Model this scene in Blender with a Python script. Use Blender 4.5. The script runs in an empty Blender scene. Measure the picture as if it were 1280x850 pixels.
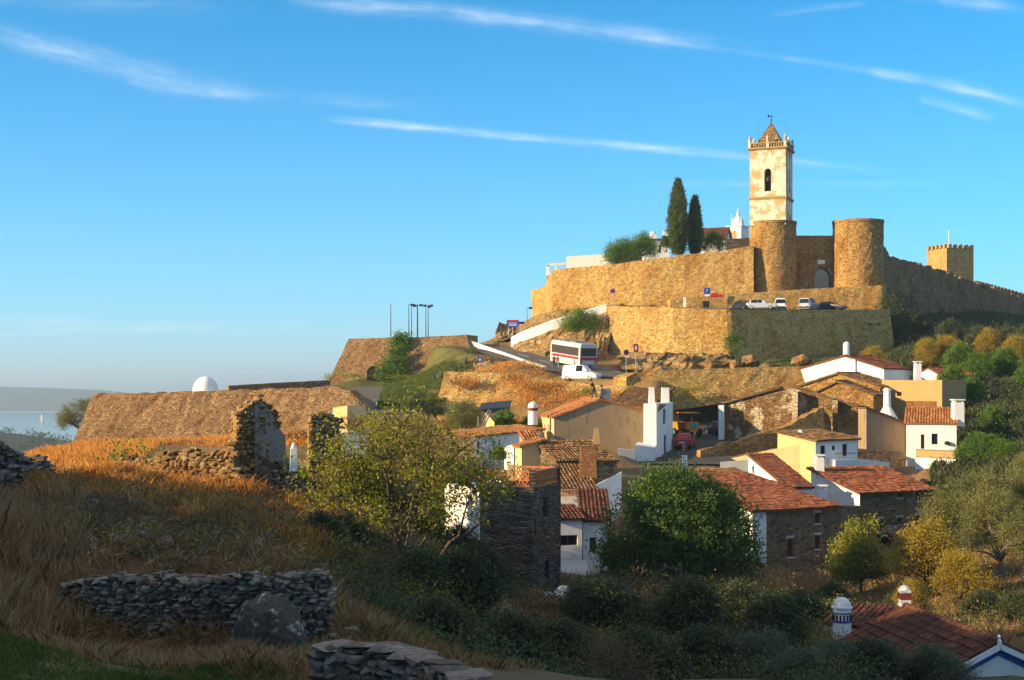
import bpy, bmesh, math, random
import numpy as np
from mathutils import Vector, Matrix, noise as mnoise
R = math.radians
rnd = random.Random(7)
sc = bpy.context.scene
COL = sc.collection
F = 1758.0                      # focal length in photo pixels (photo is 1280 wide)

# ---------------------------------------------------------------- camera
cd = bpy.data.cameras.new('camera'); cam = bpy.data.objects.new('camera', cd); COL.objects.link(cam)
cam.location = (0, 0, 0); cam.rotation_euler = (R(90), 0, 0)
cd.sensor_width = 36; cd.lens = 36*F/1280; cd.shift_y = 50/1280; cd.clip_start = .5; cd.clip_end = 90000
sc.camera = cam

# ---------------------------------------------------------------- light
SUN_EL, SUN_AZ = 16.5, 252.0     # azimuth clockwise from +Y : the sun stands left and a little behind
sd = (math.sin(R(SUN_AZ))*math.cos(R(SUN_EL)), math.cos(R(SUN_AZ))*math.cos(R(SUN_EL)), math.sin(R(SUN_EL)))
sl = bpy.data.lights.new('sun', 'SUN'); sl.energy = 5.0; sl.angle = R(.5); sl.color = (1, .75, .40)
so = bpy.data.objects.new('sun', sl); COL.objects.link(so)
so.rotation_euler = Vector(sd).to_track_quat('Z', 'Y').to_euler(); so.location = (-80, -20, 60)
vs = sc.view_settings; vs.view_transform = 'Standard'; vs.look = 'None'; vs.gamma = 1; vs.use_curve_mapping = False; vs.exposure = .92
sc.cycles.max_bounces = 6; sc.cycles.diffuse_bounces = 3; sc.cycles.glossy_bounces = 2; sc.cycles.transmission_bounces = 4
sc.cycles.volume_bounces = 0; sc.cycles.transparent_max_bounces = 8

class NT:
    "small helper to write node trees"
    def __init__(s, nt): s.nt = nt; nt.nodes.clear()
    def n(s, t, **k):
        nd = s.nt.nodes.new(t)
        for a, v in k.items():
            if a.startswith('i_'): s.set(nd.inputs[a[2:].replace('_', ' ')], v)
            else: setattr(nd, a, v)
        return nd
    def set(s, sock, v):
        if isinstance(v, bpy.types.NodeSocket): s.nt.links.new(v, sock)
        elif isinstance(v, bpy.types.Node): s.nt.links.new(v.outputs[0], sock)
        else:
            if isinstance(v, tuple) and len(v) == 3 and sock.type == 'RGBA': v = (*v, 1)
            sock.default_value = v
    def m(s, op, a, b=0., c=0.):
        nd = s.nt.nodes.new('ShaderNodeMath'); nd.operation = op
        s.set(nd.inputs[0], a); s.set(nd.inputs[1], b); s.set(nd.inputs[2], c); return nd.outputs[0]
    def ramp(s, f, pts, interp='LINEAR'):
        nd = s.nt.nodes.new('ShaderNodeValToRGB'); nd.color_ramp.interpolation = interp
        e = nd.color_ramp.elements
        while len(e) < len(pts): e.new(.5)
        for q, (p, c) in zip(e, pts):
            q.position = p; q.color = (*c, 1) if isinstance(c, tuple) else (c, c, c, 1)
        s.set(nd.inputs[0], f); return nd.outputs[0]
    def smooth(s, v, a, b):
        nd = s.nt.nodes.new('ShaderNodeMapRange'); nd.interpolation_type = 'SMOOTHSTEP'
        s.set(nd.inputs[0], v); nd.inputs[1].default_value = a; nd.inputs[2].default_value = b; return nd.outputs[0]
    def mix(s, f, a, b, mode='MIX'):
        nd = s.nt.nodes.new('ShaderNodeMix'); nd.data_type = 'RGBA'; nd.blend_type = mode
        s.set(nd.inputs[0], f); s.set(nd.inputs[6], a); s.set(nd.inputs[7], b); return nd.outputs[2]
    def noise(s, vec, scale, detail=4., rough=.55, out=0):
        nd = s.nt.nodes.new('ShaderNodeTexNoise'); nd.inputs['Scale'].default_value = scale
        nd.inputs['Detail'].default_value = detail; nd.inputs['Roughness'].default_value = rough
        if vec is not None: s.set(nd.inputs['Vector'], vec)
        return nd.outputs[out]
    def mapping(s, vec, scale=(1, 1, 1), rot=(0, 0, 0)):
        nd = s.nt.nodes.new('ShaderNodeMapping'); s.set(nd.inputs[0], vec)
        nd.inputs['Scale'].default_value = scale; nd.inputs['Rotation'].default_value = rot; return nd.outputs[0]

# ---------------------------------------------------------------- sky with thin contrails
w = bpy.data.worlds.new('World'); sc.world = w; w.use_nodes = True
t = NT(w.node_tree)
sky = t.n('ShaderNodeTexSky', sky_type='NISHITA', sun_disc=False, sun_elevation=R(SUN_EL), sun_rotation=R(SUN_AZ),
          altitude=300, air_density=.6, dust_density=0, ozone_density=6)
tint = t.mix(1., sky.outputs[0], (.34, 1.95, 1.72), 'MULTIPLY')
hs = t.n('ShaderNodeHueSaturation', i_Saturation=1.05, i_Hue=.5, i_Value=1.0, i_Color=tint)
tc = t.n('ShaderNodeTexCoord'); sx = t.n('ShaderNodeSeparateXYZ', i_Vector=tc.outputs['Generated'])
yy = t.m('MAXIMUM', sx.outputs[1], .02)
U = t.m('DIVIDE', sx.outputs[0], yy); V = t.m('DIVIDE', sx.outputs[2], yy)
cu = t.n('ShaderNodeCombineXYZ', i_X=U, i_Y=V)
wob = t.m('SUBTRACT', t.noise(cu, 9., 6., .6), .5)
def streak(x0, y0, x1, y1, wid, amp, soft=1.0, fib=(40, 5), bend=0.):
    a = ((x0-640)/F, (475-y0)/F); b = ((x1-640)/F, (475-y1)/F)
    L = math.hypot(b[0]-a[0], b[1]-a[1]); c, s_ = (b[0]-a[0])/L, (b[1]-a[1])/L
    du = t.m('SUBTRACT', U, a[0]); dv = t.m('SUBTRACT', V, a[1])
    s1 = t.m('DIVIDE', t.m('ADD', t.m('MULTIPLY', du, c), t.m('MULTIPLY', dv, s_)), L)
    t1 = t.m('SUBTRACT', t.m('MULTIPLY', dv, c), t.m('MULTIPLY', du, s_))
    t1 = t.m('ADD', t1, t.m('MULTIPLY', wob, .016*soft))
    if bend: t1 = t.m('ADD', t1, t.m('MULTIPLY', t.m('MULTIPLY', s1, t.m('SUBTRACT', 1., s1)), bend/F))
    k = t.smooth(t.m('DIVIDE', t.m('ABSOLUTE', t1), wid/F*1.0), 1., 0.); k = t.m('MULTIPLY', k, k)
    ends = t.m('MULTIPLY', t.smooth(s1, -.04, .08), t.smooth(s1, 1.04, .6))
    fv = t.n('ShaderNodeCombineXYZ', i_X=t.m('MULTIPLY', s1, L*fib[1]*6), i_Y=t.m('MULTIPLY', t1, fib[0]*6))
    fb = t.m('MULTIPLY', t.m('ADD', .2, t.m('MULTIPLY', t.smooth(t.noise(fv, .7, 6., .6), .25, .75), .8)), t.smooth(t.noise(cu, 14., 4., .6), .2, .7))
    return t.m('MULTIPLY', t.m('MULTIPLY', t.m('MULTIPLY', k, ends), fb), amp)
cl = None
for a in [(418, 150, 1130, 214, 11, 1.05, .35, (60, 6)), (-60, 30, 330, 122, 30, .65, 1.), (160, 98, 330, 126, 14, .5, .6),
          (360, -6, 1010, 66, 24, .7, 1.), (520, 6, 1300, 118, 9, .45, .6), (1090, 88, 1330, 140, 13, .8, .6), (1148, 124, 1250, 150, 13, .65, .6), (-100, -14, 330, 10, 34, .3, 1.),
          (1120, -8, 1300, 12, 18, .6, 1.), (960, 18, 1090, 4, 9, .5, .6), (180, 105, 560, 138, 20, .3, 1.), (800, 232, 1290, 226, 8, .22, .6), (-60, 398, 480, 414, 18, .3, 1.), (-60, 420, 300, 402, 9, .3, 1.)]:
    q = streak(*a); cl = q if cl is None else t.m('ADD', cl, q)
cl = t.m('MULTIPLY', t.m('MINIMUM', cl, .8), .44)
hz_ = t.m('POWER', 2.718, t.m('MULTIPLY', t.m('MAXIMUM', sx.outputs[2], 0.), -8.5)); hcol = t.n('ShaderNodeRGB'); hcol.outputs[0].default_value = (3.7, 4.6, 5.1, 1)
veil = t.n('ShaderNodeRGB'); veil.outputs[0].default_value = (5.6, 5.0, 4.4, 1)   # neutral fill added overhead to brighten and warm the shade
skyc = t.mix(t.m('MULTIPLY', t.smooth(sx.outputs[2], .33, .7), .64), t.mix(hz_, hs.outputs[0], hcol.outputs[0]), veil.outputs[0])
ccol = t.n('ShaderNodeRGB'); ccol.outputs[0].default_value = (8.5, 8.9, 9.4, 1)
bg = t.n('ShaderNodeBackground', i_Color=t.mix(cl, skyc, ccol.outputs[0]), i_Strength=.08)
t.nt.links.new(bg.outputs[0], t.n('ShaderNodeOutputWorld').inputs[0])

# ---------------------------------------------------------------- materials
def M_new(name):
    m = bpy.data.materials.new(name); m.use_nodes = True; t = NT(m.node_tree)
    out = t.n('ShaderNodeOutputMaterial'); bs = t.n('ShaderNodeBsdfPrincipled'); t.nt.links.new(bs.outputs[0], out.inputs[0])
    bs.inputs['Specular IOR Level'].default_value = .25; bs.inputs['Roughness'].default_value = .85
    t.tc = t.n('ShaderNodeTexCoord').outputs['Object']; t.bs = bs; t.out = out
    return m, t
def bump(t, h, strength=.5, dist=.05):
    b = t.n('ShaderNodeBump', i_Strength=strength, i_Distance=dist, i_Height=h); t.set(t.bs.inputs['Normal'], b.outputs[0])
def plain(name, col, rough=.6, metal=0., spec=.3, var=.12, scale=6.):
    m, t = M_new(name); n = t.noise(t.tc, scale, 4.)
    c = t.mix(t.smooth(n, .3, .7), tuple(x*(1-var) for x in col), tuple(min(1, x*(1+var)) for x in col))
    t.set(t.bs.inputs['Base Color'], c); t.bs.inputs['Roughness'].default_value = rough; t.bs.inputs['Metallic'].default_value = metal
    t.bs.inputs['Specular IOR Level'].default_value = spec
    return m
def stone(name, dark, mid, light, mortar, sc_=(2.6, 2.6, 4.), stain=None, bmp=.8, gap=.06, patch=None):
    m, t = M_new(name)
    wv = t.n('ShaderNodeVectorMath', operation='ADD'); t.set(wv.inputs[0], t.mapping(t.tc, sc_))
    nz = t.noise(t.tc, 1.7, 3., out=1); sub = t.n('ShaderNodeVectorMath', operation='SCALE', i_Scale=.55); t.set(sub.inputs[0], nz); t.set(wv.inputs[1], sub.outputs[0])
    v1 = t.n('ShaderNodeTexVoronoi', i_Scale=1., i_Vector=wv.outputs[0]); v2 = t.n('ShaderNodeTexVoronoi', feature='DISTANCE_TO_EDGE', i_Scale=1., i_Vector=wv.outputs[0])
    rv = t.n('ShaderNodeSeparateColor'); t.set(rv.inputs[0], v1.outputs['Color'])
    c = t.ramp(rv.outputs[0], [(0, dark), (.3, mid), (.68, tuple((a+b)/2 for a, b in zip(mid, light))), (.93, light), (1, tuple(min(.75, x*1.25) for x in light))])
    fine = t.noise(t.tc, 14., 5., .65)
    c = t.mix(t.smooth(fine, .25, .8), t.mix(.55, c, tuple(x*.6 for x in dark)), c)
    big = t.noise(t.tc, .22, 5., .6)
    c = t.mix(t.smooth(big, .42, .7), c, t.mix(1., c, stain or (.62, .55, .48), 'MULTIPLY'))
    st = t.noise(t.mapping(t.tc, (1.1, 1.1, .16)), 1., 5., .65); c = t.mix(t.m('MULTIPLY', t.smooth(st, .46, .72), .6), c, t.mix(1., c, (.5, .44, .4), 'MULTIPLY'))
    if patch: c = t.mix(t.m('MULTIPLY', t.smooth(t.noise(t.tc, .5, 4., .6), .5, .58), patch[3]), c, patch[:3])
    mm = t.smooth(v2.outputs[0], gap, gap*.2)
    c = t.mix(mm, c, mortar)
    t.set(t.bs.inputs['Base Color'], c); t.bs.inputs['Roughness'].default_value = .92
    h = t.m('ADD', t.m('MULTIPLY', t.smooth(v2.outputs[0], 0., gap*2.2), 1.), t.m('MULTIPLY', fine, .6))
    h = t.m('ADD', h, t.m('MULTIPLY', rv.outputs[1], .5))
    bump(t, h, bmp, .07); return m
def plaster(name, col, dirt=(.28, .25, .21), amt=.5, streak=True, warm=None):
    m, t = M_new(name)
    st = t.noise(t.mapping(t.tc, (2.2, 2.2, .35)), 1.6, 5., .65); bl = t.noise(t.tc, .8, 6., .65); f = t.noise(t.tc, 9., 4.)
    c = t.mix(t.smooth(bl, .35, .75), col, tuple(x*.86 for x in col))
    c = t.mix(t.m('MULTIPLY', t.smooth(st, .52, .78), amt), c, dirt)
    if warm: c = t.mix(t.m('MULTIPLY', t.smooth(t.noise(t.tc, .55, 6., .7), .47, .58), warm[3]), c, warm[:3])
    t.set(t.bs.inputs['Base Color'], c); t.bs.inputs['Roughness'].default_value = .9
    bump(t, t.m('ADD', f, t.m('MULTIPLY', bl, 2.)), .35, .03); return m
def tile(name, a, b, c_, lichen=(.16, .14, .08), la=.5):
    m, t = M_new(name); g = t.n('ShaderNodeNewGeometry')
    c = t.ramp(g.outputs['Random Per Island'], [(0, a), (.35, tuple((x+y)/2 for x, y in zip(a, b))), (.7, b), (1, c_)])
    n = t.noise(t.tc, .9, 6., .65); n2 = t.noise(t.tc, 7., 4.)
    c = t.mix(t.m('MULTIPLY', t.smooth(n, .45, .68), la), c, lichen)
    c = t.mix(t.m('MULTIPLY', t.smooth(n2, .5, .8), .5), c, tuple(x*.5 for x in a))
    t.set(t.bs.inputs['Base Color'], c); t.bs.inputs['Roughness'].default_value = .85; bump(t, n2, .3, .02); return m
def leaf(name, cols, trans=.35, tcol=None):
    m, t = M_new(name); g = t.n('ShaderNodeNewGeometry')
    k = len(cols)
    n = t.noise(t.tc, .55, 3.)
    f = t.m('ADD', t.m('MULTIPLY', g.outputs['Random Per Island'], .6), t.m('MULTIPLY', t.smooth(n, .3, .7), .4))
    c = t.ramp(f, [(i/(k-1), q) for i, q in enumerate(cols)])
    t.set(t.bs.inputs['Base Color'], c); t.bs.inputs['Roughness'].default_value = .55; t.bs.inputs['Specular IOR Level'].default_value = .3
    tr = t.n('ShaderNodeBsdfTranslucent'); t.set(tr.inputs[0], t.mix(1., c, tcol or (1.3, 1.25, .6), 'MULTIPLY'))
    mx = t.n('ShaderNodeMixShader', i_Fac=trans); t.nt.links.new(t.bs.outputs[0], mx.inputs[1]); t.nt.links.new(tr.outputs[0], mx.inputs[2]); t.nt.links.new(mx.outputs[0], t.out.inputs[0])
    return m
def rockmat(name, cols, lich=(.3, .28, .2), la=.5, orange=.25):
    m, t = M_new(name); g = t.n('ShaderNodeNewGeometry'); k = len(cols)
    c = t.ramp(g.outputs['Random Per Island'], [(i/(k-1), q) for i, q in enumerate(cols)])
    n = t.noise(t.tc, 3., 6., .7); n2 = t.noise(t.tc, 1.1, 5., .65); n3 = t.noise(t.tc, 11., 5., .7)
    c = t.mix(t.smooth(n3, .3, .75), t.mix(1., c, (.5, .5, .52), 'MULTIPLY'), c)
    c = t.mix(t.m('MULTIPLY', t.smooth(n, .55, .66), la), c, lich)
    c = t.mix(t.m('MULTIPLY', t.smooth(n2, .55, .7), orange), c, (.22, .10, .03))
    t.set(t.bs.inputs['Base Color'], c); t.bs.inputs['Roughness'].default_value = .9; bump(t, t.m('ADD', n, n3), .6, .04); return m
def bark(name, col):
    m, t = M_new(name); n = t.noise(t.mapping(t.tc, (6, 6, 1.2)), 3., 5., .7)
    t.set(t.bs.inputs['Base Color'], t.mix(t.smooth(n, .3, .7), tuple(x*.5 for x in col), col)); bump(t, n, .6, .03); return m

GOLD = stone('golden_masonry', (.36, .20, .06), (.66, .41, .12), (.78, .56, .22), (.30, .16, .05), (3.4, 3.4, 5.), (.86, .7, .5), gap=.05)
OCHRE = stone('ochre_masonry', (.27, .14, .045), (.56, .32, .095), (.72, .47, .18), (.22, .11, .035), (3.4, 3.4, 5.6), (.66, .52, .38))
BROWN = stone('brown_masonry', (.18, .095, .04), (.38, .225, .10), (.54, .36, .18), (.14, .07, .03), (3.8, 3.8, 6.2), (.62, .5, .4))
SCHIST = stone('grey_schist_masonry', (.08, .062, .05), (.19, .145, .11), (.31, .25, .19), (.045, .036, .03), (1.5, 1.5, 7.5), (.9, .7, .5), gap=.09, patch=(.2, .1, .035, .55))
FIELDSTONE = stone('brown_fieldstone', (.10, .07, .045), (.26, .175, .11), (.38, .28, .18), (.16, .115, .075), (2.6, 2.6, 5.), (.7, .6, .5), gap=.07)
RUIN = stone('ruin_plaster_and_rubble', (.12, .07, .03), (.3, .18, .075), (.42, .28, .13), (.13, .08, .04), (2.4, 2.4, 4.), (.7, .55, .42), patch=(.6, .5, .36, .8))
WHITE = plaster('white_limewash', (.80, .79, .76), (.44, .39, .32), .5)
WHITE_OLD = plaster('old_stained_limewash', (.72, .64, .51), (.34, .25, .15), .95, warm=(.50, .33, .15, 1.))
CREAM = plaster('cream_render', (.62, .47, .23), (.36, .26, .14), .35)
BEIGE = plaster('beige_cement_render', (.30, .215, .135), (.09, .068, .05), .9)
OCHRE_R = plaster('ochre_render', (.42, .28, .12), (.2, .14, .07), .4)
BLUEGREY = plaster('grey_render', (.42, .43, .44), (.25, .25, .25), .4)
TILE_RED = tile('red_roof_tiles', (.15, .045, .022), (.22, .068, .032), (.29, .11, .055), (.12, .065, .035), .65)
TILE_ORANGE = tile('orange_roof_tiles', (.30, .10, .03), (.46, .19, .06), (.55, .28, .11), (.24, .13, .05), .4)
TILE_BROWN = tile('weathered_roof_tiles', (.10, .05, .025), (.23, .12, .05), (.33, .2, .09), (.2, .13, .04), .6)
TILE_DARK = tile('dark_roof_tiles', (.10, .035, .022), (.15, .052, .032), (.2, .085, .05), (.07, .045, .03), .7)
ASPHALT = plain('asphalt', (.115, .10, .085), .9, var=.25, scale=.8)
COBBLE = stone('grey_cobbles', (.05, .05, .05), (.11, .105, .1), (.17, .16, .15), (.04, .04, .04), (6, 6, 6), (.8, .8, .8))
WPAINT = plain('white_paint', (.80, .79, .77), .5, var=.05)
GLASS = plain('dark_window_glass', (.012, .014, .018), .2, spec=.3)
DARK = plain('dark_opening', (.012, .01, .009), .95)
WOOD = plain('brown_wood', (.10, .055, .03), .7, var=.4, scale=12)
WOODG = plain('grey_wood', (.17, .15, .125), .8, var=.35, scale=14)
IRON = plain('dark_iron', (.03, .03, .032), .5, metal=.4)
STEEL = plain('grey_steel', (.3, .31, .32), .4, metal=.6)
TERRA = plain('terracotta', (.42, .16, .06), .8, var=.25, scale=3)
BRICK = stone('orange_brick', (.22, .085, .03), (.4, .17, .055), (.52, .26, .1), (.3, .2, .11), (4, 4, 12), (.6, .5, .4), gap=.05)
BLUEP = plain('blue_paint', (.03, .08, .30), .6)
REDB = plain('dark_red_band', (.2, .035, .025), .7)
BLACK = plain('black_rubber', (.015, .015, .015), .8)
SIGNBLUE = plain('sign_blue', (.02, .07, .42), .4, var=.02)
SIGNRED = plain('sign_red', (.5, .02, .03), .4, var=.02)
SIGNWHITE = plain('sign_white', (.8, .8, .8), .4, var=.02)
TARP = plain('black_tarpaulin', (.02, .022, .028), .5)
BARK = bark('brown_bark', (.14, .10, .07)); BARKG = bark('grey_olive_bark', (.2, .17, .14)); TWIG = bark('dry_twig', (.19, .13, .085))
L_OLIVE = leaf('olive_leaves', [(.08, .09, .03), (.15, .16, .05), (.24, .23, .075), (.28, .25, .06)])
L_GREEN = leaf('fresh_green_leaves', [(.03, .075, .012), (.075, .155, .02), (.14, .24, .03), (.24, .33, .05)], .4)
L_BROAD = leaf('broad_dark_leaves', [(.02, .045, .012), (.045, .10, .018), (.09, .175, .025), (.2, .28, .04)], .35)
L_YELLOW = leaf('autumn_yellow_leaves', [(.16, .12, .018), (.30, .22, .03), (.42, .30, .04), (.24, .23, .04)], .4)
L_YG = leaf('yellow_green_leaves', [(.08, .10, .015), (.17, .19, .025), (.30, .29, .035), (.38, .31, .045)], .4)
L_CYP = leaf('cypress_leaves', [(.025, .05, .012), (.055, .095, .02), (.10, .14, .03), (.14, .17, .04)], .2)
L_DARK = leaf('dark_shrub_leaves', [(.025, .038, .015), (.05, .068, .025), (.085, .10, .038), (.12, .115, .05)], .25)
L_GREY = leaf('grey_green_leaves', [(.05, .075, .05), (.09, .12, .075), (.14, .17, .11), (.17, .19, .12)], .3)
L_RUST = leaf('rusty_dry_leaves', [(.09, .05, .025), (.17, .09, .035), (.22, .13, .05), (.12, .1, .03)], .3)
L_GRASS = leaf('dry_grass_blades', [(.34, .13, .025), (.56, .24, .045), (.68, .37, .09), (.5, .27, .10)], .35, (1.15, 1., .65))
L_GRASSB = leaf('brown_grass_blades', [(.15, .08, .04), (.31, .175, .075), (.48, .30, .14), (.40, .29, .17)], .3, (1.1, 1., .7))
L_GRASSG = leaf('green_grass_blades', [(.035, .07, .012), (.07, .115, .018), (.12, .15, .03), (.2, .19, .05)], .35)
ROCK_GREY = rockmat('lichen_grey_stones', [(.10, .075, .055), (.2, .15, .11), (.3, .235, .18), (.38, .31, .25)], (.5, .45, .37), .5, .4)
ROCK_LICHEN = rockmat('pale_lichen_boulder', [(.10, .08, .06), (.16, .13, .10)], (.62, .58, .5), .9, .3)
ROCK_GOLD = rockmat('warm_rubble_stones', [(.15, .08, .03), (.28, .16, .06), (.4, .25, .1), (.36, .28, .17)], (.42, .33, .2), .4)

# ---------------------------------------------------------------- geometry helpers
def X_(px, Y): return (px-640)/F*Y
def Z_(py, Y): return (475-py)/F*Y
def at(px, py, Y): return Vector((X_(px, Y), Y, Z_(py, Y)))
def tag(o, label=None, cat=None, group=None, kind=None):
    if label: o['label'] = label
    if cat: o['category'] = cat
    if group: o['group'] = group
    if kind: o['kind'] = kind
    return o
def thing(name, loc, label, cat, group=None):
    o = bpy.data.objects.new(name, None); COL.objects.link(o); o.location = loc; o.empty_display_size = .3
    return tag(o, label, cat, group)
def wloc(o):
    v = Vector(o.location)
    while o.parent: o = o.parent; v += Vector(o.location)
    return v
class MB:
    def __init__(s): s.v = []; s.f = []
    def add(s, vs, fs):
        k = len(s.v); s.v += [tuple(p) for p in vs]; s.f += [tuple(i+k for i in f) for f in fs]
    def poly(s, *p): s.add(p, [tuple(range(len(p)))])
    def hexa(s, b, t_):       # 4 bottom, 4 top points
        s.add(list(b)+list(t_), [(3, 2, 1, 0), (4, 5, 6, 7), (0, 1, 5, 4), (1, 2, 6, 5), (2, 3, 7, 6), (3, 0, 4, 7)])
    def box(s, c, d, rz=0., tap=1.):
        x, y, z = c; a, b, h = d[0]/2, d[1]/2, d[2]; co, si = math.cos(rz), math.sin(rz)
        def q(u, v, zz, k): return (x+(u*co-v*si)*k, y+(u*si+v*co)*k, zz)
        s.hexa([q(u, v, z, 1) for u, v in ((-a, -b), (a, -b), (a, b), (-a, b))], [q(u, v, z+h, tap) for u, v in ((-a, -b), (a, -b), (a, b), (-a, b))])
    def bar(s, p0, p1, w_, h_):     # rectangular bar between two points
        p0, p1 = Vector(p0), Vector(p1); d = (p1-p0).normalized(); up = Vector((0, 0, 1)) if abs(d.z) < .95 else Vector((0, 1, 0))
        a = d.cross(up).normalized()*w_/2; b = a.cross(d).normalized()*h_/2
        s.hexa([p0-a-b, p0+a-b, p0+a+b, p0-a+b], [p1-a-b, p1+a-b, p1+a+b, p1-a+b])
    def prism(s, pts, z0, z1):
        n = len(pts); z0s = z0 if hasattr(z0, '__len__') else [z0]*n; z1s = z1 if hasattr(z1, '__len__') else [z1]*n
        s.add([(p[0], p[1], z) for p, z in zip(pts, z0s)]+[(p[0], p[1], z) for p, z in zip(pts, z1s)],
              [tuple(range(n))[::-1], tuple(range(n, 2*n))]+[(i, (i+1) % n, (i+1) % n+n, i+n) for i in range(n)])
    def tube(s, pts, rad, n=6, cap=True):
        pts = [Vector(p) for p in pts]; rings = []
        if not hasattr(rad, '__len__'): rad = [rad]*len(pts)
        for i, p in enumerate(pts):
            d = (pts[min(i+1, len(pts)-1)]-pts[max(i-1, 0)]).normalized(); up = Vector((0, 0, 1)) if abs(d.z) < .9 else Vector((1, 0, 0))
            a = d.cross(up).normalized(); b = a.cross(d)
            rings += [p+(a*math.cos(k*6.2832/n)+b*math.sin(k*6.2832/n))*rad[i] for k in range(n)]
        fs = [(i*n+k, i*n+(k+1) % n, (i+1)*n+(k+1) % n, (i+1)*n+k) for i in range(len(pts)-1) for k in range(n)]
        if cap: fs += [tuple(range(n))[::-1], tuple(range((len(pts)-1)*n, len(pts)*n))]
        s.add(rings, fs)
    def lathe(s, c, prof, n=20, a0=0., a1=6.28319):
        full = abs(a1-a0) > 6.28; m = n if full else n+1
        vs = [(c[0]+r*math.cos(a0+(a1-a0)*k/n), c[1]+r*math.sin(a0+(a1-a0)*k/n), c[2]+z) for r, z in prof for k in range(m)]
        fs = [(i*m+k, i*m+(k+1) % m, (i+1)*m+(k+1) % m, (i+1)*m+k) for i in range(len(prof)-1) for k in range(n)]
        s.add(vs, fs)
    def grid(s, fn, nu, nv):
        s.add([fn(i/nu, j/nv) for j in range(nv+1) for i in range(nu+1)],
              [(j*(nu+1)+i, j*(nu+1)+i+1, (j+1)*(nu+1)+i+1, (j+1)*(nu+1)+i) for j in range(nv) for i in range(nu)])
    def build(s, name, mat, parent=None, smooth=False, loc=None):
        me = bpy.data.meshes.new(name)
        if parent is not None: L = wloc(parent)
        elif loc is not None: L = Vector(loc)
        else:
            a = np.array(s.v); L = Vector(((a[:, 0].min()+a[:, 0].max())/2, (a[:, 1].min()+a[:, 1].max())/2, a[:, 2].min()))
        me.from_pydata([(p[0]-L.x, p[1]-L.y, p[2]-L.z) for p in s.v], [], s.f)
        if smooth: me.polygons.foreach_set('use_smooth', [True]*len(me.polygons))
        me.materials.append(mat); me.update()
        bm = bmesh.new(); bm.from_mesh(me); bmesh.ops.recalc_face_normals(bm, faces=bm.faces); bm.to_mesh(me); bm.free()
        o = bpy.data.objects.new(name, me); COL.objects.link(o)
        if parent is not None: o.parent = parent
        else: o.location = L
        return o
def np_mesh(name, V, nper, mat, parent=None, loc=(0, 0, 0)):
    "V: (N*nper,3) array, every nper verts one face"
    V = np.asarray(V, dtype=np.float32).reshape(-1, 3); n = len(V)//nper
    me = bpy.data.meshes.new(name); me.vertices.add(len(V)); me.vertices.foreach_set('co', V.ravel())
    me.loops.add(len(V)); me.loops.foreach_set('vertex_index', np.arange(len(V), dtype=np.int32))
    me.polygons.add(n); me.polygons.foreach_set('loop_start', np.arange(0, len(V), nper, dtype=np.int32))
    me.update(calc_edges=True); me.materials.append(mat)
    o = bpy.data.objects.new(name, me); COL.objects.link(o); o.location = loc
    if parent is not None: o.parent = parent
    return o
def nz(p, s=1., seed=0.): return mnoise.noise(Vector((p[0]*s+seed, p[1]*s+seed*1.7, p[2]*s)))
def copy_tree(o, parent=None):
    c = o.copy(); COL.objects.link(c)
    if parent is not None: c.parent = parent
    for ch in list(o.children): copy_tree(ch, c)
    return c
def clear_props(o): 
    for k in ('label', 'category', 'group'): 
        if k in o: del o[k]

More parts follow.
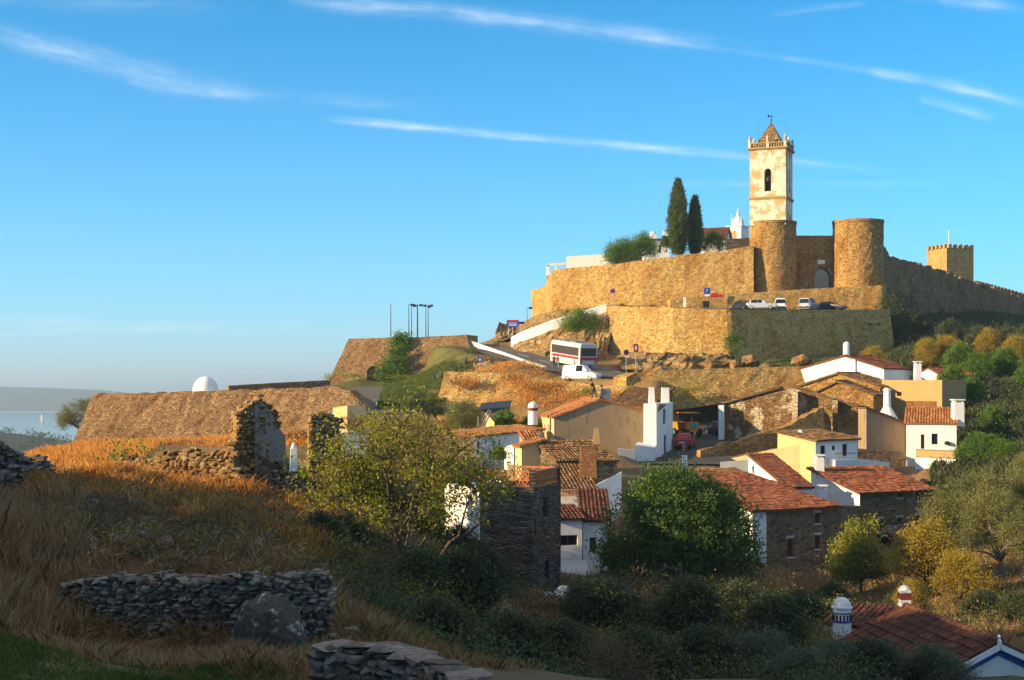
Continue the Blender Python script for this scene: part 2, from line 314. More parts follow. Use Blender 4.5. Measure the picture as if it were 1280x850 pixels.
# ---------------------------------------------------------------- terrain
def near_path(x, y, pts):
    bd = np.full(len(x), 1e9); bz = np.zeros(len(x))
    for a, b in zip(pts, pts[1:]):
        dx, dy = b.x-a.x, b.y-a.y; tt = np.clip(((x-a.x)*dx+(y-a.y)*dy)/(dx*dx+dy*dy), 0, 1)
        d = np.hypot(x-a.x-tt*dx, y-a.y-tt*dy); z = a.z+(b.z-a.z)*tt; k = d < bd; bd = np.where(k, d, bd); bz = np.where(k, z, bz)
    return bd, bz
CP = '''-250 870 14 n;-100 860 16 n;0 852 18 n;200 852 19 n;420 856 19.5 b;0 800 21 n;200 812 25.4 b;350 818 25 b;100 808 26 b;280 815 25.3 b;200 724 30 b;320 728 29.5 b;0 720 30 d;200 705 33 b;400 770 29 b;-200 720 30 d;-200 640 42 d
0 640 42 b;150 645 45 d;300 655 48 d;420 700 42 d;0 612 52 b;60 606 56 b;200 612 59 d;330 622 61 d;400 645 58 d;-200 610 52 b;90 606 74 d;60 596 80 d
150 596 92 d;100 582 100 d;60 575 106 d;110 562 122 d;70 566 128 d;20 575 120 d;-80 600 105 b;-150 640 110 b;-300 700 120 k;90 562 154 d;250 556 148 d;330 548 146 d;400 540 142 d;455 525 140 d;440 505 156 d
0 640 180 k;-150 640 220 k;-300 560 300 k;60 600 260 k;200 560 330 k;400 520 330 k;600 500 330 k;300 520 250 k;100 560 210 k
470 518 146 b;465 487 180 b;440 478 192 g;500 478 190 g;560 447 192 g;520 505 155 g;600 434 190 g;580 470 172 g;640 462 165 d;540 530 150 g;700 478 163 d
500 565 112 d;480 655 66 b;420 605 92 d;560 600 105 b;470 730 46 b;600 720 64 k;620 800 52 k;520 790 40 b;580 850 33 b;560 830 26 b
560 540 152 d;620 532 151 d;690 520 151 d;640 530 142 d;740 506 152 d;600 580 125 b;560 590 115 b;690 585 112 b;830 582 116 b;850 580 117 b;870 630 110 b;940 630 110 b;1000 622 108 b;900 552 140 b;1060 702 103 b;1100 692 106 b;1130 682 108 b;1020 712 100 b;985 716 96 b;710 726 90 b;745 726 90 b;700 722 94 b;920 530 150 b;890 522 158 b;800 496 158 d;760 500 154 d
700 467 175 b;780 474 166 b;610 431 192 b;655 452 182 b;860 475 166 b;1000 462 172 b;900 468 172 d;650 452 172 d
760 444 190 d;912 455 182 g;1010 448 186 g;1110 440 196 g;650 420 200 d;700 415 203 d;640 420 215 d;620 425 230 d;560 470 260 k;660 400 232 d;640 430 260 k
800 400 215 d;950 400 215 d;1090 400 215 g;750 362 250 d;900 362 270 d;1000 362 270 d;1150 385 290 d;700 400 300 d
1130 420 205 g;1150 440 190 g;1200 428 200 k;1280 425 205 k;1200 408 232 k;1280 414 250 k;1240 405 252 k;1350 410 250 k;1250 420 320 k;1400 420 320 k;1280 470 160 g;1200 470 166 g;1150 485 158 g;1400 450 180 k;1400 560 110 k
1000 510 150 b;1100 510 150 b;1180 510 145 b;1240 520 138 b;1280 510 140 b;1190 578 131 g;1170 582 124 b;1200 582 121 b;1145 586 123 b;1240 575 124 b;1280 580 118 b;1220 602 112 k;1170 660 114 b;1290 660 96 k;1200 712 90 k;1290 720 84 d;1290 790 68 d;1150 775 76 d;1050 755 84 d;1000 735 90 b;960 718 98 b;1160 672 112 b
880 680 92 k;850 760 72 k;850 860 46 k;1000 860 44 k;1200 860 46 k;1320 860 48 k;700 860 44 k;650 760 74 b;720 720 84 k;640 740 78 b;760 640 104 b;700 620 108 b;1450 700 80 k;1450 860 50 k;900 622 116 b;900 612 120 b;960 604 121 b;1050 590 128 b;950 570 134 b
-300 900 -10 n;0 900 -10 n;600 900 -10 n;1200 1000 -8 b;900 860 20 k;1200 860 20 k;700 860 22 k'''
cps = []
for q in CP.replace('\n', ';').split(';'):
    a = q.split(); px, py, Y = map(float, a[:3])
    if Y < 0: cps.append((px/20-15, Y, -4.3 - (2 if px > 700 else 0), a[3]))
    else: cps.append((X_(px, Y), Y, Z_(py, Y), a[3]))
cpa = np.array([c[:3] for c in cps]); KM = np.array([['ndgbk'.index(c[3]) for c in cps]])[0]
def ker(d2): return np.sqrt(d2+9.)
D2 = ((cpa[:, None, :2]-cpa[None, :, :2])**2).sum(2)
mu = cpa[:, 2].mean(); WT = np.linalg.solve(ker(D2)+np.eye(len(cpa))*.02*-1, cpa[:, 2]-mu)
def zfar(x, y):
    g = lambda cx, cy, sx_, sy_, a: a*np.exp(-((x-cx)/sx_)**2-((y-cy)/sy_)**2)
    z = -104 + g(20, 90, 420, 420, 92) + g(-420, 860, 330, 210, 74) + g(-2050, 5300, 620, 500, 70) + g(-3300, 5600, 1000, 600, 66) + g(-1450, 5250, 300, 400, 26) + g(1500, 1500, 1200, 900, 60)
    z = z + g(-600, 6300, 900, 300, 26)+9*np.sin(x/310+.6)*np.sin(y/270)*np.exp(-((y-5300)/700)**2) + g(-9000, 20500, 9000, 1500, 66)+g(3000, 23000, 9000, 1500, 85)+g(-3000, 15500, 3500, 900, 22)
    z = z + np.where(x*x+y*y > 800**2, 4*np.sin(x/97+y/151)*np.cos(x/133-y/89), 0)*np.clip((y-5000)/2000, 0, 1)
    return z
def terr(x, y):
    x = np.atleast_1d(np.asarray(x, float)); y = np.atleast_1d(np.asarray(y, float)); zn = np.empty_like(x)
    for i in range(0, len(x), 20000):
        q = slice(i, i+20000); d2 = (x[q, None]-cpa[None, :, 0])**2+(y[q, None]-cpa[None, :, 1])**2; zn[q] = ker(d2)@WT+mu
    zn = np.clip(zn, -40, 30)
    dx = np.maximum(np.maximum(-75-x, x-100), 0); dy = np.maximum(np.maximum(-10-y, y-300), 0); d = np.hypot(dx, dy)
    k = np.clip(d/160, 0, 1); k = k*k*(3-2*k)
    return zn*(1-k)+zfar(x, y)*k
def vnoise(x, y, s):   # cheap value noise
    xi = np.floor(x*s); yi = np.floor(y*s); fx = x*s-xi; fy = y*s-yi; fx = fx*fx*(3-2*fx); fy = fy*fy*(3-2*fy)
    h = lambda a, b: np.modf(np.abs(np.sin(a*127.1+b*311.7)*43758.5453))[0]
    return (h(xi, yi)*(1-fx)+h(xi+1, yi)*fx)*(1-fy)+(h(xi, yi+1)*(1-fx)+h(xi+1, yi+1)*fx)*fy
def tn(x, y):     # small relief of the ground
    k = np.clip((64-y)/6, 0, 1)*np.clip((4-x)/4, 0, 1)*np.clip((y-24)/6, 0, 1)
    return ((vnoise(x, y, .35)-.5)*.5+(vnoise(x, y, 1.1)-.5)*.22)+k*((vnoise(x+7, y, .24)-.5)*.9+(vnoise(x, y+5, .7)-.5)*.35)
def tz(x, y): return float((terr(x, y)+tn(np.array([x*1.]), np.array([y*1.])))[0])
def tzp(px, Y): return tz(X_(px, Y), Y)
gx = np.concatenate([-np.geomspace(32000, 82, 60), np.arange(-80, 60, .8), np.arange(60, 110, 1.2), np.geomspace(112, 32000, 55)])
gy = np.concatenate([-np.geomspace(3000, 12, 22), np.arange(-10, 10, 2), np.arange(10, 70, .5), np.arange(70, 150, .8), np.arange(150, 320, 1.3), np.geomspace(322, 32000, 80)])
GX, GY = np.meshgrid(gx, gy); P = np.stack([GX.ravel(), GY.ravel()], 1)
gz = terr(P[:, 0], P[:, 1])
near = (np.abs(P[:, 0]) < 120) & (P[:, 1] < 320) & (P[:, 1] > 8)
FLAT = [[(596, 431, 199), (640, 441, 190), (700, 458, 178), (760, 470, 168), (830, 474, 161), (900, 467, 164), (1000, 461, 168), (1130, 463, 174)],
        [(612, 430, 203), (640, 421, 205), (690, 408, 203), (740, 396, 202), (780, 388, 203)],
        [(470, 518, 146), (466, 500, 162), (462, 488, 178), (470, 483, 188)], [(852, 582, 118), (866, 562, 132), (880, 543, 148), (888, 528, 156)], [(40, 590, 128), (80, 572, 136), (150, 563, 150)]]
RW = [5.3, 3.6, 2.6, 2., 1.6]
ROADS = [[at(*p) for p in r] for r in FLAT]
gz = gz+np.where(near, tn(P[:, 0], P[:, 1]), 0)
for pts, hw in zip(ROADS, RW):
    d, z = near_path(P[:, 0], P[:, 1], pts); k = np.clip((hw+3.5-d)/2.5, 0, 1); k = k*k*(3-2*k); gz = gz*(1-k)+(z-.12)*k
me = bpy.data.meshes.new('ground'); nx, ny = len(gx), len(gy)
me.vertices.add(nx*ny); me.vertices.foreach_set('co', np.stack([P[:, 0], P[:, 1], gz], 1).astype(np.float32).ravel())
ii = (np.arange(ny-1)[:, None]*nx+np.arange(nx-1)[None]).ravel(); fc = np.stack([ii, ii+1, ii+nx+1, ii+nx], 1).astype(np.int32)
me.loops.add(fc.size); me.loops.foreach_set('vertex_index', fc.ravel()); me.polygons.add(len(fc)); me.polygons.foreach_set('loop_start', np.arange(0, fc.size, 4, dtype=np.int32))
me.update(calc_edges=True); me.polygons.foreach_set('use_smooth', np.ones(len(fc), bool))
wt = np.zeros((len(P), 5))
for i in range(0, len(P), 20000):
    q = slice(i, i+20000); d2 = (P[q, None, 0]-cpa[None, :, 0])**2+(P[q, None, 1]-cpa[None, :, 1])**2
    iw = 1/(d2+4)**1.5
    for k in range(5): wt[q, k] = iw[:, KM == k].sum(1)
wt /= wt.sum(1, keepdims=True)
PAL = np.array([[.09, .13, .025], [.36, .21, .075], [.13, .14, .03], [.24, .145, .075], [.10, .08, .035]])
ground_cols = wt@PAL
farm = np.clip((np.hypot(P[:, 0], P[:, 1]-100)-250)/200, 0, 1)[:, None]
ground_cols = ground_cols*(1-farm)+np.array([.05, .055, .03])*farm
ca = me.color_attributes.new('groundcover', 'FLOAT_COLOR', 'POINT'); ca.data.foreach_set('color', np.concatenate([ground_cols, np.ones((len(P), 1))], 1).astype(np.float32).ravel())
m, t = M_new('earth_and_grass'); at_ = t.n('ShaderNodeAttribute', attribute_name='groundcover')
n1 = t.noise(t.tc, .35, 6., .65); n2 = t.noise(t.tc, 3., 5., .7); n3 = t.noise(t.tc, .012, 8., .7)
c = t.mix(t.smooth(n1, .35, .7), at_.outputs['Color'], t.mix(1., at_.outputs['Color'], (.5, .45, .4), 'MULTIPLY'))
c = t.mix(t.m('MULTIPLY', t.smooth(n2, .45, .75), .6), c, t.mix(.5, at_.outputs['Color'], (.2, .15, .09)))
c = t.mix(t.m('MULTIPLY', t.smooth(n3, .45, .6), .35), c, (.12, .1, .05))
t.set(t.bs.inputs['Base Color'], c); bump(t, t.m('ADD', n2, n1), .8, .15)
me.materials.append(m); go = bpy.data.objects.new('ground', me); COL.objects.link(go); tag(go, kind='structure')
# reservoir
mb = MB(); mb.poly((-16000, 1250, -100), (9000, 1250, -100), (9000, 13500, -100), (-16000, 13500, -100))
m, t = M_new('reservoir_water'); t.bs.inputs['Base Color'].default_value = (.03, .07, .10, 1); t.bs.inputs['Roughness'].default_value = .12; t.bs.inputs['Specular IOR Level'].default_value = .5
bump(t, t.noise(t.tc, .08, 3.), .12, 1.); tag(mb.build('lake_water', m), kind='structure')

# ---------------------------------------------------------------- air
def haze():
    mb = MB(); mb.box((0, 14200, -112), (58000, 33800, 160))
    m = bpy.data.materials.new('hazy_air'); m.use_nodes = True; t = NT(m.node_tree)
    v = t.n('ShaderNodeVolumePrincipled', i_Color=(.6, .8, 1.), i_Density=.00017, i_Anisotropy=.2); t.nt.links.new(v.outputs[0], t.n('ShaderNodeOutputMaterial').inputs['Volume'])
    tag(mb.build('haze', m), kind='stuff')
haze()
# ---------------------------------------------------------------- wall helpers
def resample(pts, step):
    pts = [Vector(p) for p in pts]; out = []
    for a, b in zip(pts, pts[1:]):
        n = max(1, int((b-a).length/step)); out += [a.lerp(b, i/n) for i in range(n)]
    return out+[pts[-1]]
def mstrip(mb, bot, top, step=.7, nv=7, jit=.12, ragged=.12, seed=0., back=1.2, backdir=None):
    "battered masonry face between two polylines, with a top and a back"
    n = max(len(bot), len(top)); L = sum((Vector(b)-Vector(a)).length for a, b in zip(top, top[1:])); N = max(4, int(L/step))
    def rs(p):
        p = [Vector(q) for q in p]; ac = [0]
        for a, b in zip(p, p[1:]): ac.append(ac[-1]+(b-a).length)
        o = []; j = 0
        for i in range(N+1):
            d = ac[-1]*i/N
            while j < len(p)-2 and d > ac[j+1]: j += 1
            o.append(p[j].lerp(p[j+1], (d-ac[j])/max(1e-6, ac[j+1]-ac[j])))
        return o
    B, T = rs(bot), rs(top); rows = []
    for j in range(nv+1):
        r = []
        for i in range(N+1):
            p = B[i].lerp(T[i], j/nv); d = (T[min(i+1, N)]-T[max(i-1, 0)]); nn = Vector((d.y, -d.x, 0)).normalized()
            p = p+nn*(jit*(nz(p, .9, seed)+.6*nz(p, 2.3, seed+5)))
            if j == nv: p.z += ragged*nz(p, .8, seed+9)+ragged*.6*nz(p, 3.1, seed+2)
            r.append(p)
        rows.append(r)
    for k in (1, 2):
        r = []
        for i in range(N+1):
            d = (T[min(i+1, N)]-T[max(i-1, 0)]); nn = Vector((d.y, -d.x, 0)).normalized() if backdir is None else -Vector(backdir)
            q = rows[nv][i]-nn*back
            if k == 2: q = Vector((q.x, q.y, B[i].z))
            r.append(q)
        rows.append(r)
    m = N+1; vs = [p for r in rows for p in r]; fs = [(j*m+i, j*m+i+1, (j+1)*m+i+1, (j+1)*m+i) for j in range(len(rows)-1) for i in range(N)]
    k = len(rows); fs += [tuple(j*m for j in range(k)), tuple(j*m+N for j in range(k))[::-1]]
    mb.add(vs, fs)
def wall_thing(name, bot, top, mat, label, cat, **k):
    mb = MB(); mstrip(mb, bot, top, **k); o = mb.build(name, mat); return tag(o, label, cat)
def ats(*p): return [at(*q) for q in p]
def parapet(name, pts, h, th, mat, label, cat='wall', step=1.2, wob=.03):
    pts = resample(pts, step); mb = MB(); ring = []
    for i, p in enumerate(pts):
        d = pts[min(i+1, len(pts)-1)]-pts[max(i-1, 0)]; n = Vector((-d.y, d.x, 0)).normalized()*th/2; w_ = wob*nz(p, .8)
        ring.append([p-n+Vector((0, 0, -.9)), p-n+Vector((0, 0, h*.9+w_)), p-n*.6+Vector((0, 0, h+w_)), p+n*.6+Vector((0, 0, h+w_)), p+n+Vector((0, 0, h*.9+w_)), p+n+Vector((0, 0, -.9))])
    m = len(ring[0]); fs = [(i*m+k, i*m+(k+1) % m, (i+1)*m+(k+1) % m, (i+1)*m+k) for i in range(len(ring)-1) for k in range(m)]
    fs += [tuple(range(m)), tuple((len(ring)-1)*m+k for k in range(m))[::-1]]
    mb.add([q for r in ring for q in r], fs); return tag(mb.build(name, mat), label, cat)

# ---------------------------------------------------------------- roads
def ribbon(name, pts, hw, mat, dz=.05, step=1.5):
    pts = resample(pts, step); pts = [Vector((sum(pts[min(max(i+k, 0), len(pts)-1)].x for k in range(-2, 3))/5, sum(pts[min(max(i+k, 0), len(pts)-1)].y for k in range(-2, 3))/5, sum(pts[min(max(i+k, 0), len(pts)-1)].z for k in range(-2, 3))/5)) for i in range(len(pts))]
    rows = []
    for i, p in enumerate(pts):
        d = pts[min(i+1, len(pts)-1)]-pts[max(i-1, 0)]; n = Vector((-d.y, d.x, 0)).normalized(); up = Vector((0, 0, dz))
        rows.append([p+n*hw*k+up for k in (1, .5, 0, -.5, -1)])
    mb = MB(); mb.add([q for r in rows for q in r], [(i*5+k, i*5+k+1, i*5+k+6, i*5+k+5) for i in range(len(rows)-1) for k in range(4)])
    tag(mb.build(name, mat), kind='structure'); return pts
rp = ribbon('road', ROADS[0], 4.9, ASPHALT); ribbon('approach_road', ROADS[1], 3.3, ASPHALT, .065)
ribbon('lane', ROADS[2], 2.3, ASPHALT); ribbon('street', ROADS[3], 3.9, COBBLE) 
def marks(name, pts, off, w_, dash=None):
    mb = MB(); acc = 0
    for i in range(len(pts)-1):
        a, b = pts[i], pts[i+1]; d = b-a; n = Vector((-d.y, d.x, 0)).normalized(); acc += d.length
        if dash and (acc % (dash*2)) > dash: continue
        u = Vector((0, 0, .055)); mb.poly(a+n*(off-w_)+u, b+n*(off-w_)+u, b+n*(off+w_)+u, a+n*(off+w_)+u)
    tag(mb.build(name, WPAINT), kind='structure')
marks('road_edge_marking', rp, 4.4, .06); marks('road_centre_marking', rp, .2, .06, 3)
# sandy path beside the round bastion with a dark kerb wall
ribbon('footpath', ROADS[4], 1.1, plain('dusty_path', (.36, .25, .12), .95, var=.2, scale=1.))

# ---------------------------------------------------------------- upper town wall, gate drums, bell tower
wall_thing('town_wall', ats((664, 402, 232), (681, 402, 226), (689, 400, 221), (760, 398, 216), (805, 398, 213.4), (860, 392, 212), (905, 384, 211), (942, 368, 210.3)),
           ats((664, 363, 232), (681, 358, 226.5), (690, 337, 221.8), (755, 331, 217), (805, 325.5, 214.3), (850, 319, 213), (905, 312.5, 211.9), (942, 306.5, 211.2)), GOLD,
           'long golden stone town wall curving round the hilltop left of the bell tower', 'town wall', jit=.11, ragged=.15, nv=14, back=2.2)
mb = MB(); TOPZ = 15.2
mb.prism([(X_(692, 224), 225), (X_(770, 218), 219), (X_(860, 214), 215), (X_(950, 216), 216), (X_(1000, 218), 218), (X_(1000, 232), 232), (X_(1058, 232), 232), (X_(1058, 224), 224), (X_(1100, 222), 226), (80, 270), (60, 300), (5, 290)], -2, [17, 17.4, 18.2, 18.8, 18, 18, 17, 17, 16, 14, 17, 17])
m_, t = M_new('hilltop_earth'); t.set(t.bs.inputs['Base Color'], t.mix(t.noise(t.tc, .5), (.2, .14, .07), (.3, .22, .12))); tag(mb.build('hilltop_ground', m_), kind='structure')
def drum(name, cx, cy, r, z0, z1, label, mat):
    mb = MB(); n, k = 64, 16
    def f(u, v):
        a = u*2*math.pi; z = z0+(z1-z0)*v; rr = r*(1.03-.03*v); p = (math.cos(a)*rr, math.sin(a)*rr, z)
        e = .1*nz(p, .9, cx)+.06*nz(p, 2.4, cx+3)
        return (cx+math.cos(a)*(rr+e), cy+math.sin(a)*(rr+e), z)
    mb.grid(f, n, k)
    mb.lathe((cx, cy, z1), [(r+.08, -.12), (r+.12, .02), (r+.1, .3), (r-.5, .34), (r-.55, -.3), (0, -.3)], 48)
    o = mb.build(name, mat, smooth=False); return tag(o, label, 'tower')
YD = 214.; pxm = YD/F
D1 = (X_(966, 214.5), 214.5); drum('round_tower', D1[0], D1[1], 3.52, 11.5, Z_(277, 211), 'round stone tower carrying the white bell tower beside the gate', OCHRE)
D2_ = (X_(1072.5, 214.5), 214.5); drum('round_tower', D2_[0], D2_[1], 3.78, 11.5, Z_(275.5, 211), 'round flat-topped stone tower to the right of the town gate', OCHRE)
# gate wall with arch
def arch_wall(mb, A, B, z0, z1, s0, s1, zs, th, n=10):
    "wall from A to B (xy) with a round-headed opening s0..s1 springing at zs"
    A, B = Vector((*A, 0)), Vector((*B, 0)); L = (B-A).length; u = (B-A)/L; v = Vector((-u.y, u.x, 0))
    r = (s1-s0)/2; c = (s0+s1)/2
    arc = [(c-r*math.cos(math.pi*i/n), zs+r*math.sin(math.pi*i/n)) for i in range(n+1)]
    for d in (0, th):
        P_ = lambda s, z: A+u*s+v*d+Vector((0, 0, z))
        mb.poly(P_(0, z0), P_(s0, z0), P_(s0, zs), P_(s0, z1), P_(0, z1)); mb.poly(P_(s1, z0), P_(L, z0), P_(L, z1), P_(s1, z1), P_(s1, zs))
        for (sa, za), (sb, zb) in zip(arc, arc[1:]): mb.poly(P_(sa, za), P_(sb, zb), P_(sb, z1), P_(sa, z1))
    Q = lambda s, z, d: A+u*s+v*d+Vector((0, 0, z))
    o = [(s0, z0)]+arc+[(s1, z0)]
    for (sa, za), (sb, zb) in zip(o, o[1:]): mb.poly(Q(sa, za, 0), Q(sb, zb, 0), Q(sb, zb, th), Q(sa, za, th))
    mb.poly(Q(0, z1, 0), Q(L, z1, 0), Q(L, z1, th), Q(0, z1, th)); mb.poly(Q(0, z0, 0), Q(0, z1, 0), Q(0, z1, th), Q(0, z0, th)); mb.poly(Q(L, z0, 0), Q(L, z1, 0), Q(L, z1, th), Q(L, z0, th))
Yg = 215.5; gA, gB = (X_(985, Yg), Yg), (X_(1052, Yg), Yg); g = thing('gate_wall', (gA[0], gA[1], 13), 'shaded stone wall with an arched gateway between the two round towers', 'town gate')
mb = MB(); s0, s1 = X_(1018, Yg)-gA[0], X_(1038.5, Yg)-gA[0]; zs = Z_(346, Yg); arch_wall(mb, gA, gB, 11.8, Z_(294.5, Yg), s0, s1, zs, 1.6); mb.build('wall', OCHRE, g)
mb = MB(); n = 12; c_ = (s0+s1)/2+gA[0]; r_ = (s1-s0)/2
for i in range(n):
    a0, a1 = math.pi*i/n+.02, math.pi*(i+1)/n-.02
    q = [(c_-math.cos(a)*rr, Yg+dy, zs+math.sin(a)*rr) for dy in (-.06, .2) for a, rr in ((a0, r_), (a1, r_), (a1, r_+.4), (a0, r_+.4))]; mb.hexa(q[:4], q[4:])
mb.build('arch_stones', RUIN, g); mb = MB(); mb.box((X_(1026.5, Yg), Yg-.03, Z_(330, Yg)), (1.1, .1, .62)); mb.build('plaque', SIGNWHITE, g)
mb = MB(); mb.box((X_(1028, Yg+9), Yg+9, 12), (5.5, .4, 6)); tag(mb.build('white_wall', WPAINT), 'white house wall seen through the arch of the town gate', 'wall')
# bell tower
def rotp(cx, cy, psi): 
    u = Vector((math.cos(psi), -math.sin(psi), 0)); v = Vector((math.sin(psi), math.cos(psi), 0)); c = Vector((cx, cy, 0))
    return lambda a, b, z: c+u*a+v*b+Vector((0, 0, z))
psi = R(22); bt = thing('bell_tower', (D1[0], D1[1], Z_(277, 214)), 'tall whitewashed bell tower with a pyramid roof on the round tower', 'bell tower')
T_ = rotp(D1[0]-.2, D1[1]+.15, psi); H = 2.72; zz = lambda py: Z_(py, 213)
def side(k):   # frames of four faces: returns function (s,z,depth)
    def f(s, z, d=0.):
        a, b = s, -H+d
        for _ in range(k): a, b = -b, a
        return T_(a, b, z)
    return f
mb = MB(); wz0, wz1, ww = zz(240), zz(211.5), .52
for k in range(4):
    q = side(k); z0, z1 = zz(282), zz(188)
    if k in (0, 1):
        n = 10; arc = [(-ww*math.cos(math.pi*i/n), wz1-ww+ww*math.sin(math.pi*i/n)) for i in range(n+1)]
        if k == 1: arc = [(a*.8, z) for a, z in arc]
        w1 = -arc[0][0]; zs = wz1-ww
        mb.poly(q(-H, z0), q(-w1, z0), q(-w1, wz0), q(-w1, zs), q(-w1, z1), q(-H, z1)); mb.poly(q(w1, z0), q(H, z0), q(H, z1), q(w1, z1), q(w1, zs), q(w1, wz0)); mb.poly(q(-w1, z0), q(w1, z0), q(w1, wz0), q(-w1, wz0))
        for (a, za), (b, zb) in zip(arc, arc[1:]): mb.poly(q(a, za), q(b, zb), q(b, z1), q(a, z1))
        o = [(-w1, wz0)]+arc+[(w1, wz0), (-w1, wz0)]
        for (a, za), (b, zb) in zip(o, o[1:]): mb.poly(q(a, za), q(b, zb), q(b, zb, .75), q(a, za, .75))
    else: mb.poly(q(-H, z0), q(H, z0), q(H, z1), q(-H, z1))
mb.build('wall', WHITE_OLD, bt)
def ringbox(mb, h, z0, z1, T_=T_): mb.hexa([T_(-h, -h, z0), T_(h, -h, z0), T_(h, h, z0), T_(-h, h, z0)], [T_(-h, -h, z1), T_(h, -h, z1), T_(h, h, z1), T_(-h, h, z1)])
mb = MB(); ringbox(mb, H+.2, zz(248.6), zz(246.4)); ringbox(mb, H+.12, zz(250), zz(248.7)); mb.build('string_course', OCHRE_R, bt)
mb = MB(); ringbox(mb, H+.18, zz(188), zz(187)); ringbox(mb, H+.34, zz(186.9), zz(185.2)); mb.build('cornice', OCHRE_R, bt)
mb = MB(); ringbox(mb, H-.8, zz(240), zz(239)); mb.build('belfry_floor', WOODG, bt)
mb = MB(); ringbox(mb, H-.76, zz(238.8), zz(189)); mb.build('belfry_core', DARK, bt)
par = MB()
for k in range(4):
    q = side(k); z0, z1 = zz(185.1), zz(180)
    for i in range(14):
        s = -H+.25+i*(2*H-.5)/13; p = q(s, z0, .05); par.tube([p, p+Vector((0, 0, (z1-z0)*.45)), p+Vector((0, 0, z1-z0))], [.07, .12, .06], 6)
    a, b = q(-H, z1, 0), q(H, z1, 0); par.bar(a+Vector((0, 0, .06)), b+Vector((0, 0, .06)), .3, .16)
par.build('balustrade', OCHRE_R, bt)
for k in range(4):
    q = side(k)
    for s in (-H, 0):
        mb = MB(); p = q(s, zz(185), .06); mb.box((p.x, p.y, p.z), (.42, .42, .95), -psi); mb.lathe((p.x, p.y, p.z+.95), [(.3, 0), (.3, .1), (.14, .16), (.22, .4), (.2, .62), (.06, .85), (0, .95)], 8); mb.build('pinnacle', WHITE_OLD, bt)
mb = MB(); h = 2.3; z0 = zz(185); b4 = [T_(-h, -h, z0), T_(h, -h, z0), T_(h, h, z0), T_(-h, h, z0)]; ap = T_(0, 0, zz(149.5))
for i in range(4): mb.grid(lambda u, v, a=b4[i], b=b4[(i+1) % 4]: a.lerp(b, u).lerp(ap, v)+Vector((0, 0, .25*math.sin(v*3.14)*-.2)), 6, 6)
mb.build('pyramid_roof', BROWN, bt)
vn = MB(); ap2 = ap+Vector((0, 0, 1.1)); vn.tube([ap-Vector((0, 0, .3)), ap2], .05, 5); vn.lathe(ap+Vector((0, 0, .1)), [(0, 0), (.18, .12), (0, .26)], 8); vn.bar(ap2+Vector((-.55, 0, -.3)), ap2+Vector((.5, 0, -.3)), .04, .07)
vn.add([ap2+Vector(p) for p in ((-.5, 0, -.5), (-.2, 0, -.34), (-.2, 0, -.26), (-.55, 0, .05), (-.5, .03, -.5), (-.2, .03, -.34), (-.2, .03, -.26), (-.55, .03, .05))], [(0, 1, 2, 3), (7, 6, 5, 4), (0, 4, 5, 1), (1, 5, 6, 2), (2, 6, 7, 3), (3, 7, 4, 0)])
vn.build('weathervane', IRON, bt)
mb = MB(); pb = side(0)(0, (wz0+wz1)/2+.3, .45); mb.lathe((pb.x, pb.y, pb.z-.5), [(.42, 0), (.36, .12), (.28, .5), (.2, .68), (0, .72)], 12); mb.bar(pb+Vector((-.5, 0, .3)), pb+Vector((.5, 0, .3)), .1, .12); mb.build('bell', IRON, bt)
for k, s in ((0, -H*.55), (1, -H*.3)):
    mb = MB(); p = side(k)(s, zz(186), .3); mb.tube([p, p+Vector((0, 0, 5.3 if k else 4.4))], .02, 4); mb.build('lightning_rod', IRON, bt)
# right hand town wall, running away downhill
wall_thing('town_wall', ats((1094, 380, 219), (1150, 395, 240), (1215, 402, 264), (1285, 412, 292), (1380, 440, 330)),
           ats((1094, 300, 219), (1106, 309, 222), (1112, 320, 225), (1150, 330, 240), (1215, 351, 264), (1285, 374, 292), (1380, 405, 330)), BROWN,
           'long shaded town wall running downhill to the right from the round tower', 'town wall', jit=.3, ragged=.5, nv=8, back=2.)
# low retaining wall behind the car park
wall_thing('retaining_wall', ats((838, 392, 206.5), (940, 392, 206.4), (1104, 392, 206.2)), ats((838, 374, 206.9), (858, 371.5, 206.9), (935, 366, 206.8), (1000, 361.5, 206.7), (1101, 356.5, 206.6)), GOLD,
           'low stone retaining wall behind the parked cars under the gate', 'retaining wall', jit=.1, ragged=.07, nv=5, back=5.)
mb = MB(); mb.prism([(X_(1101.5, 206.6), 206.4), (X_(1102.5, 206.6), 206.4), (X_(1108, 214), 214), (X_(1107, 214), 214)], 9, [14.0, 14.0, 14.3, 14.3]); tag(mb.build('wall_end', GOLD), 'short return wall at the right end of the car park wall', 'wall')
# great bastion carrying the car park
wall_thing('bastion', ats((748, 452, 199), (760, 452, 190.5), (840, 458, 183.5), (911, 462, 181), (1000, 455, 187.5), (1120, 447, 199)),
           ats((753, 384, 201), (764, 382.5, 192.5), (840, 384.5, 185.3), (911.5, 387, 183), (1000, 387.5, 189.5), (1112, 386.5, 200)), GOLD,
           'massive sharp-cornered stone bastion below the car park, sunlit on the left face', 'bastion', jit=.14, ragged=.06, nv=12, back=1.0)
mb = MB(); PZ = 9.75
mb.prism([(X_(757, 199), 202), (X_(767, 193), 193.4), (X_(841, 186), 186.3), (X_(911.5, 184), 184.2), (X_(1000, 190), 190.6), (X_(1110, 200), 200.5), (X_(1103, 206), 206.5), (X_(838, 207), 207.5), (X_(770, 210), 210)], -1, [9.9, 9.9, PZ-.1, PZ-.3, PZ-.2, PZ, PZ, PZ, 9.9]); tag(mb.build('car_park', ASPHALT), kind='structure')
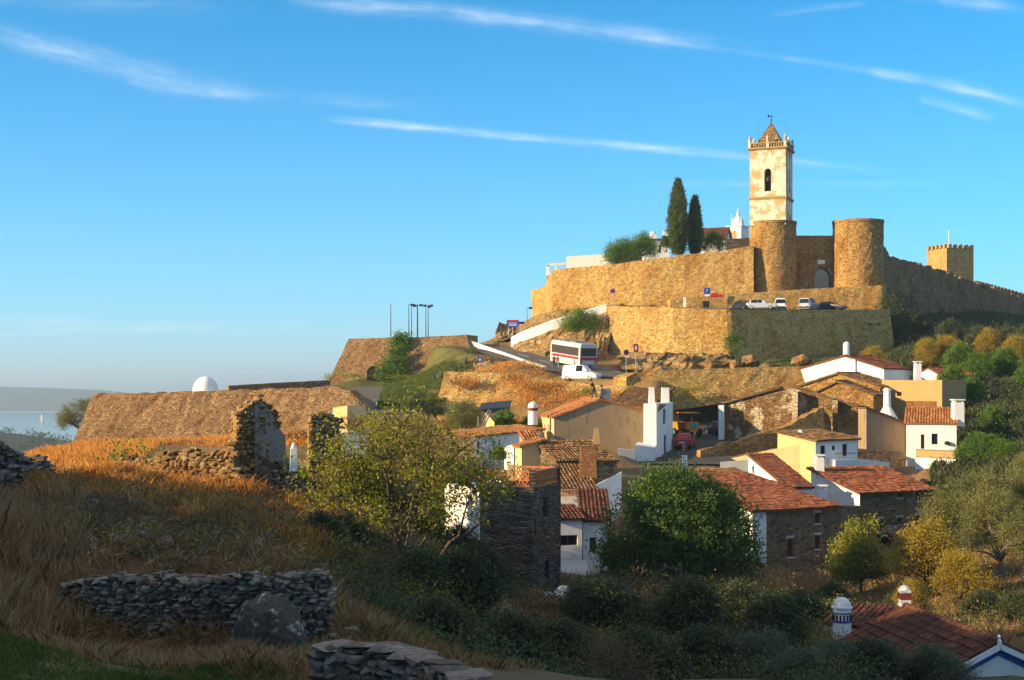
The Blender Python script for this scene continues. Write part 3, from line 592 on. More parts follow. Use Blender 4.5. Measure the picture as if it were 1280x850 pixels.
# upper approach road: white parapet
parapet('white_parapet', ats((640, 429, 198), (655, 421, 196.5), (690, 408, 195.5), (725, 397, 195.2), (758, 388, 195)), .85, .45, WPAINT, 'white painted parapet of the upper road climbing to the car park', 'parapet')
parapet('white_parapet', ats((588, 433.5, 196), (612, 442, 191), (640, 452, 184.5), (662, 460.5, 178.5), (682, 466.5, 174)), .85, .45, WPAINT, 'white painted parapet along the lower road above the grassy slope', 'parapet')
parapet('low_kerb', ats((690, 474, 168), (740, 479, 160.5), (785, 481, 157)), .35, .5, GOLD, 'low stone kerb between the white van and the golden retaining wall', 'kerb')
# retaining wall under the road (two faces)
wall_thing('retaining_wall', ats((534, 548, 157), (560, 540, 156.5), (640, 535, 156), (700, 515, 156), (790, 505, 153.5)), ats((556, 465, 160), (610, 465.5, 159), (655, 467, 158.3), (690, 475, 158.3), (740, 481, 156.5), (792, 483, 154.5)), GOLD,
           'sunlit stone retaining wall with golden weeds below the road and white van', 'retaining wall', jit=.2, ragged=.15, nv=8, back=1.5)
wall_thing('retaining_wall', ats((783, 512, 154.3), (850, 512, 155.5), (930, 500, 156), (1010, 500, 157)), ats((783, 471, 155), (795, 466, 156), (850, 462.5, 156.3), (930, 459.5, 157), (1005, 458, 158)), GOLD,
           'low stone terrace wall right of the road signs, under the bastion', 'retaining wall', jit=.12, ragged=.1, nv=6, back=2.)
# gravelly bank between the two roads
def bank(name, bot, top, mat, label, seed=0, jit=.5, n=40, m_=10):
    mb = MB(); b, t_ = resample(bot, .8), resample(top, .8)
    def f(u, v):
        p = b[min(int(u*(len(b)-1)), len(b)-1)].lerp(t_[min(int(u*(len(t_)-1)), len(t_)-1)], v); e = jit*(nz(p, .5, seed)+.6*nz(p, 1.3, seed+4)+.4*nz(p, 3, seed+1)); return p+Vector((e*.5, -e, e*.6))
    mb.grid(f, n, m_); return tag(mb.build(name, mat), label, 'rock bank')
ROCKB = stone('rocky_bank', (.2, .12, .045), (.42, .26, .09), (.55, .37, .16), (.2, .12, .05), (1.1, 1.1, 1.6), (.8, .65, .5), bmp=1., gap=.1)
bank('rock_bank', ats((640, 444, 192), (690, 452, 186), (735, 453, 184), (760, 449, 188)), ats((643, 428, 197.5), (690, 411, 195.2), (735, 397, 194.8), (764, 388, 195)), ROCKB, 'rocky bank between the lower road and the white parapet, behind the bus')
bank('rock_bank', ats((778, 464, 171.5), (805, 466, 169), (860, 464, 170), (915, 463, 173)), ats((772, 444, 185), (805, 441, 182), (860, 440, 180), (915, 444, 180)), ROCKB, 'rocky outcrop at the foot of the sunlit bastion face', 3, .9)
bank('rock_bank', ats((660, 418, 210), (690, 404, 207), (760, 394, 206), (850, 388, 208)), ats((664, 396, 228), (690, 388, 219), (760, 381, 214.8), (860, 381, 211)), ROCKB, 'rubble bank along the foot of the long town wall', 8, .6)
bank('rock_bank', ats((616, 430, 205), (630, 430, 203), (645, 425, 205)), ats((622, 405, 210), (632, 403, 212), (648, 404, 214)), ROCKB, 'golden rock outcrop at the bend of the road', 5, .7, 16, 8)
bank('rock_bank', ats((592, 468, 170), (640, 467, 168), (682, 474, 165)), ats((592, 438, 192), (640, 455, 182), (682, 468, 172)), ROCKB, 'weedy rock bank below the white parapet of the lower road', 13, .5)
# far-left dome bastion
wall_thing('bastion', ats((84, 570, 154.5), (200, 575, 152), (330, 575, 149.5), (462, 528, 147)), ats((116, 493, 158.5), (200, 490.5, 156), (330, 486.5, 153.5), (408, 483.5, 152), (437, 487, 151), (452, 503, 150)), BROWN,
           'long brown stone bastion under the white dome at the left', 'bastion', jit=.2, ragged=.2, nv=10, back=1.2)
mb = MB(); mb.prism([(X_(117, 159), 159.4), (X_(330, 154), 154.4), (X_(410, 152), 153), (X_(452, 152), 170), (X_(420, 190), 195), (X_(130, 190), 195)], -9, [Z_(495, 158.5), Z_(490, 153.5), Z_(488, 152), Z_(500, 165), Z_(490, 190), Z_(494, 190)]); tag(mb.build('bastion_terrace', m_), kind='structure')
parapet('parapet_wall', ats((285, 492, 176), (340, 488.5, 180), (412, 484.5, 185)), 1.0, .5, BROWN, 'dark far parapet on the terrace behind the white dome', 'parapet')
dm = thing('domed_cistern', at(257, 492, 166), 'white dome standing on the brown bastion', 'dome'); mb = MB(); c0 = at(257, 489, 166); rr = 16*166/F
mb.lathe(c0, [(rr*math.cos(a), rr*1.16*math.sin(a)) for a in [i*math.pi/24 for i in range(13)]], 32); mb.build('dome', WPAINT, dm, smooth=True)
mb = MB(); mb.lathe((c0.x, c0.y, c0.z-.35), [(rr+.9, 0), (rr+.9, .25), (rr-.2, .34)], 32); mb.build('base_ring', WPAINT, dm)
# second bastion with an arched culvert
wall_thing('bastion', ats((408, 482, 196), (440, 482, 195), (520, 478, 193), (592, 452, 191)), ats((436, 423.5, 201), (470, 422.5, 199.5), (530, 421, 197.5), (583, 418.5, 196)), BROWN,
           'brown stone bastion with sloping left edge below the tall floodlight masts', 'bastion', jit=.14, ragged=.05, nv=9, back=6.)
mb = MB(); yb = 193.4; x0, z0 = X_(467, yb), Z_(476, yb); n = 12
mb.add([(x0+.92*math.cos(math.pi*i/n), yb-.05+.25*math.sin(math.pi*i/n), z0+1.1+.95*math.sin(math.pi*i/n)) for i in range(n+1)]+[(x0-.92, yb-.05, z0), (x0+.92, yb-.05, z0)]+[(x0+.92*math.cos(math.pi*i/n), yb+1.6, z0+1.1+.95*math.sin(math.pi*i/n)) for i in range(n+1)]+[(x0-.92, yb+1.6, z0), (x0+.92, yb+1.6, z0)], [tuple(range(15)), tuple(range(15, 30))[::-1]]+[(i, (i+1) % 15, (i+1) % 15+15, i+15) for i in range(15)]); tag(mb.build('culvert_arch', DARK), 'dark arched opening at the foot of the brown bastion beside the ivy', 'archway')
# keep far right
def crenel(mb, T_, a, b, th, z, h, step):
    L = (Vector(b)-Vector(a)).length; n = max(1, int(L/step)); 
    for i in range(n):
        p = Vector(a).lerp(Vector(b), (i+.25)/n); q = Vector(a).lerp(Vector(b), (i+.78)/n); mb.bar(p+Vector((0, 0, h/2)), q+Vector((0, 0, h/2)), th, h)
Yk = 330; kp = thing('castle_keep', at(1187, 352, Yk), 'square battlemented castle keep beyond the town wall at the far right', 'castle tower'); kc = at(1187.5, 352, Yk+5)
K = rotp(kc.x, kc.y, R(70)); hk = 3.8; zt = Z_(309.5, Yk); mb = MB(); mb.hexa([K(-hk, -hk, 8), K(hk, -hk, 8), K(hk, hk, 8), K(-hk, hk, 8)], [K(-hk, -hk, zt), K(hk, -hk, zt), K(hk, hk, zt), K(-hk, hk, zt)]); mb.build('wall', GOLD, kp)
mb = MB(); cs = [K(-hk, -hk, zt), K(hk, -hk, zt), K(hk, hk, zt), K(-hk, hk, zt)]
for i in range(4): crenel(mb, K, cs[i], cs[(i+1) % 4], .6, zt, .85, 1.27)
mb.build('battlement', GOLD, kp); mb = MB(); p = K(-.5, 0, zt); mb.tube([p, p+Vector((0, 0, 4.6))], .05, 4); mb.build('flagpole', STEEL, kp)
b0 = ats((1219, 357, 300), (1236, 361, 308), (1262, 368, 318), (1300, 378, 330)); mb = MB()
for a, b in zip(b0, b0[1:]):
    mb.prism([(a.x, a.y), (b.x, b.y), (b.x, b.y+1), (a.x, a.y+1)], 5, [a.z, b.z, b.z, a.z]); crenel(mb, None, a+Vector((0, .5, 0)), b+Vector((0, .5, 0)), 1., 0, 1.1, 1.9)
tag(mb.build('battlement_wall', BROWN), 'dark crenellated castle wall stepping down at the right edge', 'castle wall')
# wall added out of view on the left, top stepped to shade the foreground
wall_thing('castle_wall', [Vector(p) for p in ((-49, -60, -14), (-49, 0, -14), (-50, 40, -14), (-50, 70, -14))], [Vector(p) for p in ((-48, -60, 15), (-48, 0, 14), (-48.5, 14, 12), (-49, 22, 12), (-49, 30, 11.5), (-49, 37.5, 11), (-49, 39, 7.), (-49, 41, 5.6), (-49, 43, 5.2), (-49, 52, 4.6), (-49, 56.5, 4.6), (-49, 57.5, 9.5), (-49, 66, 9.5), (-49, 68, 6), (-49, 70, 4))], BROWN,
           'tall castle wall left of the viewpoint shading the foreground', 'castle wall', nv=8, step=1.5, ragged=.5, back=2.5)

# ---------------------------------------------------------------- houses
def P2(px, Y): return (X_(px, Y), Y)
def on_wall(p, q, px):        # distance along p->q where the pixel column px meets the wall, and depth there
    k = (px-640)/F; dx, dy = q[0]-p[0], q[1]-p[1]; L = math.hypot(dx, dy)
    s = (k*p[1]-p[0])/(dx-k*dy); return s*L, p[1]+dy*s
def wall_side(mb, p, q, zb, za, zc, ops=(), peak=None, reveal=.22):
    "one wall p->q, top height za at p and zc at q (peak = (fraction, z)); ops: (s0, s1, z0, z1)"
    P, Q = Vector((p[0], p[1], 0)), Vector((q[0], q[1], 0)); L = (Q-P).length; u = (Q-P)/L; inn = Vector((-u.y, u.x, 0))
    W = lambda s, z, d=0.: P+u*s+inn*d+Vector((0, 0, z))
    ops = [o for o in ops if o[1] > o[0] and o[3] > o[2]]
    zm = min(za, zc)
    if ops:
        xs = sorted({0, L, *[min(max(v, .02), L-.02) for o in ops for v in o[:2]]}); zs = sorted({zb, zm, *[min(max(v, zb+.02), zm-.02) for o in ops for v in o[2:]]})
        for x0, x1 in zip(xs, xs[1:]):
            for z0, z1 in zip(zs, zs[1:]):
                cx, cz = (x0+x1)/2, (z0+z1)/2
                if any(o[0] < cx < o[1] and o[2] < cz < o[3] for o in ops): continue
                mb.poly(W(x0, z0), W(x1, z0), W(x1, z1), W(x0, z1))
        for a, b, c, d in ops:
            r = reveal; mb.poly(W(a, c), W(b, c), W(b, c, r), W(a, c, r)); mb.poly(W(a, d), W(b, d), W(b, d, r), W(a, d, r)); mb.poly(W(a, c), W(a, d), W(a, d, r), W(a, c, r)); mb.poly(W(b, c), W(b, d), W(b, d, r), W(b, c, r))
    else: mb.poly(W(0, zb), W(L, zb), W(L, zm), W(0, zm))
    top = [W(0, zm), W(L, zm)]
    if zc > zm+.001: top.append(W(L, zc))
    if peak: top.append(W(peak[0]*L, peak[1]))
    if za > zm+.001: top.append(W(0, za))
    if len(top) > 2: mb.poly(*top)
    return W
def tiles(mb, A, B, C, D, sp=.25, row=.42, r=.085, ridge=False):
    "barrel tiles on the plane: eave A->B, upper edge D->C"
    A, B, C, D = map(Vector, (A, B, C, D)); n = (B-A).cross(D-A).normalized()
    if n.z < 0: n = -n
    mb.hexa([A-n*.09, B-n*.09, C-n*.09, D-n*.09], [A-n*.02, B-n*.02, C-n*.02, D-n*.02])
    Lu = max((B-A).length, (C-D).length); Lv = ((D-A).length+(C-B).length)/2
    nu, nv = max(2, int(Lu/sp)), max(2, int(Lv/row)); rng = random.Random(int(Lu*1000+Lv*77))
    for i in range(nu):
        for j in range(nv):
            s = (i+.5)/nu; a = (A.lerp(B, s)).lerp(D.lerp(C, s), max(0, (j-.12)/nv)); b = (A.lerp(B, s)).lerp(D.lerp(C, s), (j+1)/nv)
            e = (B-A).lerp(C-D, (j+.5)/nv).normalized(); jz = rng.uniform(-.012, .02)+.07*nz(a, .55, 3.)+.03*nz(a, 1.6, 9.); je = e*rng.uniform(-.018, .018); rr = min(r*1.25, Lu/nu*.46)
            ring = lambda p, k, dz: [p+je+e*(math.cos(math.pi*m_/4)*rr*k)+n*(math.sin(math.pi*m_/4)*rr*k*.85+dz) for m_ in range(5)]
            mb.add(ring(a, 1.08, .03+jz)+ring(b, .9, 0.+jz), [(m_, m_+1, m_+6, m_+5) for m_ in range(4)]+[(0, 1, 2, 3, 4)])
def ridge_cap(mb, a, b, r=.15, step=.45):
    a, b = Vector(a), Vector(b); n = max(1, int((b-a).length/step)); d = (b-a).normalized(); e = Vector((-d.y, d.x, 0)).normalized(); up = Vector((0, 0, 1))
    for i in range(n):
        p, q = a.lerp(b, i/n), a.lerp(b, (i+1.08)/n)
        f = lambda c, k: [c+e*(math.cos(math.pi*m_/5)*r*k)+up*(math.sin(math.pi*m_/5)*r*k*.9-.02) for m_ in range(6)]
        mb.add(f(p, 1.08)+f(q, .92), [(m_, m_+1, m_+7, m_+6) for m_ in range(5)])
def fit(parent, p, q, spec, mats=(WOOD, GLASS)):
    "spec: (px0, py0, px1, py1, kind) on wall p->q -> opening in wall coordinates"
    a, Ya = on_wall(p, q, spec[0]); b, Yb = on_wall(p, q, spec[2]); Ym = (Ya+Yb)/2; return (min(a, b), max(a, b), Z_(spec[3], Ym), Z_(spec[1], Ym))
def window(parent, W, o, kind, frame=WOOD, sill=None):
    a, b, c, d = o; m_ = .07
    mb = MB()
    for (s0, s1, z0, z1) in ((a, a+m_, c, d), (b-m_, b, c, d), (a+m_, b-m_, c, c+m_), (a+m_, b-m_, d-m_, d)): mb.hexa([W(s0, z0, .1), W(s1, z0, .1), W(s1, z0, .2), W(s0, z0, .2)], [W(s0, z1, .1), W(s1, z1, .1), W(s1, z1, .2), W(s0, z1, .2)])
    if kind == 'window':
        cc = (a+b)/2; mb.hexa([W(cc-.025, c+m_, .11), W(cc+.025, c+m_, .11), W(cc+.025, c+m_, .19), W(cc-.025, c+m_, .19)], [W(cc-.025, d-m_, .11), W(cc+.025, d-m_, .11), W(cc+.025, d-m_, .19), W(cc-.025, d-m_, .19)])
    f = mb.build('door' if kind == 'door' else 'window', frame, parent)
    mb = MB(); mb.hexa([W(a+m_, c+m_, .16), W(b-m_, c+m_, .16), W(b-m_, c+m_, .185), W(a+m_, c+m_, .185)], [W(a+m_, d-m_, .16), W(b-m_, d-m_, .16), W(b-m_, d-m_, .185), W(a+m_, d-m_, .185)])
    q = mb.build('panel' if kind == 'door' else 'pane', WOOD if kind == 'door' else GLASS, None); q.parent = f; q.location = Vector(q.location)-wloc(parent)
    if sill:
        mb = MB(); mb.hexa([W(a-.12, c-.12, -.05), W(b+.12, c-.12, -.05), W(b+.12, c-.12, .1), W(a-.12, c-.12, .1)], [W(a-.12, c-.01, -.05), W(b+.12, c-.01, -.05), W(b+.12, c-.01, .1), W(a-.12, c-.01, .1)])
        q = mb.build('sill', sill, None); q.parent = f; q.location = Vector(q.location)-wloc(parent); mb = MB()
        mb.hexa([W(a-.12, d+.01, -.03), W(b+.12, d+.01, -.03), W(b+.12, d+.01, .1), W(a-.12, d+.01, .1)], [W(a-.12, d+.2, -.03), W(b+.12, d+.2, -.03), W(b+.12, d+.2, .1), W(a-.12, d+.2, .1)])
        q = mb.build('lintel', sill, None); q.parent = f; q.location = Vector(q.location)-wloc(parent)
def house(label, P0, P1, D, zb, ze, zr, ridge, wm, tm, name='house', cat='house', ops={}, rp=.5, ov=.25, frame=WOOD, sill=None, ze2=None, sidemats=None, D2=None):
    """P0->P1 front (plan xy), depth D to the back. ridge: 'u' along the front, 'v' gable in front, 'back' mono pitch rising to the back,
    'front' rising to the front, 'left'/'right' rising that way, 'flat' parapet roof"""
    p, q = Vector((*P0, 0)), Vector((*P1, 0)); u = (q-p).normalized(); v = Vector((-u.y, u.x, 0)); L = (q-p).length
    c = [p, q, q+v*D, p+v*D]; xy = [(k.x, k.y) for k in c]; ze2 = ze if ze2 is None else ze2
    g = thing(name, (p.x, p.y, zb+1.5), label, cat)
    H_ = {'u': [ze, ze, ze2, ze2], 'v': [ze, ze2, ze2, ze], 'back': [ze, ze, zr, zr], 'front': [zr, zr, ze, ze], 'left': [zr, ze, ze, zr], 'right': [ze, zr, zr, ze], 'flat': [ze]*4}[ridge]
    pk = {0: None, 1: None, 2: None, 3: None}
    if ridge == 'u': pk[1] = (rp, zr); pk[3] = (1-rp, zr)
    if ridge == 'v': pk[0] = (rp, zr); pk[2] = (1-rp, zr)
    mbs = {}
    for i in range(4):
        m_ = (sidemats or {}).get(i, wm); mb = mbs.setdefault(m_.name, (m_, MB()))[1]
        a, b = xy[i], xy[(i+1) % 4]; sp = [(o, fit(g, a, b, o)) for o in ops.get(i, ())]
        W = wall_side(mb, a, b, zb, H_[i], H_[(i+1) % 4], [s for _, s in sp], pk[i])
        for o, s in sp:
            if o[4] == 'hole':
                k = MB(); k.hexa([W(s[0], s[2], .2), W(s[1], s[2], .2), W(s[1], s[2], .3), W(s[0], s[2], .3)], [W(s[0], s[3], .2), W(s[1], s[3], .2), W(s[1], s[3], .3), W(s[0], s[3], .3)]); k.build('opening', DARK, g)
            else: window(g, W, s, o[4], frame, sill)
    for m_, mb in mbs.values(): mb.build('wall', m_, g)
    def C(s, d, z): return p+u*s+v*d+Vector((0, 0, z))
    mb = MB(); up = .1
    if ridge == 'u':
        k = rp*D; sl = (zr-ze)/k; s2 = (zr-ze2)/(D-k)
        tiles(mb, C(-ov, -ov, ze-ov*sl+up), C(L+ov, -ov, ze-ov*sl+up), C(L+ov, k, zr+up), C(-ov, k, zr+up)); tiles(mb, C(L+ov, D+ov, ze2-ov*s2+up), C(-ov, D+ov, ze2-ov*s2+up), C(-ov, k, zr+up), C(L+ov, k, zr+up)); ridge_cap(mb, C(-ov, k, zr+up+.05), C(L+ov, k, zr+up+.05))
    elif ridge == 'v':
        k = rp*L; sl = (zr-ze)/k; s2 = (zr-ze2)/(L-k)
        tiles(mb, C(-ov, D+ov, ze-ov*sl+up), C(-ov, -ov, ze-ov*sl+up), C(k, -ov, zr+up), C(k, D+ov, zr+up)); tiles(mb, C(L+ov, -ov, ze2-ov*s2+up), C(L+ov, D+ov, ze2-ov*s2+up), C(k, D+ov, zr+up), C(k, -ov, zr+up)); ridge_cap(mb, C(k, -ov, zr+up+.05), C(k, D+ov, zr+up+.05))
    elif ridge == 'back': s_ = (zr-ze)/D; tiles(mb, C(-ov, -ov, ze-ov*s_+up), C(L+ov, -ov, ze-ov*s_+up), C(L+ov, D+ov, zr+ov*s_+up), C(-ov, D+ov, zr+ov*s_+up))
    elif ridge == 'front': s_ = (zr-ze)/D; tiles(mb, C(L+ov, D+ov, ze-ov*s_+up), C(-ov, D+ov, ze-ov*s_+up), C(-ov, -ov, zr+ov*s_+up), C(L+ov, -ov, zr+ov*s_+up))
    elif ridge == 'left': s_ = (zr-ze)/L; tiles(mb, C(L+ov, -ov, ze-ov*s_+up), C(L+ov, D+ov, ze-ov*s_+up), C(-ov, D+ov, zr+ov*s_+up), C(-ov, -ov, zr+ov*s_+up))
    elif ridge == 'right': s_ = (zr-ze)/L; tiles(mb, C(-ov, D+ov, ze-ov*s_+up), C(-ov, -ov, ze-ov*s_+up), C(L+ov, -ov, zr+ov*s_+up), C(L+ov, D+ov, zr+ov*s_+up))
    else: mb.prism([(C(a, b, 0).x, C(a, b, 0).y) for a, b in ((.2, .2), (L-.2, .2), (L-.2, D-.2), (.2, D-.2))], ze-.5, ze-.25)
    mb.build('roof', tm, g); return g, C, L
def chimney(g, px, pyb, pyt, Y, w_, mat=WPAINT, kind='cap', tap=.9, d=None, band=None, rz=0.):
    z0, z1 = Z_(pyb, Y)-.5, Z_(pyt, Y); x = X_(px, Y); d = d or w_; mb = MB(); top = z1
    if kind == 'round':
        r = w_/2; mb.lathe((x, Y, z0), [(r, 0), (r, z1-z0-r*1.0)]+[(r*1.0*math.cos(a), z1-z0-r+r*math.sin(a)) for a in (0.05, .3, .6, .9, 1.2, 1.57)], 20)
    elif kind == 'dome':
        h = z1-z0-w_*.45; mb.box((x, Y, z0), (w_, d, h), rz, .96); mb.lathe((x, Y, z0+h), [(w_*.5*math.cos(a), w_*.42*math.sin(a)) for a in (0, .3, .6, .9, 1.2, 1.57)], 16)
    elif kind == 'cap':
        h = z1-z0-.3; mb.box((x, Y, z0), (w_, d, h), rz, tap)
        for a, b in ((-1, -1), (1, -1), (1, 1), (-1, 1)): mb.box((x+a*w_*.33*tap, Y+b*d*.33*tap, z0+h), (w_*.2, d*.2, .2), rz)
        mb.box((x, Y, z0+h+.2), (w_*1.15, d*1.15, .1), rz)
    else: mb.box((x, Y, z0), (w_, d, z1-z0-.12), rz, tap); mb.box((x, Y, z1-.12), (w_*tap*1.08, d*tap*1.08, .12), rz)
    c = mb.build('chimney', mat, g)
    if band:
        b = MB(); rr = w_/2+.02
        if kind == 'round': b.lathe((x, Y, z1-rr*1.0-.38), [(rr-.05, 0), (rr+.02, .02), (rr+.02, .26), (rr-.05, .28)], 20)
        else: b.box((x, Y, z1-w_*.45-.4), (w_*1.04, d*1.04, .28), rz)
        o = b.build('band', band, None); o.parent = c; o.location = Vector(o.location)-wloc(g)
    return c

# B: beige gable house and its white wing
zB = -8.3
hB, CB, LB = house('beige cement gable house with two people on its roof', P2(692.5, 126.56), P2(806, 127.68), 7.5, zB-1, Z_(522, 126.56), Z_(500, 126.56), 'v', BEIGE, TILE_ORANGE, rp=.51, ze2=Z_(515, 127.68), sidemats={3: CREAM}, ov=.2,
      ops={3: [(680, 530, 682.3, 543, 'window'), (685, 530, 687.4, 543, 'window')]}, frame=WPAINT)
hW, CW, LW = house('narrow white house with two stub chimneys and tall slit windows', P2(820.5, 123.76), P2(841, 132.16), 1.15, zB-1, Z_(504.5, 123.76), Z_(503, 127.68), 'flat', WHITE, WHITE, ops={0: [(829, 511, 832, 530, 'window'), (830, 544, 833, 568, 'door')]}, frame=IRON)
chimney(hW, 814.5, 512, 484, 127, .66, WPAINT, 'box', .62, 1.0); chimney(hW, 831.5, 508, 484.5, 130, .82, WPAINT, 'box', .75, .8)
hV, _, _ = house('low white wing between the beige gable and the slit-window house', P2(806.5, 125.328), P2(820, 124.544), .9, zB-1, Z_(514, 125.44), Z_(508, 126.56), 'back', WHITE, TILE_BROWN, ops={0: [(809.5, 521, 812.8, 540, 'window')]}, frame=IRON)
lamp = thing('wall_lamp', at(815, 536, 124.208), 'black iron bracket lantern on the white house wall', 'lantern'); mb = MB(); p = at(816.5, 545, 124.992); mb.tube([p, p+Vector((-.1, -.7, .3)), p+Vector((-.1, -.75, .55))], .03, 5); mb.build('bracket', IRON, lamp)
mb = MB(); mb.lathe(p+Vector((-.1, -.75, .55)), [(.05, 0), (.12, .05), (.2, .45), (.24, .47), (.1, .62), (.03, .75), (0, .78)], 6); mb.build('lantern_head', IRON, lamp)
mb = MB(); a, b, c, d = P2(794, 120.96), P2(819, 121.632), P2(820, 124.88), P2(797, 124.88); mb.prism([a, b, c, d], zB-1.5, [Z_(556, 120.96), Z_(560, 120.96), Z_(556, 124.32), Z_(553, 124.32)]); tag(mb.build('buttress', WHITE), 'white sloping buttress below the slit-window house', 'buttress')
mb = MB(); a, b, c, d = P2(772, 119.84), P2(793.5, 120.064), P2(793.5, 120.96), P2(772, 120.96); mb.prism([a, b, c, d], zB-2.5, [Z_(561, 119.84), Z_(563, 119.84), Z_(563, 119.84), Z_(561, 119.84)]); tag(mb.build('garden_wall', BLUEGREY), 'grey-white garden wall left of the white buttress', 'wall')
house('brown roofed house half hidden behind the beige gable house', P2(762, 138.88), P2(815, 136.64), 5, zB, Z_(506, 137.76), Z_(487, 141.12), 'back', BROWN, TILE_BROWN)
# C: low roofs in front of the beige house
hC1, _, _ = house('stone outbuilding with a brown tile roof under the beige gable wall', P2(696, 104.5), P2(771, 106), 4.5, -13, Z_(578, 105), Z_(553, 109.5), 'back', FIELDSTONE, TILE_BROWN, ov=.15)
chimney(hC1, 745.5, 553, 535, 109.6, .62, OCHRE_R, 'box', .55)
hC2, CC2, LC2 = house('white house with weathered brown roof and a tall brick chimney', P2(697, 98.5), P2(744, 98.9), 5.2, -14, Z_(612, 98.5), Z_(583, 104.5), 'back', WHITE, TILE_BROWN)
c_ = chimney(hC2, 735, 598, 557, 101.5, 1.3, BRICK, 'box', .82, 1.0)
mb = MB(); mb.prism([P2(745, 99.2), P2(777, 103.5), P2(777, 103.9), P2(745, 99.6)], -14, [Z_(606, 99.2), Z_(590, 103.5), Z_(590, 103.5), Z_(606, 99.2)]); mb.build('gable_wall', WHITE, hC2)
def lattice(name, par, a, b, z0, z1, mat, th=.08, step=.45, double=True):
    a, b = Vector((*a, 0)), Vector((*b, 0)); L = (b-a).length; u = (b-a)/L; n = max(1, round(L/step)); mb = MB(); up = Vector((0, 0, 1))
    for i in range(n):
        s0, s1 = L*i/n, L*(i+1)/n; mb.bar(a+u*s0+up*z0, a+u*s1+up*z1, th, .07); mb.bar(a+u*s1+up*z0, a+u*s0+up*z1, th, .07)
    mb.bar(a+up*(z1+.05), b+up*(z1+.05), th*1.6, .1); mb.bar(a+up*(z0-.02), b+up*(z0-.02), th*1.6, .08); return mb.build(name, mat, par)
lattice('lattice_strip', hC2, P2(695, 98.2), P2(729, 98.2), Z_(619, 98.2), Z_(613, 98.2), TERRA)
# E: white house stepped below it
hE, CE, LE = house('white house with ribbed red roof squeezed between stone tower and green tree', P2(729, 93), P2(760, 93), 4.0, -16, Z_(651, 93), Z_(615, 97), 'back', WHITE, TILE_DARK, ops={0: [(737, 672, 745, 690, 'window')]})
hE2, _, _ = house('low white lean-to with a brown roof against the stone tower', P2(692, 92), P2(727.5, 92.4), 2.6, -16, Z_(650, 92), Z_(634, 94.5), 'back', WHITE, TILE_DARK, ops={0: [(698, 669, 722, 682, 'window')]})
mb = MB(); z = Z_(702, 91); mb.hexa([Vector((*P2(698, 91.8), z-.3)), Vector((*P2(733, 91.8), z-.3)), Vector((*P2(733, 91.8), z-.2)), Vector((*P2(698, 91.8), z-.2))][:4] and [Vector((X_(698, 91.8), 91.8, z-.2)), Vector((X_(733, 91.8), 91.8, z-.2)), Vector((X_(738, 88.5), 88.5, z-.8)), Vector((X_(700, 88.5), 88.5, z-.8))], [Vector((X_(698, 91.8), 91.8, z)), Vector((X_(733, 91.8), 91.8, z)), Vector((X_(738, 88.5), 88.5, z-.6)), Vector((X_(700, 88.5), 88.5, z-.6))]); mb.build('canopy', BLUEGREY, hE2)
# D: stone tower house with terracotta lattice parapet
zD = Z_(609, 77)
hD, CD, LD = house('tall dark schist tower house with an orange terracotta lattice parapet', P2(600, 78.2), P2(666, 77), 4.4, -15.5, zD, zD, 'flat', SCHIST, TERRA, name='tower_house', ops={1: [(679, 622, 684.6, 646, 'hole'), (681, 700, 686.5, 722, 'hole'), (668, 648, 670, 668, 'hole')]})
pA, pB = CD(.1, .15, 0), CD(LD-.1, .15, 0); pCc = CD(LD-.15, 4.2, 0); pDd = CD(.1, 4.2, 0); hl = .78
lattice('parapet_lattice', hD, pA[:2], pB[:2], zD+.06, zD+hl, TERRA); lattice('parapet_lattice', hD, pDd[:2], pCc[:2], zD+.06, zD+hl, TERRA)
mb = MB(); a, b = Vector((pB.x, pB.y, zD)), Vector((pCc.x, pCc.y, zD)); n = 20
for i in range(n): p = a.lerp(b, (i+.5)/n); mb.tube([p, p+Vector((0, 0, .42)), p+Vector((0, 0, hl))], [.07, .1, .07], 6)
mb.bar(a+Vector((0, 0, hl+.04)), b+Vector((0, 0, hl+.04)), .26, .12); mb.bar(a+Vector((0, 0, .37)), b+Vector((0, 0, .37)), .22, .1); mb.build('balustrade', TERRA, hD)
for p in (pA, pB, pCc, pDd): mb = MB(); mb.box((p.x, p.y, zD), (.34, .34, hl+.16)); mb.build('parapet_post', CREAM if p is pDd else SCHIST, hD)
house('white cottage half hidden by the yellow-green tree, beside the schist tower', P2(556, 85), P2(601, 82.5), 4, -16, Z_(607, 83), Z_(604, 85), 'flat', WHITE, WHITE)
ov_ = thing('bread_oven', at(690, 772, 66), 'white domed outdoor oven below the schist tower', 'oven'); mb = MB(); mb.box((X_(674, 66), 66, Z_(785, 66)), (1.2, 1.0, Z_(741, 66)-Z_(785, 66)), .3, .94); mb.build('base', WPAINT, ov_)
mb = MB(); mb.lathe((X_(704, 66.8), 66.8, Z_(764, 66.8)), [(.64*math.cos(a), 1.24*math.sin(a)) for a in (0, .25, .5, .75, 1., 1.25, 1.57)], 18); mb.build('dome', WPAINT, ov_)
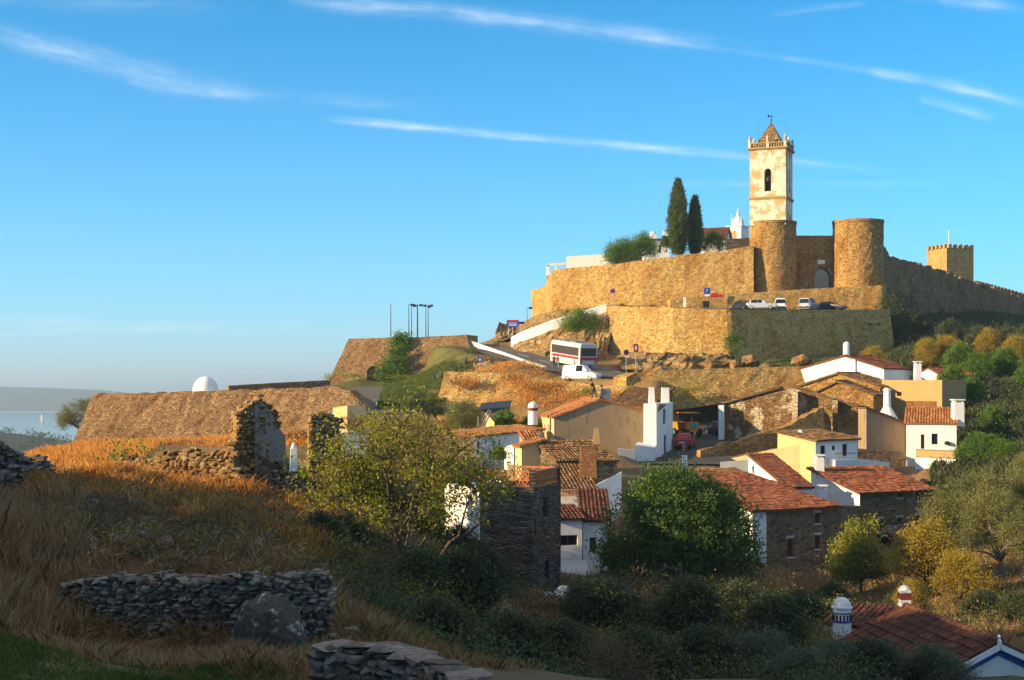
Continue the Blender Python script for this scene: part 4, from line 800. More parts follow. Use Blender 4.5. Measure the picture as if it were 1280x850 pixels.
# A: long low white house with an orange roof
hA, CA, LA = house('long low white house with an orange tile roof and a round banded chimney', P2(592, 112), P2(679, 129), 2.4, -10, Z_(547, 112), Z_(542, 112), 'back', WHITE, TILE_ORANGE, ov=.2, sidemats={3: FIELDSTONE}, ops={0: [(596, 552, 600, 566, 'door')]})
chimney(hA, 666, 524, 502, 128, .88, WPAINT, 'round', band=REDB)
ac = thing('air_conditioner', at(618, 560, 117.3), 'white air conditioner unit on the long low house', 'air conditioner'); px_, py_ = on_wall(P2(592, 112), P2(679, 129), 618)
mb = MB(); q0 = Vector((*P2(592, 112), 0)); uu = (Vector((*P2(679, 129), 0))-q0).normalized(); vv = Vector((-uu.y, uu.x, 0)); c0 = q0+uu*px_-vv*.25; rzA = math.atan2(uu.y, uu.x); mb.box((c0.x, c0.y, Z_(557.5, py_)), (.95, .36, .62), rzA); mb.build('casing', WPAINT, ac)
mb = MB(); c1 = c0-vv*.2+Vector((0, 0, Z_(553, py_)+.02)); ring = [c1+(uu*math.cos(k*.3927)+Vector((0, 0, 1))*math.sin(k*.3927))*.24 for k in range(16)]; mb.add(ring+[p+vv*.03 for p in ring], [tuple(range(16)), tuple(range(16, 32))]+[(k, (k+1) % 16, (k+1) % 16+16, k+16) for k in range(16)]); mb.build('fan_grille', IRON, ac)
hS, _, _ = house('small cream shed with an orange tile roof beside the beige gable house', P2(644, 109), P2(652, 107.6), 1.7, -10, Z_(558, 108.5), Z_(550, 110), 'back', CREAM, TILE_ORANGE)
house('low tiled outhouse behind the cream shed', P2(657, 110.6), P2(677, 111), 1.6, -10, Z_(554, 110.6), Z_(541, 112.2), 'back', OCHRE_R, TILE_ORANGE, ov=.12, ops={0: [(664, 557, 669, 568, 'door')]})
mb = MB(); mb.prism([P2(612, 114), P2(642, 112), P2(642, 112.4), P2(612, 114.4)], -10, [Z_(562, 114), Z_(556, 112), Z_(556, 112), Z_(562, 114)]); tag(mb.build('yard_wall', WHITE), 'low white yard wall in front of the long white house', 'wall')
sh = thing('tarpaulin_shed', at(620, 530, 138), 'lean-to shed under a black tarpaulin below the golden retaining wall', 'shed'); mb = MB(); a, b, c, d = at(598, 513, 137), at(637, 510, 137), at(640, 501.5, 141), at(602, 505, 141); mb.hexa([a, b, c, d], [p+Vector((0, 0, .1)) for p in (a, b, c, d)]); mb.build('tarpaulin_roof', TARP, sh)
mb = MB(); mb.prism([(a.x+.2, a.y+.3), (b.x-.2, b.y+.3), (c.x-.2, c.y), (d.x+.2, d.y)], -7, [a.z-.05, b.z-.05, c.z-.1, d.z-.1]); mb.build('wall', WOODG, sh)
for i, (xa, ya, xb, yb) in enumerate(((602, 536, 611, 512), (605, 534, 614, 513), (597, 534, 598, 521))):
    mb = MB(); mb.tube([at(xa, ya, 128), at(xb, yb, 129)], .07, 6); tag(mb.build('wooden_pole', WOODG), ['leaning wooden pole in the yard, the longer of two that slant right', 'leaning wooden pole in the yard, just right of the longest one', 'short upright wooden post by the black tarpaulin shed'][i], 'pole')
mb = MB(); mb.prism([P2(607, 131), P2(618, 130), P2(618, 131.5), P2(608, 132)], -7, [Z_(516, 131), Z_(528, 130), Z_(528, 131), Z_(516, 131)]); tag(mb.build('broken_wall', CREAM), 'sunlit stub of cream wall beside the leaning poles', 'wall')
# G: stone houses on the right
hG1, CG1, LG1 = house('long dark stone farmhouse with red roof and a white left end, behind the green tree', P2(941, 97), P2(1047, 100.4), 11., -17, Z_(640, 97), -7.35, 'back', FIELDSTONE, TILE_RED, sidemats={3: WHITE}, sill=BLUEGREY, ov=.3,
    ops={0: [(985, 673, 991, 696, 'window'), (1019, 641, 1025, 654, 'window'), (1019, 669, 1025, 686, 'window')], 3: [(918, 640, 922, 655, 'window')]})
mb = MB(); a = CG1(-.02, -.02, 0); b = CG1(1.15, -.02, 0); d_ = CG1(-.02, .3, 0); mb.prism([(a.x, a.y), (b.x, b.y), (b.x-.1, b.y+.1), (d_.x, d_.y)], -17, Z_(641, 97)); mb.build('white_corner', WHITE, hG1)
hG2, CG2, LG2 = house('dark stone house with red mono-pitch roof and a bright white gable end', (27.2, 110), (33.75, 112.7), 6.6, -16, Z_(617, 110), Z_(587.5, 116), 'back', FIELDSTONE, TILE_RED, sidemats={3: WHITE}, sill=BLUEGREY, ov=.3,
    ops={0: [(1123, 615.5, 1127.5, 622, 'window'), (1145, 614, 1150, 626, 'window'), (1152, 640, 1160.5, 663, 'door'), (1144.5, 644, 1149.8, 658, 'window'), (1121.5, 647, 1128, 658, 'window'), (1098.5, 649, 1103.5, 663, 'window'), (1080.5, 650, 1090, 661, 'hole')]})
chimney(hG2, 1024, 589, 568, 115.6, .72, WPAINT, 'cap'); chimney(hG2, 1027, 640, 606, 110.6, .72, WPAINT, 'cap')
mb = MB(); mb.prism([P2(1047.5, 100.6), P2(1079, 110.2), P2(1075, 111), P2(1045, 101.6)], -17, [Z_(633, 100.6), Z_(633, 110), Z_(633, 110), Z_(633, 100.6)]); tag(mb.build('linking_wall', FIELDSTONE), 'dark stone wall linking the farmhouse to the house with the white gable', 'wall')
house('red roofed house wedged between the cream wall and the white gable', P2(985, 109), P2(1016, 109.8), 6., -15, Z_(611, 109), Z_(569, 115), 'back', WHITE, TILE_RED, ov=.15)
house('brown roofed outbuilding with a grey wall below the cream wall', P2(912, 109.5), P2(958, 111), 4.5, -15, Z_(606, 110), Z_(588, 114), 'back', BLUEGREY, TILE_BROWN, ov=.15)
mb = MB(); mb.prism([P2(900, 116.2), P2(944, 116), P2(944, 116.4), P2(900, 116.6)], -12, [Z_(578, 116), Z_(574, 116), Z_(574, 116), Z_(578, 116)]); tag(mb.build('garden_wall', BLUEGREY), 'pale grey wall between the cream wall and the brown outbuilding roof', 'wall')
# H: white and blue house with the long cream wall
mb = MB(); a, b = P2(860, 125), P2(1019, 119.6)
g = thing('cream_wall_house', (a[0], a[1], -10), 'long sunlit cream wall with sloping top beside the white balcony house', 'wall'); mb.prism([a, b, (b[0]+.5, b[1]+.6), (a[0]+.5, a[1]+.6)], -15, [Z_(584, 125), Z_(551, 119.6), Z_(551, 119.6), Z_(584, 125)]); mb.build('wall', CREAM, g)
mb = MB(); tiles(mb, Vector((a[0]+.55, a[1]+.7, Z_(583, 125))), Vector((a[0]+4, a[1]+4, Z_(583, 125)-.1)), Vector((b[0]+3.9, b[1]+4.1, Z_(551, 119.6)-.2)), Vector((b[0]+.55, b[1]+.7, Z_(551, 119.6)))); mb.build('roof', TILE_BROWN, g)
hH, CH, LH = house('white house with air conditioner, low brown roof and a walled terrace', P2(1019.5, 119), P2(1072, 123), 4.0, -14, Z_(552, 119), Z_(541, 122), 'back', WHITE, TILE_BROWN, sidemats={3: CREAM}, ops={0: [(1025.5, 557, 1031.5, 574, 'window'), (1040, 557, 1044, 563, 'window'), (1053, 555, 1059, 570, 'window')]}, frame=IRON)
chimney(hH, 1000.5, 549, 537, 122.5, .4, WPAINT, 'dome')
ax = thing('air_conditioner', at(1039, 580, 120), 'white air conditioner box on the terrace wall of the balcony house', 'air conditioner'); mb = MB(); q = CH(1.9, -.22, 0); mb.box((q.x, q.y, Z_(580.5, 120.3)), (.75, .35, .5), .7); mb.build('casing', WPAINT, ax)
mb = MB(); q2 = q+Vector((.13, -.15, Z_(580.5, 120.3)+.25)); mb.lathe((q2.x, q2.y, q2.z-.02), [(0, 0), (.15, 0), (.15, .04), (0, .04)], 12); mb.build('fan_grille', IRON, ax)
tw = thing('terrace_wall', (CH(LH, -2, 0).x, CH(LH, -2, 0).y, -8), 'low white terrace wall right of the balcony house', 'wall'); mb = MB()
p1, p2, p3 = P2(1044, 118.6), P2(1082, 120.8), P2(1112, 124); 
for p, q, z0, z1 in ((p1, p2, 575, 574), (p2, p3, 574, 578)): mb.prism([p, q, (q[0]-.15, q[1]+.25), (p[0]-.15, p[1]+.25)], -14, [Z_(z0, p[1]), Z_(z1, q[1]), Z_(z1, q[1]), Z_(z0, p[1])])
mb.build('wall', WHITE, tw); mb = MB()
for i in range(9): p = Vector((*p1, Z_(575, 118.6))).lerp(Vector((*p2, Z_(574, 120.8))), i/8); mb.tube([p, p+Vector((0, .1, .55))], .02, 4)
mb.tube([Vector((*p1, Z_(575, 118.6)+.55)), Vector((*p2, Z_(574, 120.8)+.55))], .025, 4); mb.build('railing', IRON, tw)
# I: ruin with two arches
YI = 141; A0, A1 = P2(900, 143), P2(1084, 136.5); ru = thing('ruined_house', (A0[0], A0[1], -7), 'roofless ruined house with patchy plaster gable and two dark arches', 'ruin')
def arch_poly_wall(mb, A, B, zb, outline, arches, th):
    "wall A->B with top outline [(s,z)] and arches [(s0,s1,spring)]"
    A_, B_ = Vector((*A, 0)), Vector((*B, 0)); L = (B_-A_).length; u = (B_-A_)/L; v = Vector((-u.y, u.x, 0)); W = lambda s, z, d=0.: A_+u*s+v*d+Vector((0, 0, z))
    def top(s):
        for (a, za), (b, zc) in zip(outline, outline[1:]):
            if a <= s <= b: return za+(zc-za)*(s-a)/(b-a)
        return outline[-1][1]
    def low(s):
        for a, b, z in arches:
            if a < s < b: r = (b-a)/2; return z+math.sqrt(max(0, r*r-(s-(a+b)/2)**2))
        return zb
    ss = sorted({0, L, *[o[0] for o in outline], *[a+(b-a)*i/12+e for a, b, z in arches for i in range(13) for e in ((-1e-3, 1e-3) if i in (0, 12) else (0,))], *[L*i/60 for i in range(60)]})
    rg = [top(s)+.18*nz((s*1.7, A[0], 0))+.1*nz((s*5, A[0], 3)) for s in ss]
    for i, (s, q) in enumerate(zip(ss, ss[1:])):
        l0, l1 = low(s), low(q)
        for d in (0, th): mb.poly(W(s, l0, d), W(q, l1, d), W(q, rg[i+1], d), W(s, rg[i], d))
        mb.poly(W(s, rg[i]), W(q, rg[i+1]), W(q, rg[i+1], th), W(s, rg[i], th)); mb.poly(W(s, l0), W(q, l1), W(q, l1, th), W(s, l0, th))
    mb.poly(W(0, zb), W(0, rg[0]), W(0, rg[0], th), W(0, zb, th)); mb.poly(W(L, zb), W(L, rg[-1]), W(L, rg[-1], th), W(L, zb, th))
sx_ = lambda px: on_wall(A0, A1, px)[0]; zI = lambda py: Z_(py, 140); uI = (Vector((*A1, 0))-Vector((*A0, 0))).normalized(); nI = Vector((uI.y, -uI.x, 0))
def wI(px, py, d): s_, Y_ = on_wall(A0, A1, px); return Vector((A0[0], A0[1], 0))+uI*s_+nI*d+Vector((0, 0, Z_(py, Y_)))
mb = MB(); arch_poly_wall(mb, A0, A1, -9, [(0, zI(505.5)), (sx_(974), zI(485)), (sx_(990), zI(483)), (sx_(1046), zI(499)), (sx_(1084), zI(512))], [(sx_(1006), sx_(1039), zI(528)), (sx_(1048), sx_(1080), zI(528))], .6); mb.build('gable_wall', RUIN, ru)
mb = MB(); tiles(mb, wI(896, 506, .4), wI(896, 506, -1.2), wI(976, 484, -1.2), wI(976, 484, .4), .25, .45); tiles(mb, wI(1088, 513, -1.2), wI(1088, 513, .4), wI(986, 482, .4), wI(986, 482, -1.2), .25, .45); mb.build('roof_edge', TILE_BROWN, ru)
mb = MB(); mb.prism([P2(898, 141.4), P2(904.5, 141.2), P2(906, 142.7), P2(899, 142.9)], -9, [Z_(508, 141)+.1]*4); mb.build('white_pier', WHITE, ru)
mb = MB(); mb.prism([P2(990, 138.2), P2(997, 137.9), P2(999, 139.4), P2(992, 139.6)], -9, zI(489)); mb.prism([P2(1040, 137), P2(1047, 136.7), P2(1048, 137.7), P2(1041, 137.9)], -9, zI(500)); mb.build('pier', RUIN, ru)
mb = MB(); mb.prism([P2(945, 148), P2(1095, 146), P2(1095, 146.5), P2(945, 148.5)], -9, [Z_(497, 148), Z_(505, 146), Z_(505, 146), Z_(497, 148)]); mb.build('back_wall', BROWN, ru)
o = wall_thing('broken_wall', ats((872, 590, 124), (930, 585, 128), (1000, 570, 132), (1032, 560, 135)), ats((876, 563, 124.5), (905, 556, 126), (958, 543, 129.5), (1000, 524, 133), (1030, 509, 136)), OCHRE, 'broken stone wall sloping down to the left in front of the arched ruin', 'wall', nv=5, jit=.12, ragged=.35, back=.7)
hI2, _, _ = house('beige house with long sloping roof right of the arched ruin', P2(1083, 130), P2(1147, 132), 1.3, -11, Z_(537, 132), Z_(511, 130), 'left', BEIGE, TILE_BROWN, ov=.2)
mb = MB(); mb.prism([P2(1064, 128.6), P2(1147, 129.8), P2(1147, 130.2), P2(1064, 129)], -13, [Z_(560, 129), Z_(566, 130), Z_(566, 130), Z_(560, 129)]); tag(mb.build('stone_wall', FIELDSTONE), 'brown stone base wall below the beige sloping house', 'wall')
hcc = thing('cone_chimney', at(1109, 528, 134), 'large white chimney with a flared conical base', 'chimney'); mb = MB(); b0 = at(1109, 529, 134.5); mb.lathe(b0, [(1.5, -.6), (1.28, 0), (.42, 1.45), (.36, 1.6), (.33, 3.1), (.4, 3.12), (.4, 3.25), (.3, 3.3)], 18); mb.build('shaft', WPAINT, hcc)
mb = MB(); mb.lathe(b0+Vector((0, 0, 3.3)), [(.3, 0), (.3, .12), (0, .14)], 12); mb.build('cap', OCHRE_R, hcc)
# J: white gable house and brown houses in front of it
hJ, CJ, LJ = house('white gable house with a tall rounded chimney below the shaded bastion wall', (32.2, 158), (40.2, 152), 7.5, -6, Z_(462, 155), Z_(446, 155), 'v', WHITE, TILE_RED, rp=.55, ov=.1)
q = CJ(LJ*.56, -.15, 0); mb = MB(); mb.hexa([CJ(LJ*.6, -.2, -3), CJ(LJ*.68, -.2, -3), CJ(LJ*.68, .1, -3), CJ(LJ*.6, .1, -3)], [CJ(LJ*.6, -.2, Z_(448, 155)), CJ(LJ*.68, -.2, Z_(450, 155)), CJ(LJ*.68, .1, Z_(450, 155)), CJ(LJ*.6, .1, Z_(448, 155))]); mb.build('pilaster', WPAINT, hJ)
chimney(hJ, 1058, 452, 427, 155.5, .72, WPAINT, 'round')
house('brown stone gable house directly in front of the white gable', (X_(998, 150), 150), (X_(1100, 145), 145), 6, -7, Z_(484, 147), Z_(467.5, 147), 'v', OCHRE, TILE_BROWN, ov=.25)
house('small brown gable house with orange eaves in front of the larger brown gable', (X_(1014, 144), 144), (X_(1092, 141), 141), 4, -7, Z_(494, 142), Z_(478, 142), 'v', OCHRE, TILE_BROWN, rp=.42, ov=.25)
hK, _, _ = house('flat ochre block house with a tiny window behind the conical chimney', P2(1102, 147), P2(1177.5, 141), 4, -7, Z_(475, 144), 0, 'flat', OCHRE_R, OCHRE_R, ops={0: [(1121, 490, 1127, 495, 'hole')]}, ov=.1)
chimney(hK, 1147, 477, 451.5, 149.5, .68, WPAINT, 'cap', .96)
house('small white gable roofed house behind the ochre block', P2(1143, 157), P2(1178, 152), 4, -4, Z_(471, 155), Z_(461, 155), 'v', WHITE, TILE_RED, ov=.1)
mb = MB(); mb.prism([P2(1133, 139), P2(1171, 137), P2(1171, 137.5), P2(1133, 139.5)], -6, [Z_(501.5, 138)]*4); tag(mb.build('brick_fence', BRICK), 'red brick fence wall below the ochre block house', 'wall')
# L: white cottage with arched window
hL, CL, LL = house('white cottage with ribbed red roof and a small arched window', (36.1, 128.8), (40.3, 127.5), 4.4, -10, Z_(530, 127.5), Z_(512, 131), 'back', WHITE, TILE_ORANGE, ops={0: [(1164.5, 542, 1172, 555.5, 'window'), (1151, 543, 1155.5, 561, 'door')]}, frame=IRON, ov=.2)
chimney(hL, 1197, 526, 499, 128.6, .95, WPAINT, 'cap', .97)
ds = CL(LL*.82, -.12, 0); mb = MB(); mb.lathe((ds.x-.05, ds.y-.1, Z_(557, 126.8)), [(0, 0), (.2, .06), (.28, .2), (.2, .34), (0, .4)], 14); tag(mb.build('satellite_dish', IRON), 'small round dark dish on the white cottage wall', 'dish')
mb = MB(); mb.prism([P2(1145, 125.5), P2(1196, 122.5), P2(1196, 124.6), P2(1145, 127.5)], -11, [Z_(563, 125)]*4); tag(mb.build('terrace', OCHRE_R), 'grey-brown terrace block under the white cottage', 'terrace')
mb = MB(); mb.prism([P2(1144, 123.5), P2(1195, 120.5), P2(1195, 120.9), P2(1144, 123.9)], -11.5, [Z_(573, 122)]*4); tag(mb.build('low_wall', WHITE), 'low white wall in front of the cottage terrace', 'wall')
# N: cottage at the bottom right
hN, CN, LN = house('white cottage with dark roof and blue trimmed gable at the bottom right', (13.9, 51.2), (22.2, 52.4), 8.2, -16.5, -11.75, -9.72, 'v', WHITE, TILE_DARK, rp=.48, ov=.16)
mb = MB(); 
for a, b in (((-.25, -11.86), (LN*.48, -9.78)), ((LN*.48, -9.78), (LN+.2, -11.86))):
    pa, pb = CN(a[0], -.19, a[1]), CN(b[0], -.19, b[1]); mb.bar(pa, pb, .06, .2)
mb.build('barge_board', WPAINT, hN); mb = MB()
for a, b in (((-.1, -12.1), (LN*.48, -10.02)), ((LN*.48, -10.02), (LN+.1, -12.1))): mb.bar(CN(a[0], -.03, a[1]), CN(b[0], -.03, b[1]), .04, .2)
mb.build('blue_trim', BLUEP, hN); mb = MB(); p = CN(LN*.48, -.1, -9.62); mb.lathe(p, [(.1, -.1), (.1, .05), (.05, .12), (.07, .2), (0, .28)], 8); mb.build('finial', WPAINT, hN)
chimney(hN, 1130.5, 768, 731, 60, .46, WPAINT, 'dome', band=REDB)
hN2, _, _ = house('low white house top with a blue banded round chimney at the bottom right', P2(1030, 63.5), P2(1106, 62), 3, -15, Z_(784, 63), Z_(765, 64), 'back', WHITE, TILE_DARK, ov=.1, sidemats={})
mb = MB(); x, Y = X_(1052.5, 62), 62; zt = Z_(749, 62); r = .4; mb.lathe((x, Y, zt-2.2), [(r, 0), (r, 1.8), (r+.06, 1.82), (r+.06, 1.88)]+[(r*math.cos(a), 1.88+.42*math.sin(a)) for a in (0, .4, .8, 1.2, 1.57)], 20); ch = mb.build('chimney', WPAINT, hN2)
for zb_, h_ in ((zt-.62, .06), (zt-1.0, .08)):
    b = MB(); b.lathe((x, Y, zb_), [(r-.03, 0), (r+.025, .0), (r+.025, h_), (r-.03, h_)], 20); o = b.build('blue_band', BLUEP, None); o.parent = ch; o.location = Vector(o.location)-wloc(hN2)
for k in range(9):
    a = math.pi+k*math.pi/8; b = MB(); b.box((x+math.cos(a)*(r-.005), Y+math.sin(a)*(r-.005), zt-.92), (.07, .07, .26), a); o = b.build('vent_slot', DARK, None); o.parent = ch; o.location = Vector(o.location)-wloc(hN2)
# town on the hilltop
house('long grey-white house on top of the town wall left of the trees', P2(708, 232), P2(768, 226), 8, 12, Z_(318, 228), 0, 'flat', BLUEGREY, BLUEGREY, sidemats={3: WHITE})
tl = thing('terrace_house', at(694, 345, 228), 'white terrace with a dark doorway frame at the left end of the town wall', 'terrace'); mb = MB(); a, b = at(683, 347, 228), at(707, 338, 229)
mb.prism([(a.x, a.y), (b.x, b.y), (b.x, b.y+.5), (a.x, a.y+.5)], 12, [a.z+.3, b.z+.3, b.z+.3, a.z+.3]); mb.build('wall', WHITE, tl); mb = MB(); mb.box((X_(685, 228), 229, 15), (.5, .5, Z_(331, 228)-15)); mb.box((X_(695, 228), 229, 15), (.3, .5, Z_(332, 228)-15)); mb.bar(at(684, 331.5, 229), at(707, 329.5, 229), .5, .4); mb.build('pergola_frame', WPAINT, tl)
ht, _, _ = house('white house with a domed chimney left of the cypresses', P2(806, 245), P2(836, 245), 8, 14, Z_(300, 245), Z_(296, 248), 'back', WHITE, TILE_RED, ops={0: [(823.5, 306, 826.5, 316, 'window')]}); chimney(ht, 816.5, 300, 289, 246, 1.1, WHITE, 'dome'); chimney(ht, 832, 300, 289, 246, .9, WHITE, 'box')
house('white house with red tile roof between cypress and church belfry', P2(870, 262), P2(906, 260), 5, 12, Z_(297.5, 260), Z_(286, 263), 'u', WHITE, TILE_RED, ov=.4, ops={0: [(898, 300, 901, 306, 'window')]})
parapet('dark_wall', ats((908, 306.5, 236), (942, 304, 236)), 1.0, .5, SCHIST, 'dark wall top below the church belfry', 'wall')
cb = thing('church_belfry', at(924, 305, 270), 'white church belfry with domed lantern behind the town wall', 'belfry'); T2 = rotp(X_(922.5, 270), 270, R(38)); zc = lambda py: Z_(py, 270)
mb = MB(); ringbox(mb, 1.5, 14, zc(284), T2); ringbox(mb, 1.75, zc(284), zc(282.8), T2); mb.build('tower', WHITE, cb)
mb = MB()
for p in (T2(0, -1.52, 0), T2(-1.52, 0, 0)): 
    d = Vector((1, 0, 0)) if abs(p.x-T2(0, 0, 0).x) < .9 else Vector((0, 1, 0)); q = Vector((p.x, p.y, 0)); n_ = (q-Vector((*T2(0, 0, 0)[:2], 0))).normalized(); s = Vector((-n_.y, n_.x, 0))
    arc = [q+s*(.5*math.cos(math.pi*i/8))+Vector((0, 0, zc(292)+.5*math.sin(math.pi*i/8))) for i in range(9)]+[q-s*.5+Vector((0, 0, zc(300))), q+s*.5+Vector((0, 0, zc(300)))]
    mb.add(arc+[k+n_*.04 for k in arc], [tuple(range(11)), tuple(range(11, 22))]+[(i, (i+1) % 11, (i+1) % 11+11, i+11) for i in range(11)])
mb.build('arched_opening', OCHRE_R, cb)
mb = MB(); mb.lathe((X_(922.5, 270), 270, zc(283)), [(1.25, 0), (1.2, .5), (1.05, 1.1), (.75, 1.6), (.4, 1.85), (.3, 2.0), (.3, 2.5), (.36, 2.55), (.12, 2.9), (.05, 3.6), (0, 3.65)], 16); mb.build('dome', WHITE, cb)
for s, h in ((1.35, 1.6), (-1.35, 1.2)): mb = MB(); p = T2(s, -1.2 if s > 0 else 1.2, zc(284)); mb.lathe(p, [(.25, 0), (.25, .4), (.1, .7), (.06, h), (0, h+.1)], 8); mb.build('pinnacle', WHITE, cb)
mb = MB(); p = at(914.5, 302, 262); mb.tube([p, at(914.5, 268, 262)], .05, 4); tag(mb.build('antenna_mast', STEEL), 'thin antenna mast left of the church belfry', 'mast')

# ---------------------------------------------------------------- vehicles
def place(o, loc, rz): o.location = loc; o.rotation_euler = (0, 0, rz)
def wheel(par, x, y, r, w_=.2):
    mb = MB(); n = 18; f = lambda rr, yy: [(x+rr*math.cos(k*6.2832/n), y+yy, r+rr*math.sin(k*6.2832/n)) for k in range(n)]
    rings = [f(r*.6, -w_/2), f(r*.95, -w_/2), f(r, -w_*.3), f(r, w_*.3), f(r*.95, w_/2), f(r*.6, w_/2)]
    mb.add([p for q in rings for p in q], [(i*n+k, i*n+(k+1) % n, (i+1)*n+(k+1) % n, (i+1)*n+k) for i in range(5) for k in range(n)])
    t_ = mb.build('wheel', BLACK, par); b = MB(); b.add(f(r*.62, -w_*.42)+f(r*.62, w_*.42)+f(r*.2, -w_*.5)+f(r*.2, w_*.5), [(i, (i+1) % n, (i+1) % n+2*n, i+2*n) for i in range(n)]+[(n+i, n+(i+1) % n, 3*n+(i+1) % n, 3*n+i) for i in range(n)]+[tuple(range(2*n, 3*n)), tuple(range(3*n, 4*n))])
    r_ = b.build('rim', STEEL, None); r_.parent = t_; r_.location = Vector(r_.location)-wloc(par)
def car(label, cat, loc, rz, paint, st, w_, wr=.31, wx=None, name='parked_car', group=None, glass=((1, 2), (3, 4)), side=None):
    """st: stations (x, zbottom, zbelt, ztop, top half width); front is +x. glass: station spans of windscreen and rear window, side: (station0, station1)"""
    g = thing(name, (0, 0, 0), label, cat, group); hw = w_/2; secs = []
    for x, zb, zl, zt, tw in st:
        secs.append([(x, y, z) for y, z in ((-hw*.86, zb), (-hw, zb+.16), (-hw, zl-.12), (-hw*.97, zl), (-tw, zt-.05), (-tw+.1, zt), (tw-.1, zt), (tw, zt-.05), (hw*.97, zl), (hw, zl-.12), (hw, zb+.16), (hw*.86, zb))])
    m_ = 12; mb = MB(); mb.add([p for s in secs for p in s], [(i*m_+k, i*m_+(k+1) % m_, (i+1)*m_+(k+1) % m_, (i+1)*m_+k) for i in range(len(secs)-1) for k in range(m_)]+[tuple(range(m_)), tuple((len(secs)-1)*m_+k for k in range(m_))[::-1]])
    mb.build('body', paint, g)
    V_ = lambda i, k: Vector(secs[i][k]); off = .012
    def pane(name, a, b, c, d, k=.06):
        c0 = (a+b+c+d)/4; n = (b-a).cross(d-a).normalized(); n = n if n.dot(c0-Vector((c0.x*.9, 0, .8))) > 0 else -n
        q = [p.lerp(c0, k*1.6)+n*off for p in (a, b, c, d)]; mb = MB(); mb.hexa(q, [p+n*.006 for p in q]); return mb.build(name, GLASS, g)
    (f0, f1), (r0, r1) = glass
    pane('windscreen', V_(f0, 8), V_(f0, 3), V_(f1, 4), V_(f1, 7)); pane('rear_window', V_(r1, 3), V_(r1, 8), V_(r0, 7), V_(r0, 4))
    for sp in side or [(f1, r0)]:
        for k0, k1 in ((3, 4), (8, 7)): pane('side_window', V_(sp[0], k0), V_(sp[1], k0), V_(sp[1], k1), V_(sp[0], k1), .045)
    xf, xr = st[0][0], st[-1][0]
    for s in (-1, 1):
        mb = MB(); mb.box((xf-.02, s*hw*.7, st[0][2]-.25), (.1, hw*.34, .16)); mb.build('headlight', SIGNWHITE, g); mb = MB(); mb.box((xr+.0, s*hw*.84, st[-1][2]-.28), (.06, hw*.18, .32)); mb.build('tail_light', SIGNRED, g)
        mb = MB(); xm = st[f0][0]-.25; mb.box((xm, s*(hw+.08), st[f0][2]), (.1, .16, .13)); mb.build('wing_mirror', paint, g)
        for x in wx or (xf-.75, xr+.7): wheel(g, x, s*(hw-.1), wr)
    for x in (xf+.03, xr-.03): mb = MB(); mb.box((x, 0, st[0][1]+.06), (.12, w_*.92, .2)); mb.build('bumper', paint if name != 'parked_van' else BLACK, g)
    mb = MB(); mb.box((xr-.1, 0, .55), (.02, .5, .11)); mb.build('number_plate', SIGNWHITE, g)
    place(g, loc, rz); return g
def hatch(L, h): return [(L/2, .3, .66, .68, .55), (L*.36, .22, .82, .84, .66), (L*.22, .2, .9, .93, .68), (L*.02, .2, .92, h-.02, .56), (-L*.12, .2, .93, h, .58), (-L*.36, .2, .95, h-.06, .56), (-L*.47, .24, .97, 1.0, .62), (-L/2, .32, .82, .85, .6)]
HG = dict(glass=((2, 3), (5, 6)), side=[(3, 4), (4, 5)])
def vanst(L, h): return [(L/2, .3, .72, .74, .58), (L*.4, .22, .95, .97, .68), (L*.27, .2, 1.02, 1.05, .7), (L*.1, .2, 1.06, h-.03, .62), (-L*.1, .2, 1.06, h, .66), (-L*.44, .2, 1.06, h-.01, .66), (-L*.488, .22, 1.06, h-.1, .66), (-L/2, .3, .98, 1.0, .66)]
P_COACH = plain('cream_coach_paint', (.62, .58, .52), .35, spec=.5, var=.05); G_COACH = plain('tinted_coach_glass', (.06, .045, .04), .25, spec=.4)
P_WHITE = plain('white_car_paint', (.78, .78, .77), .25, spec=.5, var=.02); P_SILVER = plain('silver_car_paint', (.5, .5, .5), .25, metal=.4, spec=.5, var=.02); P_BLACK = plain('black_car_paint', (.018, .018, .022), .2, spec=.5); P_RED = plain('red_car_paint', (.38, .03, .035), .3, spec=.5, var=.03)
P_NAVY = plain('navy_car_paint', (.015, .025, .06), .2, spec=.5); P_ORANGE = plain('orange_machine_paint', (.62, .23, .02), .4, spec=.4, var=.1); P_TEAL = plain('teal_panel', (.05, .32, .3), .4)
def ground(px, py, Y): return at(px, py, Y)
car('white panel van driving down the lower road, facing right', 'van', at(727, 476, 162.5), R(-25), P_WHITE, vanst(4.2, 1.84), 1.72, name='white_van', glass=((2, 3), (6, 7)), side=[(3, 4)])
PZc = 9.78
car('black hatchback parked at the left end of the car park row', 'car', (X_(930, 198), 198, PZc), R(-70), P_BLACK, hatch(3.9, 1.45), 1.66, **HG)
car('silver hatchback parked across the car park, nose to the right', 'car', (X_(953, 196), 196, PZc), R(-22), P_SILVER, hatch(4.1, 1.5), 1.7, **HG)
car('small white van seen from behind in the middle of the car park row', 'van', (X_(975.5, 199.5), 199.5, PZc), R(80), P_WHITE, vanst(3.9, 1.75), 1.66, name='parked_van', glass=((2, 3), (6, 7)), side=[(3, 4)])
car('silver-white minivan seen from behind with a big rear window', 'car', (X_(1011, 199), 199, PZc), R(60), P_SILVER, vanst(4.2, 1.78), 1.75, name='parked_van', glass=((2, 3), (6, 7)), side=[(3, 4), (4, 5)])
car('dark car at the right end of the car park row', 'car', (X_(1040, 200), 200, PZc), R(-40), P_BLACK, hatch(3.9, 1.42), 1.64, **HG)
def on_ground(px, Y, dz=0.): return Vector((X_(px, Y), Y, tzp(px, Y)+dz))
def st_z(px, Y): return Vector((X_(px, Y), Y, float(near_path(np.array([X_(px, Y)]), np.array([Y]), ROADS[3])[1][0])+.06))
